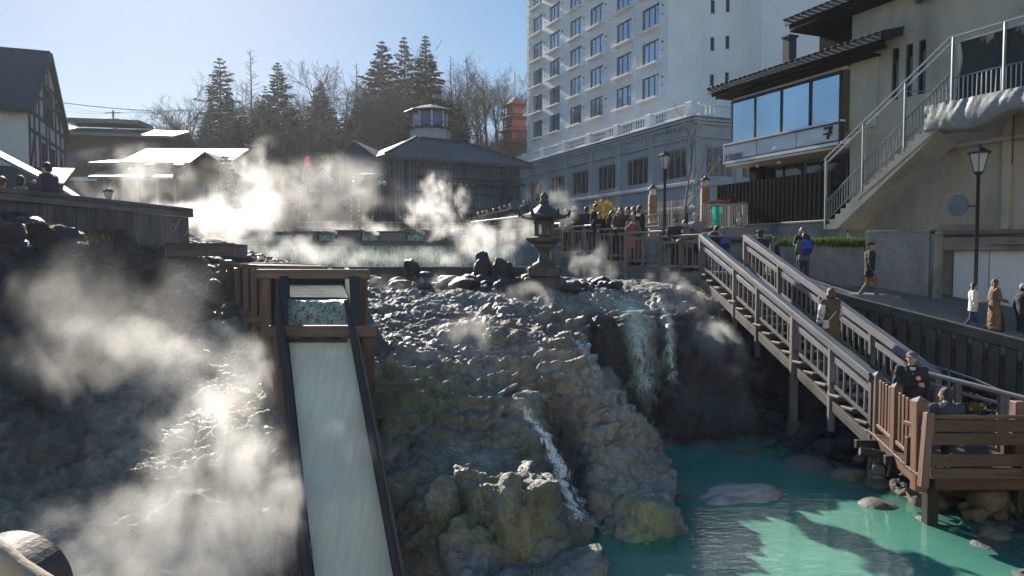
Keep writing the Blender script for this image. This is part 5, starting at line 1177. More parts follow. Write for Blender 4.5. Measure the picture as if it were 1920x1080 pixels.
beam('roof_edge', d0 + dn * .1 + Vector((0, 0, 5.12)), d1 + dn * .1 + Vector((0, 0, 5.12)), .7, .12, M_concrete, dr, bev=.02); beam('rusty_flashing', d0 + dd * .2 - dn * .27 + Vector((0, 0, 5.13)), d1 - dn * .27 + Vector((0, 0, 5.13)), .02, .08, pmat('rusty_edge', (.3, .2, .1)), dr)

# ---------- half-timbered inn at the left ----------
A_ = math.atan2(.37, .93); inn = thing('half_timbered_inn', (-24.4, 38, 5), 'half-timbered inn with white plaster, dark beams and a steep dark roof', 'building', rz=A_)
D_ = 9.7; He, Hr = 7.0, 10.6
g = MB(); gw = [(2.6, 4.0, 1.0, 2.3), (5.2, 6.6, 1.0, 2.3), (2.9, 4.4, 4.0, 5.6), (5.3, 6.8, 4.0, 5.6), (3.6, 6.1, 6.9, 8.7)]
holed(g, 0, D_, 0, He, [h for h in gw if h[3] < He], face_right(0)); holed(g, -22, 0, 0, He, [(-6.5, -2.2, 4.6, 5.9), (-14, -9, 4.6, 5.9)])
T2 = face_right(0); g.quad(T2 @ Vector((3.6, 0, He)), T2 @ Vector((3.6, 0, He)), T2 @ Vector((3.6, 0, He)), T2 @ Vector((3.6, 0, He)))
g.v = g.v; g.add([T2 @ Vector(p) for p in ((0, 0, He), (D_, 0, He), (D_ / 2, 0, Hr))], [(0, 1, 2)])
g.build_local('wall', M_plaster, inn)
for a, b, c, d in gw:
    window(inn, face_right(0) @ Tl((a + b) / 2, -.02, (c + d) / 2), b - a, d - c, 4, 2, glassm=M_glass, framem=M_timber, depth=0 if d > He else .08)
for a, b, c, d in [(-6.5, -2.2, 4.6, 5.9), (-14, -9, 4.6, 5.9)]: window(inn, Tl((a + b) / 2, 0, (c + d) / 2), b - a, d - c, 3, 1, depth=.1)
def tb(parent, s0, z0, s1, z1, M, w=.2): 
    a, c = M @ Vector((s0, -.02, z0)), M @ Vector((s1, -.02, z1)); Mw = wmat(parent); beam('timber', Mw @ a, Mw @ c, w, .06, M_timber, parent, up=Mw.to_3x3() @ (M.to_3x3() @ Vector((0, 1, 0))), bev=0)
for s in (.1, 1.25, 2.45, 4.2, 5.05, 6.9, 8.3, 9.6): tb(inn, s, 0, s, He + (min(s, D_ - s) * .7), T2)
for z in (.3, 2.6, 3.7, 5.85, 6.8): tb(inn, 0, z, D_, z, T2)
for z, e in ((8.9, 2.4), (7.9, 1.4)): tb(inn, e, z, D_ - e, z, T2, .16)
for s0, z0_, s1, z1__ in ((.1, 3.7, 1.25, 5.8), (8.3, 5.8, 9.6, 3.7), (1.4, 6.8, 2.4, 8.4), (7.3, 8.4, 8.3, 6.8), (.1, 2.5, 1.25, .4), (9.6, 2.5, 8.3, .4)): tb(inn, s0, z0_, s1, z1__, T2, .16)
for x in (-1.4, -7.4): tb(inn, x, 3.2, x, He, Matrix.Identity(4))
ov = .32
for s_ in (0, 1):
    ya, yb = (-.7, D_ / 2) if s_ == 0 else (D_ + .7, D_ / 2); za, zb = He - .5, Hr + .12
    local('roof', MB().prism([(-23, ya, za), (ov, ya, za), (ov * .6, yb, zb), (-23, yb, zb)], (0, 0, .22)).mesh('roof', M_tile), inn)
    tb(inn, ya if s_ == 0 else ya, za + .02, yb, zb + .02, face_right(ov * .8), .2)
lbox('awning', inn, (-9, -1.6, 3.3), (22, 3.4, .2), M_tile, rot=Matrix.Rotation(R(18), 4, 'X'))
lbox('lower_wall', inn, (-9, -1.0, 1.4), (20, .2, 3.0), M_timber)
lbox('side_porch', inn, (1.0, 4.8, 2.8), (2.0, 8.5, .2), M_tile, rot=Matrix.Rotation(R(14), 4, 'Y'))
# sunlit eave in front of the inn
ev = thing('stall_roof', (-15, 22, 5), 'low stall roof with a sunlit sloping edge behind the plank parapet', 'roof')
a, c = P(-60, 262, 22), P(88, 338, 23.4)
MB().prism([a, c, c + Vector((-1.2, 2.0, .35)), a + Vector((-1.2, 2.0, .35))], (0, 0, -.10)).build('roof_sheet', M_metalroof, ev)
for q in (a, c): beam('post', q + Vector((-.3, .4, 0)), (q.x - .3, q.y + .4, 4.6), .1, .1, M_timber, ev)
a2, c2 = P(118, 355, 23), P(160, 382, 23.4); MB().prism([a2, c2, c2 + Vector((-.8, 1.4, .25)), a2 + Vector((-.8, 1.4, .25))], (0, 0, -.08)).build('roof_sheet', M_metalroof, ev)

# ---------- houses across the square ----------
def house(name, o, ang, w, d, he, hr, wall, roof, label, axis='x', over=.5, wins=(), pitch_thick=.18, cat='house'):
    h = thing(name, o, label, cat, rz=ang); g = MB()
    fh = [(x - ww / 2, x + ww / 2, z - hh / 2, z + hh / 2) for x, z, ww, hh, c_ in wins]
    holed(g, 0, w, 0, he, fh); g.quad((0, 0, 0), (0, 0, he), (0, d, he), (0, d, 0)); g.quad((w, 0, 0), (w, d, 0), (w, d, he), (w, 0, he))
    if axis == 'x': g.add([(0, 0, he), (0, d, he), (0, d / 2, hr)], [(0, 2, 1)]); g.add([(w, 0, he), (w, d, he), (w, d / 2, hr)], [(0, 1, 2)])
    else: g.add([(0, 0, he), (w, 0, he), (w / 2, 0, hr)], [(0, 1, 2)])
    g.build_local('wall', wall, h)
    for x, z, ww, hh, c_ in wins: window(h, Tl(x, 0, z), ww, hh, c_, 1 if hh < 1.3 else 2, depth=.08)
    if axis == 'x':
        k = (hr - he) / (d / 2)
        for s_ in (0, 1):
            ya, yb = (-over, d / 2) if s_ == 0 else (d + over, d / 2); pl = [(-over, ya, he - over * k), (w + over, ya, he - over * k), (w + over, yb, hr), (-over, yb, hr)]
            local('roof', MB().prism(pl, (0, 0, pitch_thick)).mesh('roof', roof), h)
    else:
        k = (hr - he) / (w / 2)
        for s_ in (0, 1):
            xa, xb = (-over, w / 2) if s_ == 0 else (w + over, w / 2); pl = [(xa, -over, he - over * k), (xb, -over, hr), (xb, d, hr), (xa, d, he - over * k)]
            local('roof', MB().prism(pl, (0, 0, pitch_thick)).mesh('roof', roof), h)
    return h
p = P(98, 330, 62); lo = house('long_lodge', (p.x, p.y, 5.2), .22, 8.8, 12, 9.3, 10.6, M_timber, M_metalroof, 'long brown two-storey lodge with a sunlit pale metal roof beyond the inn', 'x', .7,
      [(1.2, 7.2, 1.3, 1.2, 2), (3.2, 7.2, 1.3, 1.2, 2), (5.2, 7.2, 1.3, 1.2, 2), (7.2, 7.2, 1.3, 1.2, 2), (2.0, 4.0, 2.4, 1.2, 3), (6.0, 4.0, 2.4, 1.2, 3)])
lbox('mid_band', lo, (4.4, -.1, 5.6), (8.8, .16, .3), M_plaster); lbox('upper_roof', lo, (3.2, 4, 10.9), (6.2, 5, .35), M_metalroof, rot=Matrix.Rotation(R(4), 4, 'X'))
M_brownroof = pmat('brown_metal_roof', (.30, .24, .20), (.22, .17, .145), scale=2, stretch=(1, 6, 1), bscale=9, bump=.4, rough=(.42, .6))
p = P(245, 330, 46); hs = house('wooden_house', (p.x, p.y, 4.6), .05, 5.6, 7, 5.5, 6.7, M_timber, M_metalroof, 'brown wooden house with a glaring sunlit roof and two skylights on its lower roof', 'x', .5, [(4.3, 4.6, .8, 1.4, 2)])
lbox('lower_roof', hs, (1.6, -1.3, 4.75), (5.4, 3.4, .16), M_brownroof, rot=Matrix.Rotation(R(16), 4, 'X'))
for x in (1.6, 3.3): lbox('skylight', hs, (x, -1.0, 5.2), (.55, .5, .26), M_timber, .02, rot=Matrix.Rotation(R(16), 4, 'X'))
lbox('lower_wall', hs, (1.6, -2.3, 2.2), (4.9, .2, 4.4), M_timber); lbox('side_roof', hs, (-1.3, .6, 5.6), (1.8, 2.6, .14), M_metalroof, rot=Matrix.Rotation(R(10), 4, 'X'))
for x in (-.4, .5, 1.5, 2.6, 3.6): lbox('board', hs, (x, -2.44, 2.2), (.12, .06, 4.3), M_wood_grey)
p = P(345, 330, 43.5); h2 = house('gabled_shop', (p.x, p.y, 4.6), -.05, 2.9, 5, 4.6, 5.6, M_timber, M_tile, 'dark brown gabled shop with small-paned windows beside the decorated fir', 'y', .45, [(1.0, 3.2, .55, 1.5, 1), (1.65, 3.2, .55, 1.5, 2), (2.4, 3.0, .6, 1.6, 3), (1.4, 1.2, 1.4, 1.4, 2)])
p = P(252, 300, 80); house('small_hut', (p.x, p.y, 12.5), .1, 3.4, 4, 3.2, 4.6, M_timber, M_tile, 'small dark gabled hut up the slope behind the wooden house', 'y', .4)
p = P(560, 380, 66); h3 = house('red_roofed_house', (p.x, p.y, 5.0), -.08, 4.5, 8, 5.0, 7.2, M_timber, M_redroof, 'white gabled house with a dull red roof and arched attic window', 'y', .9, [(1.1, 4.3, 1.5, .9, 2), (3.1, 4.3, 1.9, .9, 3), (1.2, 2.0, 1.6, 1.2, 2), (3.2, 2.0, 1.6, 1.2, 2)])
g = MB(); g.prism([(0, -.03, 4.98), (4.5, -.03, 4.98), (2.25, -.03, 7.05)], (0, .05, 0)); g.build_local('gable_panel', M_plaster, h3)
g = MB(); g.prism([(1.4, -.06, 5.05), (3.1, -.06, 5.05), (3.1, -.06, 5.6), (2.6, -.06, 6.05), (1.9, -.06, 6.05), (1.4, -.06, 5.6)], (0, .02, 0)); at_ = g.build_local('attic_window', M_plaster, h3)
for x in (1.55, 1.97, 2.4, 2.82):
    local('pane', MB().quad((0, 0, 0), (.34, 0, 0), (.34, 0, .5 if x in (1.55, 2.82) else .8), (0, 0, .5 if x in (1.55, 2.82) else .8)).mesh('pane', M_glass), at_, Tl(x - .02, -.075, 5.13))
for s0, z0_, s1, z1__ in ((-.3, 4.95, 4.8, 4.95), (.9, 5.0, .9, 5.7), (3.6, 5.0, 3.6, 5.7), (-.2, 3.2, 4.7, 3.2)): tb(h3, s0, z0_, s1, z1__, Matrix.Identity(4), .14)
# unseen inns added behind the photographer to bounce sunlight into the shade; they face the sun and show in the shop's panes
for k, (x, w, hh, lab, wl) in enumerate([(30, 17, 13, 'unseen cream four-storey inn added behind the viewing platform for bounce light, east end', M_plaster), (12, 20, 15, 'unseen tall white inn added directly behind the viewing platform for bounce light', M_white), (-9, 19, 12, 'unseen cream inn with a tiled roof added behind the viewing platform for bounce light, west end', M_plaster)]):
    house('inn', (x, -17 - k % 2, 2.7), PI_, w, 10, hh, hh + 2.5, wl, M_tile, lab, 'x', .8, [(1.8 + j * 2.9, 1.9 + i * 3.1, 1.5, 1.6, 2) for j in range(int(w / 2.9)) for i in range(int(hh / 3.1))], cat='inn')
# ---------- dark bathhouse with its lantern turret ----------
BA = math.atan2(.54, .84); bh = thing('bathhouse', (-8.84, 55, 5.1), 'large blue-grey wooden bathhouse with hipped shingle roof and octagonal turret', 'bathhouse', rz=BA)
H = 6.5; Lx, Ly = 11.2, 8.5
g = MB(); holed(g, 0, Lx, 0, H, [(5.0, 10.3, .2, 2.6)], depth=.8); T3 = Matrix.Rotation(R(-90), 4, 'Z')
holed(g, -Ly, 0, 0, H, [(-3.6, -1.6, .2, 2.4)], T3, .5); g.quad((Lx, 0, 0), (Lx, Ly, 0), (Lx, Ly, H), (Lx, 0, H)); g.build_local('wall', M_bath, bh)
lbox('entrance_back', bh, (7.7, .9, 1.4), (5.6, .1, 2.8), M_glass2)
for x in (6.3, 7.7, 9.1): lbox('porch_post', bh, (x, -.9, 1.35), (.2, .2, 2.7), M_bathtrim)
for k in range(38): lbox('batten', bh, (.15 + k * .295, -.03, 3.25), (.06, .06, 6.4), M_bathtrim)
for k in range(28): local('batten', boxmesh_c((.06, .06, 6.4), M_bathtrim), bh, T3 @ Tl(-.15 - k * .3, -.03, 3.25))
for x in (.12, 1.2, 2.6, 6.2, 9.6, 11.05): lbox('corner_board', bh, (x, -.07, 3.25), (.24, .12, 6.5), M_bathtrim)
for z, h_, dp in ((5.15, .5, 1.0), (2.85, .35, 1.5)):
    lbox('canopy', bh, (6.6, -dp / 2, z), (9.0, dp + .2, .12), M_bathtrim, rot=Matrix.Rotation(R(14), 4, 'X')); lbox('canopy_edge', bh, (6.6, -dp - .05, z - .2), (9.1, .1, .16), M_bathtrim)
for k in range(7): MB().ball((3.2 + k * .5, -1.12, 4.75), .09).build_local('eave_lamp', M_lightgls, bh)
local('porch_gable', MB().prism([(8.6, -1.7, 2.95), (10.8, -1.7, 2.95), (9.7, -1.7, 3.9)], (0, 1.6, 0)).mesh('porch_gable', M_shingle), bh)
for z in (5.9, 4.1): lbox('string_board', bh, (Lx / 2, -.06, z), (Lx, .1, .16), M_bathtrim)
o_ = .8; e = [(-o_, -o_, H), (Lx + o_, -o_, H), (Lx + o_, Ly + o_, H), (-o_, Ly + o_, H)]; t_ = [(3.4, 2.8, H + 2.0), (7.2, 2.8, H + 2.0), (7.2, 5.7, H + 2.0), (3.4, 5.7, H + 2.0)]
for k in range(4):
    k2 = (k + 1) % 4; local('roof', MB().prism([e[k], e[k2], t_[k2], t_[k]], (0, 0, .14)).mesh('roof', M_shingle), bh)
    local('roof_ridge', boxmesh(beam_matrix(e[k], t_[k])[1], .22, .16, M_tile, .02), bh, Tl(0, 0, .2) @ beam_matrix(e[k], t_[k])[0])
lbox('eave_board', bh, (Lx / 2, -o_, H - .06), (Lx + 2 * o_, .1, .22), M_bathtrim); local('eave_board', boxmesh_c((Ly + 2 * o_, .1, .22), M_bathtrim), bh, T3 @ Tl(-Ly / 2, -o_, H - .06))
cx_, cy_ = 5.3, 4.2; rt = math.pi / 8
def oct_(name, prof, mat): return MB().lathe(prof, 8, (cx_, cy_, 0), rot=rt).build_local(name, mat, bh)
MB().lathe([(4.4, H + 1.0), (2.9, H + 1.7), (2.2, H + 2.2)], 4, (cx_, cy_, 0), rot=R(45)).build_local('turret_skirt', M_tile, bh); oct_('turret_drum', [(1.65, H + 1.7), (1.65, H + 3.0)], M_podium); oct_('turret_ledge', [(1.85, H + 3.0), (1.9, H + 3.15), (1.35, H + 3.2)], M_bathtrim); tw = oct_('turret', [(1.3, H + 3.1), (1.3, H + 4.5)], M_timber)
oct_('turret_roof', [(2.15, H + 4.45), (2.1, H + 4.53), (1.0, H + 4.9), (.05, H + 5.15)], M_shingle)
for k in range(8):
    q = rt + k * math.pi / 4 + rt; ap = 1.3 * math.cos(rt); M_ = Tl(cx_, cy_, H + 3.85) @ Matrix.Rotation(q + R(90), 4, 'Z') @ Tl(0, -ap - .03, 0)
    local('turret_window', boxmesh_c((.7, .05, 1.0), glass('turret_glass', (.05, .12, .35), .1)), bh, M_); 
    v_ = Vector((cx_ + 1.32 * math.cos(rt + k * math.pi / 4), cy_ + 1.32 * math.sin(rt + k * math.pi / 4), 0)); lbox('turret_post', bh, (v_.x, v_.y, H + 3.8), (.14, .14, 1.4), M_plaster)
    a_ = Vector((cx_ + 1.82 * math.cos(rt + k * math.pi / 4), cy_ + 1.82 * math.sin(rt + k * math.pi / 4), H + 3.5)); c_ = Vector((cx_ + 1.82 * math.cos(rt + (k + 1) * math.pi / 4), cy_ + 1.82 * math.sin(rt + (k + 1) * math.pi / 4), H + 3.5)); local('turret_rail', boxmesh(beam_matrix(a_, c_)[1], .06, .06, M_bathtrim, 0), bh, beam_matrix(a_, c_)[0])
# side wing with a gable and round lamps
wg = thing('bathhouse_wing', (-13.0, 56, 5.1), 'small gabled side wing of the bathhouse with lattice window and shingle roof', 'building', rz=-.15)
g = MB(); holed(g, 0, 3.6, 0, 6.0, [(1.6, 3.0, .3, 2.4)]); g.quad((0, 0, 0), (0, 0, 6), (0, 6, 6), (0, 6, 0)); g.add([(0, 0, 6.0), (3.6, 0, 6.0), (1.4, 0, 7.6)], [(0, 1, 2)]); g.build_local('wall', M_bath, wg)
window(wg, Tl(2.3, 0, 1.35), 1.4, 2.1, 2, 1, glassm=M_glass2, depth=.2)
local('roof', MB().prism([(-.5, -.5, 5.5), (1.4, -.5, 7.7), (1.4, 6, 7.7), (-.5, 6, 5.5)], (0, 0, .15)).mesh('roof', M_shingle), wg); local('roof', MB().prism([(4.2, -.5, 5.7), (1.4, -.5, 7.7), (1.4, 6, 7.7), (4.2, 6, 5.7)], (0, 0, .15)).mesh('roof', M_shingle), wg)
lbox('canopy', wg, (2.2, -.5, 3.0), (3.4, 1.2, .12), M_bathtrim)
for k in range(12): lbox('batten', wg, (.15 + k * .3, -.03, 3.0), (.05, .05, 5.8), M_bathtrim)
for x in (2.0, 2.4, 2.8): MB().ball((x, -.15, 5.1), .14).build_local('round_lamp', M_lightgls, wg)
kk = thing('lattice_kiosk', (-11.35, 52, 5.1), 'small wooden kiosk with a bright slanted roof and white lattice panels', 'kiosk', rz=.1)
for x in (0, .5, 1.0, 1.5):
    for z in range(7): lbox('lattice_pane', kk, (x + .2, 0, 1.0 + z * .36), (.16 if x else .1, .05, .24), M_plaster)
lbox('wall', kk, (.9, .3, 1.6), (1.9, .5, 3.2), M_timber); lbox('roof', kk, (.6, -.1, 3.6), (2.6, 1.7, .1), M_metalroof, rot=Matrix.Rotation(R(-24), 4, 'Y'))
# ---------- pagoda ----------
pg = thing('pagoda', (.45, 116, 18.0), 'red five-storey pagoda with a golden spire on the wooded hill', 'pagoda', rz=.5)
for k in range(5):
    z = .3 + k * 1.95; r = 1.62 - k * .13; rr_ = 3.0 - k * .2
    MB().lathe([(r * 1.2, z), (r * 1.2, z + 1.5)], 4, rot=R(45)).build_local('storey', M_vermil, pg)
    MB().lathe([(r * 1.75, z + 1.15), (r * 1.9, z + 1.3)], 4, rot=R(45)).build_local('bracket', M_vermil, pg); MB().lathe([(r * 1.5, z + .1), (r * 1.5, z + .18)], 4, rot=R(45)).build_local('balcony', M_vermil, pg)
    g = MB(); n = 4
    pr = [(rr_, z + 1.42), (rr_ * .98, z + 1.52), (rr_ * .6, z + 1.78), (rr_ * .35, z + 2.15)] if k < 4 else [(rr_, z + 1.42), (rr_ * .98, z + 1.52), (rr_ * .55, z + 1.9), (.05, z + 2.8)]
    g.lathe(pr, 4, rot=R(45)); g.build_local('roof', pmat('pagoda_roof', (.13, .05, .04), (.09, .04, .035)), pg)
MB().lathe([(.12, 12.3), (.14, 12.5), (.05, 12.7)] + sum([[(.13, 12.9 + j * .22), (.06, 13.0 + j * .22)] for j in range(8)], []) + [(.03, 15.0), (.005, 15.6)], 8).build_local('spire', pmat('gilded_spire', (.6, .45, .18), metal=.6, rough=(.3, .5)), pg)
# ======================= TREES AND PLANTS =======================
M_bark = pmat('dark_bark', (.042, .034, .03), (.026, .021, .019), scale=3, stretch=(1, 1, .3), bscale=12, bump=.8)
M_barkpale = pmat('pale_bark', (.20, .18, .165), (.13, .115, .105), scale=3, stretch=(1, 1, .3), bscale=12, bump=.6)
M_needle = leafmat('conifer_needles', (.022, .030, .022), (.036, .040, .028), .15)
M_needle2 = leafmat('fir_needles', (.028, .045, .032), (.045, .065, .045), .2)
def tri_mesh(name, v, f, mat):
    me = bpy.data.meshes.new(name); me.from_pydata([tuple(x) for x in v], [], f); me.materials.append(mat); me.update(); return me
def conifer(seed, H, R0, base=.12, whorls=26, dens=1.0, top=.25, mat=None, droop=.35, power=.9, nb=(5, 7)):
    r = random.Random(seed); t = MB(); n = 7
    t.tube([(r.uniform(-.02, .02) * H * .2 * k / n, r.uniform(-.02, .02) * H * .2 * k / n, H * k / n) for k in range(n + 1)], [H * .016 * (1 - .93 * k / n) + .015 for k in range(n + 1)], 7)
    v = []; f = []
    for w in range(whorls):
        q = w / (whorls - 1); z = H * (base + (.985 - base) * q ** .92); L0 = R0 * ((1 - q) ** power) * (.8 + .4 * math.sin(w * 1.9 + seed) * .4) + .18
        if q > .6: L0 *= .9
        m = r.randint(*nb); a0 = r.uniform(0, 6.28)
        for b in range(m):
            if r.random() < .1: continue
            a = a0 + 6.28 * b / m + r.uniform(-.35, .35); L = L0 * r.uniform(.6, 1.15); d = Vector((math.cos(a), math.sin(a), 0)); up0 = r.uniform(.0, .25) + .3 * q
            pts = []
            for k in range(5):
                s = k / 4; pts.append(Vector((0, 0, z)) + d * L * s + Vector((0, 0, L * (up0 * s - droop * s * s * (1.15 - q) + .10 * s ** 3))))
            t.tube(pts, [.03 * H / 20 * (1 - .8 * k / 4) + .008 for k in range(5)], 3, caps=False)
            ns = max(4, int(L * 5.2 * dens))
            side = Vector((-d.y, d.x, 0))
            for k in range(ns):
                s = .12 + .9 * (k + r.random() * .6) / ns; i = min(3, int(s * 4)); p = pts[i].lerp(pts[i + 1], min(1, s * 4 - i)); ln = (.30 + .42 * (1 - abs(s - .45))) * min(1, L / 2 + .4) * r.uniform(.8, 1.3) * (H / 20) ** .3
                for sg in (-1, 1):
                    dr = (d * r.uniform(.5, .9) + side * sg * r.uniform(.5, .9) + Vector((0, 0, r.uniform(-.45, .12)))).normalized(); wv = Vector((r.uniform(-1, 1), r.uniform(-1, 1), r.uniform(.3, 1))).cross(dr).normalized() * ln * .26
                    b0 = len(v); v += [p - wv * .4, p + dr * ln * .5 + wv, p + dr * ln, p + dr * ln * .5 - wv]; f.append((b0, b0 + 1, b0 + 2, b0 + 3))
    return t.mesh('trunk', M_bark, True), tri_mesh('crown', v, f, mat or M_needle)
def bare_tree(seed, H, spread=.55, levels=4, trunk=.32, mat=None, lean=.1, kids=(9, 6, 5, 4), rad=.018, up=.5, thin=1):
    r = random.Random(seed); t = MB(); c = MB(); mat = mat or M_bark
    def br(p, d, L, rd, lv):
        n = 5 if lv < 2 else 3; pts = [p]; dd = d.copy()
        for k in range(n):
            dd = (dd + Vector((r.gauss(0, 1), r.gauss(0, 1), r.gauss(0, .6) + up * .25)) * (.12 if lv else .05)).normalized(); pts.append(pts[-1] + dd * L / n)
        rs = [rd * (1 - (.72 if lv else .6) * k / n) for k in range(n + 1)]
        (t if lv == 0 else c).tube(pts, rs, 6 if lv == 0 else 4 if lv == 1 else 3, caps=lv == 0)
        if lv >= levels: return
        m = kids[min(lv, len(kids) - 1)]
        for k in range(m):
            s = (trunk + (1 - trunk) * (k + .7 * r.random()) / m) if lv == 0 else .25 + .75 * (k + .6 * r.random()) / m
            i = min(n - 1, int(s * n)); q = pts[i].lerp(pts[i + 1], s * n - i); dr = (pts[i + 1] - pts[i]).normalized()
            a = dr.cross(Vector((r.gauss(0, 1), r.gauss(0, 1), r.gauss(0, 1)))).normalized(); ang = r.uniform(.45, 1.0) * spread * 1.6
            nd = (dr * math.cos(ang) + a * math.sin(ang) + Vector((0, 0, up * .2))).normalized()
            br(q, nd, L * r.uniform(.42, .62) * (1.15 - .35 * s if lv == 0 else 1), max(rs[i] * .55, (.022 if lv < 2 else .017) * thin), lv + 1)
        
    br(Vector((0, 0, 0)), Vector((lean * r.uniform(-1, 1), lean * r.uniform(-1, 1), 1)).normalized(), H * .72, H * rad, 0)
    return t.mesh('trunk', mat, True), c.mesh('crown', mat)
def larch(seed, H, R0):
    r = random.Random(seed); t = MB(); c = MB()
    t.tube([(r.uniform(-.15, .15), r.uniform(-.15, .15), H * k / 6) for k in range(7)], [H * .012 * (1 - .92 * k / 6) + .02 for k in range(7)], 6)
    for w in range(70):
        q = .22 + .77 * w / 70; L = R0 * (1.05 - q) ** .8 * r.uniform(.5, 1.1) + .2; a = r.uniform(0, 6.28); d = Vector((math.cos(a), math.sin(a), 0)); p = Vector((0, 0, H * q))
        pts = [p + d * L * s + Vector((0, 0, L * (.10 * s + .30 * s * s))) for s in (0, .35, .7, 1)]; c.tube(pts, [.05, .035, .022, .012], 3, caps=False)
        for k in range(7):
            s = r.uniform(.2, 1); i = min(2, int(s * 3)); b = pts[i].lerp(pts[i + 1], s * 3 - i); dr = (d * .5 + Vector((r.gauss(0, .7), r.gauss(0, .7), r.uniform(-.3, .5)))).normalized(); c.tube([b, b + dr * L * .16, b + dr * L * .3 + Vector((0, 0, .06))], [.022, .014, .008], 3, caps=False)
    return t.mesh('trunk', M_bark, True), c.mesh('crown', M_bark)
CON = [conifer(k, 20, 5.6, base=.08 + .05 * (k % 3), whorls=27 + 2 * k, dens=1.25, power=.85 + .08 * k) for k in range(4)]
SPARSE = [conifer(20 + k, 20, 5.2, base=.22, whorls=22, dens=.75, power=.8, nb=(5, 6)) for k in range(2)]
BARE = [bare_tree(40 + k, 14, .55 + .05 * k, 4) for k in range(5)]
LAR = [larch(60 + k, 20, 3.2) for k in range(3)]
def plant_tree(kind, u, vt, Y, label, cat, group, var, vb=None, H0=20.0, squeeze=1.0):
    if u > 880: Y = 124 + (u % 7)   # beyond the pagoda
    p = P(u, vt, Y); zb = hill_z(p.x, Y) - .3 if vb is None else P(u, vb, Y).z; s = (p.z - zb) / H0
    t = thing(cat.replace(' ', '_'), (p.x, Y, zb), label, cat, group, rz=(u * 1.7) % 6.28)
    for me in kind[var % len(kind)]: local(me.name.split('.')[0], me, t, Matrix.Diagonal((s * squeeze, s * squeeze, s, 1)))
    return t
G1 = 'dark conifers on the wooded hill'
for (u, vt, Y, kd, var, sq, lab) in [
    (412, 108, 104, SPARSE, 0, 1.0, 'loose-limbed conifer at the left end of the wooded hill'),
    (520, 116, 106, CON, 1, 1.0, 'mid-height conifer with a bare lower trunk left of the wide leafless tree'),
    (600, 150, 108, CON, 2, 1.15, 'broad dark conifer standing alone against the low gap in the hill'),
    (716, 76, 110, CON, 0, 1.15, 'left one of the three tallest conifers, broad and dark'),
    (758, 68, 112, SPARSE, 1, .8, 'slim tall conifer, middle of the three tallest on the hill'),
    (798, 66, 108, CON, 3, 1.1, 'right one of the three tallest conifers, with drooping tiers'),
    (455, 200, 98, CON, 3, 1.1, 'short bushy dark conifer below the loose-limbed one on the left'),
    (385, 215, 96, CON, 2, 1.2, 'low dark conifer at the far left edge of the woods'),
    (690, 190, 100, CON, 1, 1.2, 'lower dark conifer in front of the three tallest'),
    (770, 190, 99, CON, 0, 1.2, 'dark conifer directly left of the bathhouse turret')]:
    plant_tree(kd, u, vt, Y, lab, 'conifer', G1, var, squeeze=sq * 1.3)
for (u, vt, Y, var, lab) in [(470, 92, 107, 0, 'tall thin bare larch behind the loose-limbed conifer'), (668, 118, 108, 1, 'bare larch left of the three tallest conifers'), (845, 102, 112, 2, 'slim bare larch right of the three tallest conifers'), (876, 108, 114, 0, 'second slim bare larch right of the three tallest conifers')]:
    plant_tree(LAR, u, vt, Y, lab, 'larch', 'bare larches on the hill', var)
rt_ = random.Random(21)
for k, (u, vt) in enumerate([(398, 190), (428, 175), (480, 180), (500, 160), (540, 185), (565, 200), (580, 215), (622, 190), (645, 205), (670, 180), (700, 150), (735, 160), (760, 150), (785, 140), (815, 160), (840, 170), (865, 185), (440, 225), (505, 230), (550, 240), (625, 245), (690, 235), (725, 215), (830, 215), (872, 225)]):
    plant_tree(CON, u + rt_.uniform(-5, 5), vt, rt_.uniform(100, 117), 'dark conifer packed among the leafless trees on the hill', 'conifer', 'conifers packed on the wooded hill', k, squeeze=rt_.uniform(1.0, 1.4))
named = [(600, 128, 110, 0, 'wide-crowned leafless tree spreading behind the lone broad conifer'), (345, 186, 92, 1, 'large round-crowned leafless tree left of the conifers'), (290, 214, 88, 2, 'leafless tree spreading over the small dark hut'), (912, 130, 106, 3, 'tall leafless tree left of the pagoda'), (945, 150, 104, 4, 'leafless tree rising behind the pagoda')]
for u, vt, Y, var, lab in named: plant_tree(BARE, u, vt, Y, lab, 'leafless tree', 'leafless trees on the hill', var, H0=13.0)
lots = [(640, 170), (735, 150), (840, 150), (870, 160), (890, 148), (930, 165), (970, 160), (320, 225), (265, 235), (370, 205), (430, 190), (500, 180), (555, 190), (575, 175), (628, 205), (655, 190), (700, 175), (752, 170), (822, 165), (858, 180), (905, 175), (560, 240), (610, 250), (480, 235), (530, 245), (680, 235), (740, 240), (860, 230), (890, 235), (925, 230), (960, 225), (990, 180), (400, 245), (345, 245), (245, 240), (655, 255), (585, 262), (630, 268)]
for k, (u, vt) in enumerate(lots): plant_tree(BARE, u + rt_.uniform(-6, 6), vt, rt_.uniform(88, 118), 'leafless tree among the dense dark woods on the hill', 'leafless tree', 'leafless trees in the dense woods', k, H0=13.0, squeeze=rt_.uniform(.9, 1.3))
# undergrowth of the hill: nobody could count it
v = []; f = []
for k in range(26000):
    x = rt_.uniform(-75, 30); y = rt_.uniform(74, 122); z = hill_z(x, y) if k % 1 == 0 else 0
    for j in range(3):
        a = Vector((x + rt_.gauss(0, .5), y, z)); d = Vector((rt_.gauss(0, .6), rt_.gauss(0, .6), 1)).normalized(); L = rt_.uniform(1.0, 4.6); w = Vector((rt_.gauss(0, 1), rt_.gauss(0, 1), .2)).normalized() * .05
        b = len(v); v += [a - w, a + w, a + d * L]; f.append((b, b + 1, b + 2))
tag(put('undergrowth', tri_mesh('undergrowth', v, f, pmat('dry_undergrowth', (.045, .035, .03), (.028, .023, .02), bump=0, var=0))), kind='stuff')
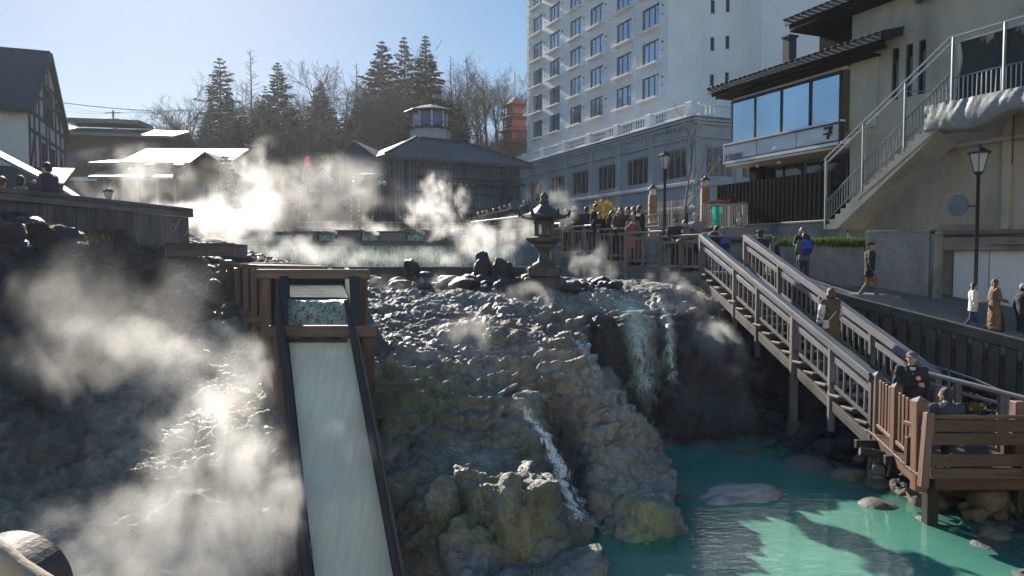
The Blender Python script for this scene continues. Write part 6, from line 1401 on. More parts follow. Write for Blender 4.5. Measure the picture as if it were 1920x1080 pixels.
# decorated fir with its star
p = P(424, 395, 42); t = thing('decorated_fir', (p.x, 42, 4.6), 'decorated dark fir with small white bulbs and a star on top', 'fir tree')
tr0, cr0 = conifer(91, 5.4, 1.25, base=.05, whorls=20, dens=3.2, mat=M_needle2, droop=.5, power=.85, nb=(8, 10)); local('trunk', tr0, t); local('crown', cr0, t)
rb_ = random.Random(4); g = MB()
for k in range(230):
    q = rb_.random() ** 1.3; a = rb_.uniform(0, 6.28); r_ = 1.2 * (1 - q) ** .85 * rb_.uniform(.75, 1.05) + .05; g.ball((r_ * math.cos(a), r_ * math.sin(a), .3 + 5.0 * q), .028, seg=5, ring=3)
tag(g.build_local('bulbs', M_lightgls, t), kind='stuff')
g = MB()
for k in range(4): q = math.pi * k / 4; g.beam((-.28 * math.cos(q), 0, 5.5 - .28 * math.sin(q)), (.28 * math.cos(q), 0, 5.5 + .28 * math.sin(q)), .03, .03, up=(0, 1, 0))
g.build_local('star', M_steel_white, t)
# sapling by the picket railing
p = P(1283, 408, 30); sp_ = thing('sapling', (p.x, 30, p.z - .3), 'small leafless sapling with pale branches beside the tall metal railing', 'sapling')
a_, b_ = bare_tree(77, 5.0, .5, 3, trunk=.15, mat=M_barkpale, kids=(9, 5, 4), rad=.011, up=.9, thin=.35); local('trunk', a_, sp_); local('crown', b_, sp_)
# leafy clumps
def leafball(name, loc, label, cat, rx, ry, rz, n, mat, size, seed, stem=True):
    r = random.Random(seed); t = thing(name, loc, label, cat); v = []; f = []
    for k in range(n):
        d = Vector((r.gauss(0, 1), r.gauss(0, 1), r.gauss(0, 1))).normalized() * r.uniform(.35, 1) ** .6; c = Vector((d.x * rx, d.y * ry, rz + d.z * rz)); s = size * r.uniform(.6, 1.3)
        a = Vector((r.gauss(0, 1), r.gauss(0, 1), r.gauss(0, 1))).normalized(); b = a.cross(Vector((r.gauss(0, 1), r.gauss(0, 1), r.gauss(0, 1)))).normalized() * s * .5; i = len(v); v += [c - a * s, c + b, c + a * s, c - b]; f.append((i, i + 1, i + 2, i + 3))
    local('foliage', tri_mesh('foliage', v, f, mat), t)
    if stem:
        g = MB()
        for k in range(6): a = 6.28 * k / 6; g.tube([(0, 0, 0), (rx * .3 * math.cos(a), ry * .3 * math.sin(a), rz * .8), (rx * .6 * math.cos(a), ry * .6 * math.sin(a), rz * 1.4)], [.02, .015, .008], 4)
        g.build_local('stem', M_bark, t)
    return t
p = P(1130, 395, 31); leafball('shrub', (p.x, 31, p.z - .7), 'yellow-leaved shrub among the people on the walkway', 'shrub', .55, .5, .6, 700, leafmat('yellow_leaves', (.42, .30, .04), (.30, .22, .05)), .07, 3)
p = P(1362, 384, 31.5); leafball('shrub', (p.x, 31.5, p.z - .35), 'red-leaved shrub above the metal picket railing', 'shrub', .85, .4, .32, 420, leafmat('red_leaves', (.16, .05, .045), (.07, .06, .04)), .09, 4)
p = P(165, 375, 27); leafball('shrub', (p.x, 27, 4.6), 'rusty red shrub behind the plank parapet by the small lamp', 'shrub', 1.3, .8, .75, 1500, leafmat('rust_leaves', (.17, .05, .03), (.10, .04, .03)), .07, 5)
def tuft(parent_name, spots, mat, label, cat, n, L, seed, lean=.5, w=.008):
    r = random.Random(seed); v = []; f = []
    for (x, y, z, s) in spots:
        for k in range(n):
            a = r.uniform(0, 6.28); d = Vector((math.cos(a), math.sin(a), 0)); ln = L * s * r.uniform(.5, 1.2); b = Vector((x + r.gauss(0, .12 * s), y + r.gauss(0, .12 * s), z)); le = r.uniform(.1, lean) * ln
            q = [b, b + Vector((0, 0, ln * .6)) + d * le * .35, b + Vector((0, 0, ln * .85)) + d * le]; sd_ = Vector((-d.y, d.x, 0)) * w * r.uniform(.7, 1.5); i = len(v)
            v += [q[0] - sd_, q[0] + sd_, q[1] - sd_ * .8, q[1] + sd_ * .8, q[2]]; f += [(i, i + 1, i + 3, i + 2), (i + 2, i + 3, i + 4)]
    return tri_mesh(parent_name, v, f, mat)
M_straw = leafmat('dry_straw_grass', (.42, .27, .09), (.30, .19, .07), .4)
M_grass = leafmat('fresh_green_grass', (.13, .19, .035), (.075, .12, .03), .4)
def onbank(u, v, lo, hi):
    y = lo
    while y < hi:
        p = P(u, v, y)
        if p.z < h1(p.x, p.y) + .05: break
        y += .04
    return p
sp = []
for (u, v, s) in [(90, 448, .7), (110, 455, .8), (130, 466, .8), (150, 468, 1.0), (165, 466, 1.0), (182, 466, .9), (78, 475, .8), (85, 480, .8), (120, 492, .6), (180, 430, .6), (100, 470, .6)]:
    p = onbank(u, v, 11, 18); sp.append((p.x, p.y, h1(p.x, p.y) + .05, s))
tag(put('dry_grass', tuft('dry_grass', sp, M_straw, '', '', 90, .42, 2, .9)), 'tufts of golden dry grass scattered on the dark boulder bank', 'grass', kind='stuff')
sp = [];
for k in range(95):
    t = k / 95; q = Vector((8.3, 28.5, 4.85)).lerp(Vector((10.3, 26.15, 4.74)), t * 1.7) if t < .58 else Vector((10.3, 26.15, 4.74)).lerp(Vector((11.75, 24.95, 4.72)), (t - .58) / .42); sp.append((q.x + .1, q.y + random.uniform(-.1, .3), q.z - .02, random.uniform(.6, 1.2)))
tag(put('grass', tuft('grass', sp, M_grass, '', '', 60, .34, 6, 1.4, .012)), 'bright green grass spilling over the top of the retaining wall', 'grass', kind='stuff')
# pampas
p = P(308, 436, 18.0); t = thing('pampas_grass', (p.x, 18.0, 4.3), 'pale pampas grass plumes in the steam beyond the boulder bank', 'plant'); g = MB(); r = random.Random(8)
for k in range(13):
    a = r.uniform(-.3, .75); d = Vector((math.sin(a), r.uniform(-.3, .3), math.cos(a))).normalized(); q = d * r.uniform(.9, 1.15); g.tube([(0, 0, 0), q * .6, q], .006, 4, mi=0)
    g.tube([q * .78, q * .88, q * .97, q * 1.05 + Vector((.06, 0, -.03))], [.004, .012, .011, .002], 5, mi=1)
g.build_local('plumes', [M_straw, pmat('pampas_plume', (.55, .47, .36), (.45, .38, .28), bump=.3)], t)
# dark evergreen ground cover between the stairs and the concrete fence
v = []; f = []; r = random.Random(9); M_cover = leafmat('dark_groundcover_leaves', (.030, .036, .024), (.055, .055, .035), .15)
for k in range(9000):
    x = r.uniform(7.0, 12); y = r.uniform(12.8, 20.5); edge = F0.lerp(F1, (20.5 - y) / 4); 
    if x > edge.x - .25 or x < 5.12 + (20.15 - y) * .165 + 1.45: continue
    c = Vector((x, y, h1(x, y) + r.random() ** 2 * .28)); s = r.uniform(.03, .075); a = Vector((r.gauss(0, 1), r.gauss(0, 1), r.gauss(0, .6))).normalized(); b = a.cross(Vector((r.gauss(0, 1), r.gauss(0, 1), r.gauss(0, 1)))).normalized() * s * .6; i = len(v); v += [c - a * s, c + b, c + a * s, c - b]; f.append((i, i + 1, i + 2, i + 3))
tag(put('ground_cover', tri_mesh('ground_cover', v, f, M_cover)), kind='stuff')
sp = [(7.9, 15.0, h1(7.9, 15.0) + .5, 1.0), (8.1, 14.8, h1(8.1, 14.8) + .45, .8), (8.25, 14.9, h1(8.25, 14.9) + .4, .7), (8.9, 14.2, h1(8.9, 14.2) + .3, .5)]
tag(put('dry_grass', tuft('dry_grass', sp, M_straw, '', '', 70, .32, 12, 1.2)), 'small orange-brown dry clump behind the guard on the lower deck', 'grass', kind='stuff')
# ======================= PEOPLE =======================
def cloth(name, c): return pmat('cloth_' + name, c, tuple(x * .75 for x in c), scale=5, bscale=40, bump=.25, rough=(.75, .95), var=.05, space='Object')
M_skin = pmat('skin', (.46, .29, .21), (.40, .24, .17), scale=6, bump=.05, rough=(.45, .6), var=.06)
M_hairb = pmat('black_hair', (.018, .015, .014), (.03, .025, .022), scale=6, stretch=(12, 12, 1), bump=.6, rough=(.35, .55), var=.1)
M_hairbr = pmat('brown_hair', (.075, .038, .02), (.12, .06, .03), scale=6, stretch=(12, 12, 1), bump=.6, rough=(.35, .55), var=.1)
M_hairgr = pmat('grey_hair', (.22, .21, .20), (.15, .14, .14), scale=6, bump=.5)
def remesh(mb, voxel, name, mats, smooth_it=3, wrinkle=0, seed=0):
    me = bpy.data.meshes.new('tmp'); me.from_pydata(mb.v, [], mb.f); me.update(); o = bpy.data.objects.new('tmp', me); COL.objects.link(o)
    r = o.modifiers.new('r', 'REMESH'); r.mode = 'VOXEL'; r.voxel_size = voxel
    if smooth_it: s = o.modifiers.new('s', 'SMOOTH'); s.iterations = smooth_it; s.factor = .5
    dg = bpy.context.evaluated_depsgraph_get(); m2 = bpy.data.meshes.new_from_object(o.evaluated_get(dg)); bpy.data.objects.remove(o); bpy.data.meshes.remove(me)
    n = len(m2.vertices)
    if wrinkle and n:
        v = np.empty(n * 3); m2.vertices.foreach_get('co', v); v = v.reshape(-1, 3); nr = np.empty(n * 3); m2.vertices.foreach_get('normal', nr); nr = nr.reshape(-1, 3)
        v = v + nr * (fbm(v * np.array([7, 7, 11.]) + seed, 3, ridge=True) * wrinkle)[:, None]; m2.vertices.foreach_set('co', v.ravel())
    m2.name = name; m2.polygons.foreach_set('use_smooth', [True] * len(m2.polygons)); m2.materials.clear(); m2.materials.append(mats); return m2
def limb(mb, pts, rad, n=10):
    pts = [Vector(p) for p in pts]; mb.tube(pts, rad, n); mb.ball(pts[0], rad[0], seg=n, ring=6); mb.ball(pts[-1], rad[-1], seg=n, ring=6)
    for p, r in zip(pts[1:-1], rad[1:-1]): mb.ball(p, r * .99, seg=n, ring=6)
ARMS = {'down': ((.245, .03, 1.12), (.25, -.05, .88)), 'rail': ((.25, -.08, 1.14), (.15, -.33, 1.10)), 'phone': ((.23, -.13, 1.15), (.07, -.31, 1.33)), 'pocket': ((.28, .05, 1.13), (.20, -.10, .93)),
        'cross': ((.25, -.06, 1.12), (-.06, -.20, 1.16)), 'swingf': ((.25, -.06, 1.13), (.24, -.26, .96)), 'swingb': ((.25, .13, 1.14), (.25, .15, .89)), 'hold': ((.24, -.04, 1.12), (.14, -.27, 1.06)), 'lap': ((.24, -.06, .78), (.12, -.32, .60))}
def person(label, loc, yaw, H=1.68, arms=('down', 'down'), legs='stand', jacket='black', jc=(.025, .026, .03), tc=(.03, .03, .035), hem=.78, hair='short', hairm=None, hat=None, hatc=(.1, .1, .1), female=False, turn=0, lean=0, detail=1, face=True, extra=None, shoe=(.03, .028, .027), group=None, nod=0):
    """one figure; local -y is the way it faces, yaw turns it"""
    t = thing('person', loc, label, 'person', group, rz=yaw); k = H / 1.7; hairm = hairm or M_hairb
    vx = {2: .0105, 1: .016, 0: .026}[detail]; seed = (len(label) * 7.3 + loc[0] * 3) % 50
    sit = legs == 'sit'; dz = -.45 if sit else 0
    Sh = .185 if not female else .165
    def bendpt(p):   # lean the upper body from the hips
        p = Vector(p); zc = .92 + dz
        if lean and p.z > zc: q = p - Vector((0, 0, zc)); c, s = math.cos(lean), math.sin(lean); p = Vector((q.x, q.y * c - q.z * s, q.y * s + q.z * c + zc))
        return p * k
    LG = {'stand': (((.10, -.01, .49), (.105, .02, .08)), ((.10, -.01, .49), (.105, .02, .08))), 'walk': (((.10, -.16, .50), (.10, -.20, .09)), ((.09, .03, .48), (.09, .26, .12))), 'sit': (((.13, -.42, .47), (.13, -.42, .08)), ((.12, -.42, .47), (.12, -.44, .08)))}[legs]
    bo = MB(); ja = MB(); tr = MB(); so_ = MB()
    hip = .90 + dz
    # torso
    tor = [(.13, hip - .06), (.165, hip + .02), (.145, hip + .18), (.175, hip + .36), (Sh * .92, hip + .47), (.09, hip + .53), (.055, hip + .57)]
    def torso(mb, prof, ys, grow=0):
        vs = []; n = 18
        for r_, z in prof:
            for j in range(n): q = 6.2832 * j / n; vs.append(bendpt(((r_ + grow) * math.cos(q), (r_ * ys + grow) * math.sin(q), z)))
        fs = [(i * n + j, i * n + (j + 1) % n, (i + 1) * n + (j + 1) % n, (i + 1) * n + j) for i in range(len(prof) - 1) for j in range(n)] + [tuple(range(n - 1, -1, -1)), tuple((len(prof) - 1) * n + j for j in range(n))]
        mb.add(vs, fs)
    torso(bo, tor, .62)
    hc = Vector((0, -.015, 1.585 + dz)); Rh = Matrix.Rotation(turn, 3, 'Z') @ Matrix.Rotation(nod, 3, 'X')
    def hp(p): return bendpt(hc) + (Rh @ Vector(p)) * k
    limb(bo, [bendpt((0, .01, 1.42 + dz)), hp((0, .02, -.06))], [.055 * k, .05 * k])
    bo.ball(hp((0, 0, .01)), (.073 * k, .092 * k, .11 * k), seg=14, ring=10, M=Rh); bo.ball(hp((0, -.018, -.065)), (.05 * k, .065 * k, .05 * k), M=Rh)
    bo.tube([hp((0, -.085, .02)), hp((0, -.106, -.022)), hp((0, -.09, -.03))], [.010 * k, .016 * k, .013 * k], 6)
    for s in (-1, 1): bo.ball(hp((s * .075, .01, -.005)), (.012 * k, .022 * k, .03 * k), seg=8, ring=6, M=Rh)
    arm_pts = []
    for s, an in zip((-1, 1), arms):
        e, w = ARMS[an]; dza = dz if an != 'lap' else 0
        sh = bendpt((s * Sh, 0, 1.395 + dz)); el = bendpt((s * e[0], e[1], e[2] + dza)); wr = bendpt((s * w[0], w[1], w[2] + dza)); hd_ = (wr - el).normalized()
        limb(bo, [sh, sh.lerp(el, .5), el], [.05 * k, .045 * k, .038 * k]); limb(bo, [el, el.lerp(wr, .35), wr], [.038 * k, .037 * k, .026 * k])
        c = wr + hd_ * .05 * k; bo.ball(c, (.036 * k, .03 * k, .045 * k), seg=8, ring=6)
        if detail:
            sdv = hd_.cross(Vector((0, -1, .3))).normalized()
            for j in range(4):
                b0 = wr + hd_ * .075 * k + sdv * (j - 1.5) * .019 * k; ln = (.065, .078, .072, .055)[j] * k; cur = Vector((0, -.4, -.7)).normalized() if an != 'down' else Vector((-s * .6, -.3, -.4)).normalized()
                limb(bo, [wr + hd_ * .03 * k + sdv * (j - 1.5) * .014 * k, b0, b0 + hd_ * ln * .45, b0 + (hd_ * .5 + cur * .5) * ln], [.011 * k, .0105 * k, .0098 * k, .0085 * k], 6)
            limb(bo, [wr + hd_ * .015 * k, wr + hd_ * .045 * k - sdv * s * .035 * k, wr + hd_ * .085 * k - sdv * s * .04 * k], [.014 * k, .012 * k, .0095 * k], 6)
        limb(ja, [sh, sh.lerp(el, .5), el], [.072 * k, .066 * k, .058 * k]); limb(ja, [el, el.lerp(wr, .4), el.lerp(wr, .93)], [.058 * k, .054 * k, .046 * k]); arm_pts.append((sh, el, wr))
    for s, (kn, an) in zip((-1, 1), LG):
        h_ = Vector((s * .09, 0, hip)) * k; kn_ = Vector((s * kn[0], kn[1], kn[2])) * k; an_ = Vector((s * an[0], an[1], an[2])) * k
        limb(bo, [h_, h_.lerp(kn_, .5), kn_], [.082 * k, .07 * k, .052 * k]); limb(bo, [kn_, kn_.lerp(an_, .35), an_], [.05 * k, .052 * k, .036 * k])
        limb(tr, [h_, h_.lerp(kn_, .5), kn_], [.10 * k, .088 * k, .07 * k]); limb(tr, [kn_, kn_.lerp(an_, .5), kn_.lerp(an_, .97)], [.068 * k, .064 * k, .06 * k])
        limb(bo, [an_ + Vector((0, .03, -.03)) * k, an_ + Vector((0, -.12, -.05)) * k], [.03 * k, .024 * k])
        limb(so_, [an_ + Vector((0, .045, -.04)) * k, an_ + Vector((0, -.05, -.035)) * k, an_ + Vector((0, -.15, -.05)) * k], [.042 * k, .045 * k, .033 * k]); so_.box(an_ + Vector((0, -.05, -.07)) * k, (.08 * k, .25 * k, .025 * k))
    tr.ball(Vector((0, 0, hip + .01)) * k, (.165 * k, .115 * k, .12 * k))
    he = (hem if not sit else hip - .05)
    fl = .06 if he < .6 else .02
    jp = [(.175 + fl, he), (.178 + fl * .8, he + .05)] + ([(.175 + fl * .4, .72)] if he < .6 else []) + [(.172, hip + .06), (.165 if female else .18, hip + .2), (.20, hip + .36), (Sh * 1.08, hip + .48), (.105, hip + .545), (.075, hip + .57)]
    torso(ja, jp, .66, .014)
    body = remesh(bo, vx, 'body', M_skin, 2); local('body', body, t)
    jm = cloth(jacket, jc); J = local('jacket' if he > .6 else 'coat', remesh(ja, vx * 1.35, 'jacket', jm, 3, .02, seed), t)
    T = local('trousers', remesh(tr, vx * 1.35, 'trousers', cloth('trouser_%d_%d_%d' % tuple(int(x * 999) for x in tc), tc), 3, .008, seed + 9), t)
    local('shoes', remesh(so_, vx * 1.2, 'shoes', cloth('shoe_%d' % int(shoe[0] * 999), shoe), 2), t)
    # hair and hats
    hm = MB(); 
    if hair != 'none':
        hm.ball(hp((0, .018, .035)), (.083 * k, .098 * k, .103 * k), seg=14, ring=9, M=Rh); hm.ball(hp((0, .05, -.01)), (.078 * k, .07 * k, .085 * k), M=Rh)
        if hair == 'long':
            for s in (-1, 0, 1): limb(hm, [hp((s * .06, .045, .02)), hp((s * .075, .06, -.12)), hp((s * .07, .085, -.30))], [.04 * k, .045 * k, .032 * k], 8)
        if hair == 'bob':
            for j in range(7): a = math.pi * (j / 6); hm.ball(hp((.085 * math.cos(a), .02 + .06 * math.sin(a), -.05)), (.035 * k, .035 * k, .06 * k), seg=8, ring=6)
        hmesh = remesh(hm, vx * 1.1, 'hair', hairm, 1, .008 if hair != 'short' else .004, seed)
        # cut the face free
        bm = bmesh.new(); bm.from_mesh(hmesh); inv_ = Rh.inverted(); c0 = bendpt(hc); bmesh.ops.delete(bm, geom=[v for v in bm.verts if (lambda q: q.y < -.045 and q.z < .062 - .35 * abs(q.x))(inv_ @ (v.co - c0) / k)], context='VERTS'); bm.to_mesh(hmesh); bm.free()
        local('hair', hmesh, t)
    if hat:
        g = MB(); hmat = cloth('hat_%d_%d_%d' % tuple(int(x * 999) for x in hatc), hatc)
        if hat == 'cap':
            g.ball(hp((0, .012, .062)), (.092 * k, .108 * k, .075 * k), seg=14, ring=8, M=Rh)
            g.prism([hp(p) for p in [(-.07, -.07, .06), (.07, -.07, .06), (.06, -.15, .045), (0, -.172, .042), (-.06, -.15, .045)]], Rh @ Vector((0, 0, .01)))
        elif hat == 'beanie': g.ball(hp((0, .01, .055)), (.092 * k, .108 * k, .095 * k), seg=14, ring=8, M=Rh); g.ball(hp((0, .01, .02)), (.096 * k, .112 * k, .03 * k), seg=14, ring=6, M=Rh)
        elif hat == 'hood': g.ball(hp((0, .03, .02)), (.105 * k, .115 * k, .13 * k), seg=14, ring=8, M=Rh)
        local('hood' if hat == 'hood' else 'cap' if hat == 'cap' else 'beanie', g.mesh('hat', hmat, True), t)
    if face and detail:
        g = MB()
        for s in (-1, 1): e_ = MB().ball(hp((s * .031, -.080, .012)), (.011 * k, .007 * k, .006 * k), seg=8, ring=5, M=Rh).build_local('eye', M_black, t, True); MB().tube([hp((s * .018, -.087, .032)), hp((s * .033, -.084, .036)), hp((s * .048, -.072, .03))], .0035 * k, 5).build_local('eyebrow', M_hairb, t)
        MB().ball(hp((0, -.082, -.058)), (.022 * k, .008 * k, .006 * k), seg=8, ring=5, M=Rh).build_local('mouth', pmat('lips', (.30, .12, .10), bump=0), t, True)
    if extra: extra(t, k, hp, bendpt, arm_pts)
    return t
PI = math.pi
# --- on and by the lower deck
def badge(t, k, hp, bp, a):
    MB().tube([bp((.085, -.155, 1.27)), bp((.085, -.166, 1.27))], .038, 14).build_local('badge', cloth('badge', (.75, .25, .12)), t); MB().tube([bp((.085, -.166, 1.27)), bp((.085, -.168, 1.27))], .022, 10).build_local('badge_centre', cloth('badgec', (.75, .7, .65)), t)
    MB().prism([bp(p) for p in ((-.05, -.10, 1.45), (.05, -.10, 1.45), (.0, -.15, 1.33))], (0, -.012, 0)).build_local('collar', cloth('shirt', (.5, .5, .48)), t)
person('man in a black jacket with round badge and grey cap standing behind the red-brown pickets', (6.32, 11.75, 1.35), R(-18), 1.53, ('cross', 'down'), jacket='black', jc=(.022, .024, .028), hat='cap', hatc=(.14, .13, .125), hairm=M_hairgr, detail=2, turn=R(-8), extra=badge)
person('short-haired man in a dark sweater seated with his back turned on the plank bench', (6.30, 10.66, 1.35), PI - .12, 1.56, ('lap', 'lap'), 'sit', 'charcoal', (.05, .055, .065), detail=2, lean=R(14), turn=R(38), face=False, hem=.4)
def bagw(t, k, hp, bp, a):
    MB().tube([bp((-.13, -.02, 1.42)), bp((-.03, .155, 1.2)), bp((.16, .15, .98))], .010, 6).build_local('strap', cloth('strap', (.6, .57, .5)), t); MB().box(bp((.19, .12, .92)), (.13, .09, .17), bev=.03).build_local('bag', cloth('bagw', (.62, .59, .52)), t)
    for (sh, el, wr) in a:
        g = MB(); limb(g, [sh.lerp(el, .25), el], [.078, .068]); limb(g, [el, el.lerp(wr, .9)], [.068, .052]); g.build_local('sleeve', cloth('whitesleeve', (.68, .67, .65)), t, True)
person('woman in a long brown sleeveless coat over white sleeves climbing the wooden stairs', (6.5, 15.2, 2.16), PI + .15, 1.58, ('hold', 'down'), 'walk', 'brown', (.115, .075, .042), hem=.38, hair='bob', hairm=M_hairbr, female=True, detail=2, face=False, extra=bagw)
# --- on the path
def pth(x, y): return path_z(x, y)
person('man in a black coat, brown trousers and dark cap walking by the high concrete wall', (10.68, 22.3, pth(10.68, 22.3)), R(75), 1.72, ('down', 'pocket'), 'walk', 'black2', (.02, .021, .024), (.24, .125, .075), hem=.70, hat='cap', hatc=(.03, .03, .032), hairm=M_hairgr, nod=R(-12))
p = P(1824, 600, 20.8); person('child in a fluffy white jacket and blue jeans on the path', (p.x, 20.8, pth(p.x, 20.8)), R(70), 1.38, ('down', 'hold'), 'walk', 'white', (.66, .63, .58), (.045, .10, .20), hem=.72, hair='long', female=True, shoe=(.5, .5, .5))
p = P(1864, 600, 20.6); person('woman in a long camel coat with long brown hair looking at the white door', (p.x, 20.6, pth(p.x, 20.6)), R(82), 1.6, ('hold', 'down'), 'walk', 'camel', (.22, .135, .075), hem=.22, hair='long', hairm=M_hairbr, female=True)
p = P(1917, 600, 20.4); person('person in a dark coat and white knit hat at the right edge of the photo', (p.x, 20.4, pth(p.x, 20.4)), R(100), 1.58, ('hold', 'down'), jacket='black', hat='beanie', hatc=(.6, .6, .6), female=True)
p = P(1503, 520, 24.2); person('long-haired woman in black facing the pool above the blue backpack', (p.x, 24.2, pth(p.x, 24.2)), R(-12), 1.62, ('hold', 'hold'), jacket='black3', jc=(.03, .03, .034), hair='long', hairm=M_hairbr, female=True)
def pack(c):
    def f(t, k, hp, bp, a):
        MB().ball(bp((0, .20, 1.20)), (.17, .12, .24), seg=14, ring=10).build_local('backpack', cloth('pack%d' % int(c[2] * 99), c), t, True); MB().ball(bp((0, .29, 1.10)), (.13, .05, .11), seg=12, ring=8).build_local('backpack_pocket', cloth('packd', (.02, .025, .05)), t, True)
        for s in (-.1, .1): MB().tube([bp((s, .12, 1.40)), bp((s * 1.2, -.05, 1.46)), bp((s * 1.3, -.15, 1.25))], .018, 6).build_local('strap', cloth('packd', (.02, .025, .05)), t)
    return f
p = P(1507, 520, 22.6); person('person in a grey jacket carrying a bright blue backpack on the path', (p.x, 22.6, pth(p.x, 22.6)), PI + .1, 1.5, ('hold', 'hold'), jacket='greyj', jc=(.13, .125, .12), face=False, hair='short', extra=pack((.035, .07, .42)))
p = P(1424, 500, 20.9); person('broad man in a dark jacket and cap at the top of the stairs', (p.x, 20.9, 3.42), PI + .5, 1.70, ('hold', 'hold'), jacket='navy', jc=(.022, .026, .036), hat='cap', hatc=(.025, .025, .027), face=False)
p = P(1452, 500, 21.6); person('child in a grey knit cap and dark jacket beside the stair rail', (p.x, 21.6, pth(p.x, 21.6)), R(110), 1.22, ('down', 'down'), jacket='navy2', jc=(.025, .03, .05), hat='beanie', hatc=(.10, .10, .10), face=False)
# --- on the walkway, most of them at its rail
def deck_at(u):
    for k in range(5):
        if ed[k + 1] <= u <= ed[k] + 8:
            tt = (ed[k] - u) / (ed[k] - ed[k + 1]); return lerp(*bays[k], tt)
    return bays[0][0] + Vector((.3, 0, 0))
WK = [(1064, 392, .45, -10, 'grey', (.22, .23, .24), 'rail', 'short', None, None, 'person in a pale grey top and face mask at the left end of the walkway'),
      (1077, 388, 1.1, 150, 'black', (.03, .03, .035), 'down', 'short', 'beanie', (.62, .6, .58), 'person in a white knit hat and dark coat on the walkway'),
      (1099, 388, 1.6, 190, 'black2', (.024, .025, .03), 'down', 'short', None, None, 'dark-haired person in black with back turned, left of the tall man'),
      (1117, 383, .7, 75, 'navy', (.03, .036, .05), 'down', 'short', None, None, 'tall man in a navy jacket seen in profile on the walkway'),
      (1121, 398, .42, 30, 'black', (.026, .026, .03), 'rail', 'bob', None, None, 'short person in black leaning on the rail before the tall man'),
      (1147, 396, .9, 60, 'black4', (.04, .034, .034), 'phone', 'long', None, None, 'long-haired person holding up a phone by the yellow shrub'),
      (1164, 390, .42, 0, 'brown2', (.075, .05, .04), 'rail', 'bob', None, None, 'person in a brown padded jacket leaning on the walkway rail'),
      (1176, 386, 1.7, 20, 'black', (.03, .03, .03), 'phone', 'short', None, None, 'person in black standing behind the brown padded jacket'),
      (1187, 400, .42, 8, 'pink', (.30, .115, .12), 'phone', 'long', None, None, 'long-haired girl in a dusty pink coat at the walkway rail'),
      (1187, 386, 1.9, -40, 'black2', (.024, .025, .03), 'down', 'short', None, None, 'dark-clothed person behind the girl in pink'),
      (1199, 385, 1.3, 120, 'black3', (.03, .03, .034), 'down', 'short', None, None, 'tall person in black right of the girl in pink'),
      (1265, 411, .42, 15, 'black5', (.035, .035, .036), 'rail', 'short', 'cap', (.03, .03, .03), 'man in a dark cap and jacket leaning on the rail near the stairs'),
      (1290, 412, .6, -60, 'grey2', (.15, .15, .145), 'rail', 'short', None, None, 'person in a grey coat bending beside the man in the dark cap'),
      (1304, 400, 1.2, -30, 'grey3', (.19, .185, .18), 'phone', 'short', 'beanie', (.3, .3, .3), 'person in pale grey with a knit cap near the top of the stairs')]
for i, (u, vt_, back, yw, jn, jcol, ar, hr_, ht_, hcol, lab) in enumerate(WK):
    q = deck_at(u); nx2 = Vector((.893, .45, 0)); loc = q + nx2 * back; uu = (u - 960) / F; loc.x = uu * loc.y; z = q.z; top = P(u, vt_, loc.y).z; H_ = max(1.42, min(1.84, top - z))
    person(lab, (loc.x, loc.y, z), R(yw - 20), H_, (ar, ar), jacket=jn, jc=jcol, hair=hr_, hat=ht_, hatc=hcol or (.1, .1, .1), detail=0 if back > 1 else 1, face=back < 1 and abs(yw) < 90, female=hr_ in ('long', 'bob'), lean=R(10) if ar == 'rail' else 0, hem=.55 if jn == 'pink' else .78, tc=(.30, .14, .13) if jn == 'pink' else (.03, .03, .035))
p = P(1324, 452, 22.0); person('stooping person in black at the landing above the stairs', (p.x, 22.0, 3.9), R(100), 1.5, ('hold', 'hold'), jacket='black', lean=R(35), face=False, detail=0)
p = P(1356, 452, 22.0); person('person in a pale hood with a blue bag at the landing above the stairs', (p.x, 22.0, 3.72), PI, 1.52, ('hold', 'hold'), jacket='greyj', hat='hood', hatc=(.24, .235, .23), face=False, detail=0, extra=pack((.08, .09, .40)))
# --- far row and the parapet at the left
protos = [person('dark-coated visitor on the far side of the basin', (-2 + k, 43.2, 5.1), R(rr_), 1.66, ('rail', 'rail') if k % 2 else ('down', 'down'), jacket='far%d' % k, jc=c, detail=0, face=False, hair='long' if k == 2 else 'short', group='visitors along the far railing') for k, (c, rr_) in enumerate([((.03, .03, .035), 0), ((.06, .045, .04), 30), ((.035, .04, .06), -40)])]
place = [(580, 0), (752, 1), (764, 0), (779, 2), (848, 0), (866, 1), (897, 2), (906, 0), (914, 1), (926, 2), (938, 0), (947, 1), (957, 0), (983, 2), (700, 1)]
base = {}
for i, (u, k) in enumerate(place):
    Y_ = 43.0 + (i % 3) * .5 if u < 885 else 42 - (u - 885) * .05; x = P(u, 410, Y_).x; z = 5.1 if u < 885 else 5.1 + (u - 885) * .004
    pr = protos[k]
    Mnew = Matrix.Translation((x, Y_, z)) @ Matrix.Rotation((i * 1.3) % 1.4 - .7 + (PI if i % 4 == 3 else 0), 4, 'Z')
    if k not in base: base[k] = 1; pr.matrix_basis = Mnew; WORLD[pr.name] = Mnew; continue
    copy_tree(pr, Mnew @ wmat(pr).inverted())
def phone(t, k, hp, bp, a): MB().box(a[1][2] + Vector((0, -.05, .05)), (.075, .012, .15), bev=.005).build_local('phone', M_black, t)
p = P(97, 360, 15.6); person('man in a dark jacket holding a phone above the plank parapet', (p.x, 15.6, P(97, 305, 15.6).z - 1.68), R(-95), 1.68, ('phone', 'hold'), jacket='slate', jc=(.045, .05, .065), detail=1, extra=None, lean=R(8), nod=R(14))
p = P(38, 360, 14.9); person('person with dark hair behind the left end of the plank parapet', (p.x, 14.9, P(38, 330, 14.9).z - 1.6), R(150), 1.6, ('down', 'down'), jacket='greyj', detail=0, face=False, hair='bob')
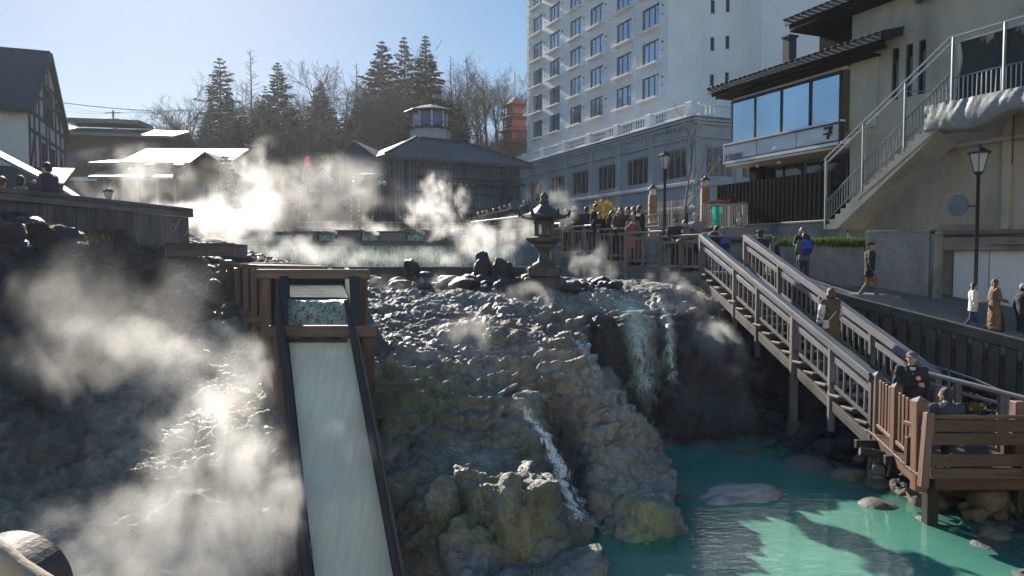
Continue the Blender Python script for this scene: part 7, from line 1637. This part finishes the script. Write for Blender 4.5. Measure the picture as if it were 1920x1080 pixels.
p = P(4, 360, 14.7); person('fair-haired person at the extreme left edge above the plank parapet', (p.x, 14.7, P(4, 332, 14.7).z - 1.6), R(170), 1.6, ('down', 'down'), jacket='grey2', detail=0, face=False, hairm=M_hairbr)
# ======================= STREET FURNITURE AND SMALL THINGS =======================
def street_lamp(u, vtop, Y, zb, s, label, pole_r=.055, group='black lantern street lamps'):
    p = P(u, vtop, Y); t = thing('street_lamp', (p.x, Y, zb), label, 'street lamp', group); H = p.z - zb
    MB().lathe([(pole_r * 2.2, 0), (pole_r * 2.2, .25), (pole_r * 1.5, .32), (pole_r * 1.2, .5), (pole_r, .6), (pole_r * .85, H - .85 * s), (pole_r * 1.6, H - .83 * s), (pole_r * 1.6, H - .78 * s)], 12).build_local('pole', M_black, t, True)
    for k in range(6):
        q, q2 = k * PI / 3, (k + 1) * PI / 3; a, b = .13 * s, .26 * s; z0, z1 = H - .76 * s, H - .25 * s
        pts = [Vector((a * math.cos(q), a * math.sin(q), z0)), Vector((a * math.cos(q2), a * math.sin(q2), z0)), Vector((b * math.cos(q2), b * math.sin(q2), z1)), Vector((b * math.cos(q), b * math.sin(q), z1))]
        MB().quad(*pts).build_local('pane', M_lightgls, t); g = MB(); g.beam(pts[0] * 1.0, pts[3], .022 * s, .022 * s); g.build_local('frame_bar', M_black, t)
    MB().lathe([(.15 * s, H - .79 * s), (.15 * s, H - .75 * s)], 6).build_local('base_ring', M_black, t)
    MB().lathe([(.33 * s, H - .25 * s), (.34 * s, H - .21 * s), (.10 * s, H - .06 * s), (.05 * s, H - .05 * s), (.04 * s, H), (.0, H)], 6).build_local('lamp_roof', M_black, t)
    return t
street_lamp(1836, 272, 21.3, 2.3, 1.0, 'large black street lamp with a frosted lantern in front of the white door')
street_lamp(1247, 283, 29, 4.6, .92, 'slender black street lamp behind the walkway beside the leafless sapling')
street_lamp(203, 352, 24, 4.6, .55, 'small black street lamp behind the plank parapet by the rusty shrub', .03)
M_pillar = wood('amber_timber_pillar', (.30, .15, .06), (.19, .09, .04))
for k, (u, v0, v1, lab) in enumerate([(1224, 352, 402, 'amber timber pillar with a roofed lantern left of the metal picket railing'), (1322, 336, 384, 'amber timber pillar with a roofed lantern behind the green cloth')]):
    p = P(u, v0, 33); t = thing('lantern_pillar', (p.x, 33, 4.8), lab, 'lantern', 'timber lantern pillars')
    zt = P(u, v0 + 14, 33).z - 4.8; lbox('pillar', t, (0, 0, zt / 2), (.34, .34, zt), M_pillar, .02); lbox('lantern_body', t, (0, 0, zt + .14), (.24, .24, .27), M_lightgls); MB().lathe([(.30, zt + .27), (.06, zt + .42), (.03, zt + .47)], 4, rot=PI / 4).build_local('lantern_roof', M_black, t)
    for j in range(6): MB().tube([(-.18, -.18, .3 + j * .3), (-.2, -.2, .36 + j * .3), (-.18, -.18, .42 + j * .3)], .018, 5).build_local('chain_link', M_black, t)
# metal picket railing with the green cloth
def picket_run(name, a, b, hgt, n, label, mat):
    t = thing(name, (a[0], a[1], a[2]), label, 'railing'); a = Vector(a); b = Vector(b); up_ = Vector((0, 0, 1))
    for z in (.08, hgt): beam('rail', a + up_ * z, b + up_ * z, .05, .05, mat, t, bev=.004)
    for k in range(n + 1): q = lerp(a, b, k / n); beam('picket' if k % 8 else 'post', q + up_ * .08, q + up_ * (hgt - .02), .022 if k % 8 else .05, .022 if k % 8 else .05, mat, t, bev=0)
    return t
M_rails2 = pmat('pale_metal_railing', (.36, .34, .31), (.26, .25, .23), scale=4, rough=(.35, .5), bump=.05)
a, b, c = P(1235, 432, 30.5), P(1284, 424, 32), P(1393, 430, 30)
picket_run('picket_railing', (a.x, a.y, a.z), (b.x, b.y, b.z), P(1236, 377, 30.5).z - a.z, 16, 'tall pale metal railing left of the sapling, sloping up to the right', M_rails2)
q0 = P(1316, 430, 30); picket_run('picket_railing', (q0.x, q0.y, q0.z), (c.x, c.y, c.z), P(1316, 383, 30).z - q0.z, 24, 'pale metal picket railing hung with a green cloth', M_rails2)
d_ = P(1408, 425, 32.5); picket_run('picket_railing', (c.x + .03, c.y, c.z), (d_.x, d_.y, d_.z), 1.0, 8, 'short return of the metal railing beside the black slat screen', M_rails2)
g = MB(); p = P(1343, 404, 29.9); n = 18
for r_ in range(9):
    for j in range(n + 1): x = -.17 + .36 * j / n; g.v.append((p.x + x * (1 + .1 * math.sin(r_)), 29.9 - .03 - .04 * math.sin(j * 1.5 + .3 * r_), p.z + .40 - r_ * .1 - (.08 * math.sin(j * 1.1) if r_ == 8 else 0)))
g.f = [(r_ * (n + 1) + j, r_ * (n + 1) + j + 1, (r_ + 1) * (n + 1) + j + 1, (r_ + 1) * (n + 1) + j) for r_ in range(8) for j in range(n)]; g.m = [0] * len(g.f)
tag(g.build('green_cloth', leafmat('turquoise_cloth', (.06, .50, .36), (.05, .42, .31), .35), smooth=True), 'bright turquoise-green cloth hanging on the pale metal picket railing', 'cloth')
p = P(1386, 415, 29.85); tag(MB().ball(p, (.11, .08, .17), seg=12, ring=8).tube([p + Vector((-.04, 0, .14)), p + Vector((0, 0, .5)), p + Vector((.04, 0, .14))], .012, 5).build('carrier_bag', cloth('bagp', (.55, .52, .46)), smooth=True), 'pale carrier bag hanging at the right end of the picket railing', 'bag')
a, b = P(1205, 408, 27.5), P(1233, 402, 29.5); t = thing('hand_railing', (a.x, a.y, a.z - 1), 'short pale wooden railing rising beside the first lantern pillar', 'railing')
for dz in (0, -.3): beam('rail', a + Vector((0, 0, dz)), b + Vector((0, 0, dz)), .08, .07, M_rails2, t)
for k in range(5): q = lerp(a, b, k / 4); beam('post', q, q - Vector((0, 0, .8)), .04, .04, M_rails2, t)
# stone lantern on the basin rim
M_lant = pmat('dark_lantern_stone', (.055, .052, .05), (.028, .027, .027), scale=4, bscale=22, bump=.8, rough=(.5, .8), dirt=(.12, .11, .09), dscale=2)
lb = P(1020, 552, 18.2); sl2 = thing('stone_lantern', (lb.x, 18.2, lb.z - .1), 'tall dark stone lantern with a curved roof on a stepped stone base', 'lantern'); zz = 0.1
for (w, h_, nm) in ((.98, .42, 'base_block'), (.78, .26, 'upper_base')):
    lbox(nm, sl2, (0, 0, zz + h_ / 2), (w, w, h_), M_lant, .04); zz += h_
MB().lathe([(.30, zz), (.28, zz + .06), (.17, zz + .12), (.12, zz + .28), (.16, zz + .40), (.29, zz + .50), (.28, zz + .54)], 10).build_local('shaft', M_lant, sl2, True); zz += .54
MB().lathe([(.28, zz), (.42, zz + .08), (.44, zz + .16), (.30, zz + .19)], 6).build_local('platform', M_lant, sl2); zz += .19
for k in range(6):
    q = k * PI / 3 + PI / 6; MB().box((.21 * math.cos(q), .21 * math.sin(q), zz + .17), (.10, .10, .34), bev=.02).build_local('fire_box_post', M_lant, sl2)
MB().lathe([(.24, zz), (.24, zz + .05)], 6).build_local('fire_box_floor', M_lant, sl2); MB().lathe([(.25, zz + .3), (.25, zz + .37)], 6).build_local('fire_box_top', M_lant, sl2); zz += .37
rf = MB(); n = 6; prof = [(.55, zz + .08), (.53, zz + .15), (.38, zz + .2), (.20, zz + .34), (.10, zz + .42)]
rf.lathe([(.2, zz)] + prof, 6); rf.build_local('roof', M_lant, sl2)
for k in range(6): q = k * PI / 3; MB().tube([(.56 * math.cos(q), .56 * math.sin(q), zz + .12), (.60 * math.cos(q), .60 * math.sin(q), zz + .16), (.62 * math.cos(q), .62 * math.sin(q), zz + .27)], [.06, .05, .025], 6).build_local('roof_curl', M_lant, sl2)
MB().lathe([(.10, zz + .42), (.12, zz + .47), (.08, zz + .52), (.11, zz + .6), (.05, zz + .68), (.0, zz + .71)], 10).build_local('finial', M_lant, sl2, True)
for (dx, dy, s) in ((.75, -.1, .3), (.62, -.45, .26), (.95, .1, .33), (-.8, -.2, .2)): put('stone', random.choice(ST_GREY if s < .31 else ST_DARK), rock_o, stone_M(lb.x + dx, 18.2 + dy, lb.z - .02, s))
# globe lamps on a dark post
p = P(693, 332, 47); t = thing('globe_lamp', (p.x, 47, 5.1), 'thick dark post with a flat cap and two pairs of white globe lamps', 'street lamp'); hz_ = p.z - 5.1
MB().lathe([(.40, 0), (.34, hz_ - .1), (.34, hz_)], 8).build_local('post', M_timber, t); MB().lathe([(.75, hz_), (.8, hz_ + .12), (.3, hz_ + .22)], 8).build_local('post_cap', M_tile, t)
for x in (-.95, -.65, .65, .95): MB().ball((x, -.15 if abs(x) < .8 else 0, hz_ - .38), .14, seg=14, ring=9).build_local('globe', M_lightgls, t, True)
MB().tube([(-1, 0, hz_ - .15), (1, 0, hz_ - .15)], .03, 6).build_local('bracket', M_black, t)
# traffic mirror seen edge-on
p = P(1796, 386, 23.2); t = thing('traffic_mirror', (p.x, 23.2, p.z), 'round traffic mirror seen edge-on on the beige wall left of the large lamp', 'mirror', rz=R(-60))
MB().lathe([(.0, -.06), (.30, -.05), (.33, 0), (.33, .03), (.30, .02), (0, .05)], 20).build_local('dish', M_steel, t).matrix_basis = Matrix.Rotation(R(90), 4, 'X'); MB().tube([(0, .05, 0), (0, .45, 0), (.3, .6, 0)], .025, 6).build_local('arm', M_black, t)
# utility pole with wires
p = P(212, 207, 95); zb = hill_z(p.x, 95); t = thing('utility_pole', (p.x, 95, zb), 'grey utility pole with crossarms and wires against the sky at left', 'utility pole'); H = p.z - zb
MB().lathe([(.17, 0), (.11, H)], 8).build_local('pole', M_concrete, t, True)
for dz, w in ((.3, 2.0), (1.1, 1.5)): lbox('crossarm', t, (0, 0, H - dz), (w, .12, .12), M_steel)
MB().lathe([(.22, H - 2.6), (.22, H - 1.9)], 10, (.3, 0, 0)).build_local('transformer', M_steel, t)
for (ua, va, Ya, dz) in [(120, 196, 60, .2), (110, 205, 60, .3), (112, 220, 60, 1.1), (400, 200, 98, .3), (330, 245, 92, 1.1)]:
    a = P(ua, va, Ya); b = Vector((p.x, 95, p.z - dz)); MB().tube([lerp(a, b, s / 8) - Vector((0, 0, 4 * .25 * (s / 8) * (1 - s / 8))) for s in range(9)], .022, 4).build('wire', M_black, t)
a, b = P(120, 193, 60), P(420, 203, 99); MB().tube([lerp(a, b, s / 10) - Vector((0, 0, 4 * .5 * (s / 10) * (1 - s / 10))) for s in range(11)], .03, 4).build('wire', M_black, t)
# red flag on a pole among the steam
p = P(573, 322, 60); t = thing('flag', (p.x, 60, 5.1), 'narrow red banner on a thin slanted pole left of the bathhouse', 'flag'); MB().tube([(-.9, 0, 0), (0, 0, 7.2)], .03, 6).build_local('pole', M_steel, t)
g = MB()
for r_ in range(8): g.v += [(-.05 + .05 * r_ - .06 * r_, .05 * math.sin(r_), 7.2 - .11 * r_), (.25 + .05 * math.sin(r_ * 1.2), .05 * math.cos(r_), 7.32 - .11 * r_)]
g.f = [(2 * r_, 2 * r_ + 1, 2 * r_ + 3, 2 * r_ + 2) for r_ in range(7)]; g.m = [0] * 7; g.build_local('cloth', leafmat('red_cloth', (.45, .04, .04), (.38, .03, .03), .4), t, True)
# dark hose along the cliff foot
a = [P(1420, 740, 16.4), P(1470, 760, 16), P(1500, 768, 15.6), P(1545, 770, 15.4)]; tag(MB().tube(a, .025, 6).build('hose', M_black, smooth=True), 'dark hose running along the foot of the cliff under the stairs', 'hose')

# ======================= STEAM =======================
def steam_mat(name, dens, thr, scale, soft=.25, col=(.93, .92, .90), aniso=.45):
    m, nt, out = new_mat(name); pv = N(nt, 'VolumePrincipled'); nt.links.new(pv.outputs[0], out.inputs['Volume'])
    tc = N(nt, 'TexCoord'); gp = N(nt, 'NewGeometry'); ln = N(nt, 'VectorMath', operation='LENGTH'); 
    wn = N(nt, 'TexNoise'); wn.inputs['Scale'].default_value = scale * .8; wn.inputs['Detail'].default_value = 3; wa = N(nt, 'VectorMath', operation='MULTIPLY_ADD'); wa.inputs[1].default_value = (3.4, 3.4, 3.4); wa.inputs[2].default_value = (-1.7, -1.7, -1.7); wd = N(nt, 'VectorMath', operation='ADD')
    nt.links.new(gp.outputs['Position'], wn.inputs['Vector']); nt.links.new(wn.outputs['Color'], wa.inputs[0]); nt.links.new(wa.outputs[0], wd.inputs[0]); nt.links.new(tc.outputs['Object'], wd.inputs[1]); nt.links.new(wd.outputs[0], ln.inputs[0])
    l2 = N(nt, 'VectorMath', operation='LENGTH'); nt.links.new(tc.outputs['Object'], l2.inputs[0]); edge = math_(nt, 'MULTIPLY', math_(nt, 'SUBTRACT', 1.0, l2.outputs['Value'], clamp=True), 5.0, clamp=True)
    n = N(nt, 'TexNoise'); n.inputs['Scale'].default_value = scale; n.inputs['Detail'].default_value = 8; n.inputs['Roughness'].default_value = .64; n.inputs['Distortion'].default_value = 1.1
    mp = N(nt, 'Mapping'); mp.inputs['Scale'].default_value = (1.25, 1, .7); nt.links.new(gp.outputs['Position'], mp.inputs[0]); nt.links.new(mp.outputs[0], n.inputs['Vector'])
    fall = math_(nt, 'SUBTRACT', 1.0, ln.outputs['Value'], clamp=True)
    s = math_(nt, 'ADD', math_(nt, 'SUBTRACT', n.outputs['Fac'], thr), math_(nt, 'MULTIPLY', math_(nt, 'POWER', fall, .8), .34))
    s = math_(nt, 'DIVIDE', s, soft, clamp=True); s = math_(nt, 'MULTIPLY', math_(nt, 'MULTIPLY', s, s), math_(nt, 'MULTIPLY', fall, 2.2, clamp=True))
    nt.links.new(math_(nt, 'MULTIPLY', math_(nt, 'MULTIPLY', s, edge), dens), pv.inputs['Density']); pv.inputs['Color'].default_value = rgb(col); pv.inputs['Anisotropy'].default_value = aniso
    return m
SM = {}
def steam(u, v, Y, rx, ry, rz, dens=1.0, thr=.58, scale=1.6, tilt=0, soft=.3):
    k = (dens, thr, scale, soft)
    if k not in SM: SM[k] = steam_mat('steam_%d' % len(SM), dens, thr, scale, soft)
    bm = bmesh.new(); bmesh.ops.create_icosphere(bm, subdivisions=2, radius=1.02); me = bpy.data.meshes.new('steam'); bm.to_mesh(me); bm.free(); me.materials.append(SM[k])
    p = P(u, v, Y); return tag(put('steam', me, None, Matrix.Translation(p) @ Matrix.Rotation(tilt, 4, 'Y') @ Matrix.Diagonal((rx, ry, rz, 1))), kind='stuff')
px_ = lambda n, Y: n / F * Y
# (u, v, distance, half width px, half depth m, half height px, density, threshold, scale, tilt)
for (u, v, Y, w, dp, h, de, th, sc, ti) in [
    (410, 412, 22, 150, 1.6, 66, .9, .52, .9, 0), (350, 420, 20, 95, 1.2, 50, .9, .51, 1.2, 0), (490, 345, 24, 75, 1.2, 95, .7, .54, 1.0, .25), (600, 320, 28, 130, 1.6, 50, .16, .55, .7, .2),
    (540, 470, 23, 190, 1.5, 40, .35, .53, .9, 0), (760, 484, 22, 200, 1.5, 28, .4, .54, 1.0, 0), (940, 450, 22, 100, 1.3, 62, 1.2, .52, .9, 0), (1035, 375, 24, 60, .8, 70, .5, .54, 1.1, -.3),
    (818, 385, 27, 70, 1.1, 80, 1.2, .53, 1.3, .15), (700, 430, 30, 130, 1.2, 35, .5, .54, .9, 0), (250, 330, 30, 130, 2, 70, .22, .52, .6, 0),
    (150, 580, 12.5, 240, 1.2, 110, .22, .53, 1.1, .2), (330, 655, 11.5, 230, 1.0, 80, .4, .53, 1.2, .1), (80, 690, 9.8, 180, 1.0, 130, .38, .54, 1.2, 0),
    (420, 900, 8.8, 190, .9, 230, 1.5, .49, 1.1, .15), (280, 1030, 7.6, 330, .8, 140, 1.2, .50, 1.1, 0), (440, 740, 10.6, 130, .9, 130, .7, .51, 1.3, 0),
    (640, 880, 8.9, 120, .4, 110, .8, .54, 1.8, .5), (600, 700, 10.6, 90, .35, 60, .4, .55, 1.8, .3), (520, 390, 33, 430, 3, 110, .07, .42, .6, 0), (240, 620, 11, 300, 1.3, 190, .12, .42, .8, 0), (1330, 760, 14.8, 150, .8, 90, .14, .45, 1.0, 0), (880, 650, 13.4, 95, .6, 75, .5, .54, 1.6, 0), (1020, 560, 16.5, 120, .7, 40, .5, .55, 1.5, 0),
    (1140, 780, 13.5, 60, .6, 100, .8, .54, 1.6, -.3), (1210, 830, 14.4, 70, .6, 60, 1.0, .53, 1.6, 0), (1290, 620, 17.0, 80, .8, 90, .7, .54, 1.4, 0), (1360, 655, 16.4, 110, .6, 55, 1.3, .52, 1.5, .72),
    (1110, 490, 20.5, 60, .5, 50, .9, .54, 1.6, .7), (1260, 545, 18.6, 70, .7, 55, .6, .55, 1.5, 0), (800, 530, 18, 140, .8, 30, .6, .55, 1.4, 0)]:
    steam(u, v, Y, px_(w, Y), dp, px_(h, Y), de, th, sc, ti)

# ======================= AIR =======================
m, nt, out = new_mat('thin_haze'); pv = N(nt, 'VolumePrincipled'); pv.inputs['Density'].default_value = .0002; pv.inputs['Color'].default_value = (.90, .94, 1, 1); pv.inputs['Anisotropy'].default_value = .55; nt.links.new(pv.outputs[0], out.inputs['Volume'])
tag(MB().box((0, 85, 21), (260, 220, 49)).build('haze', m), kind='stuff')
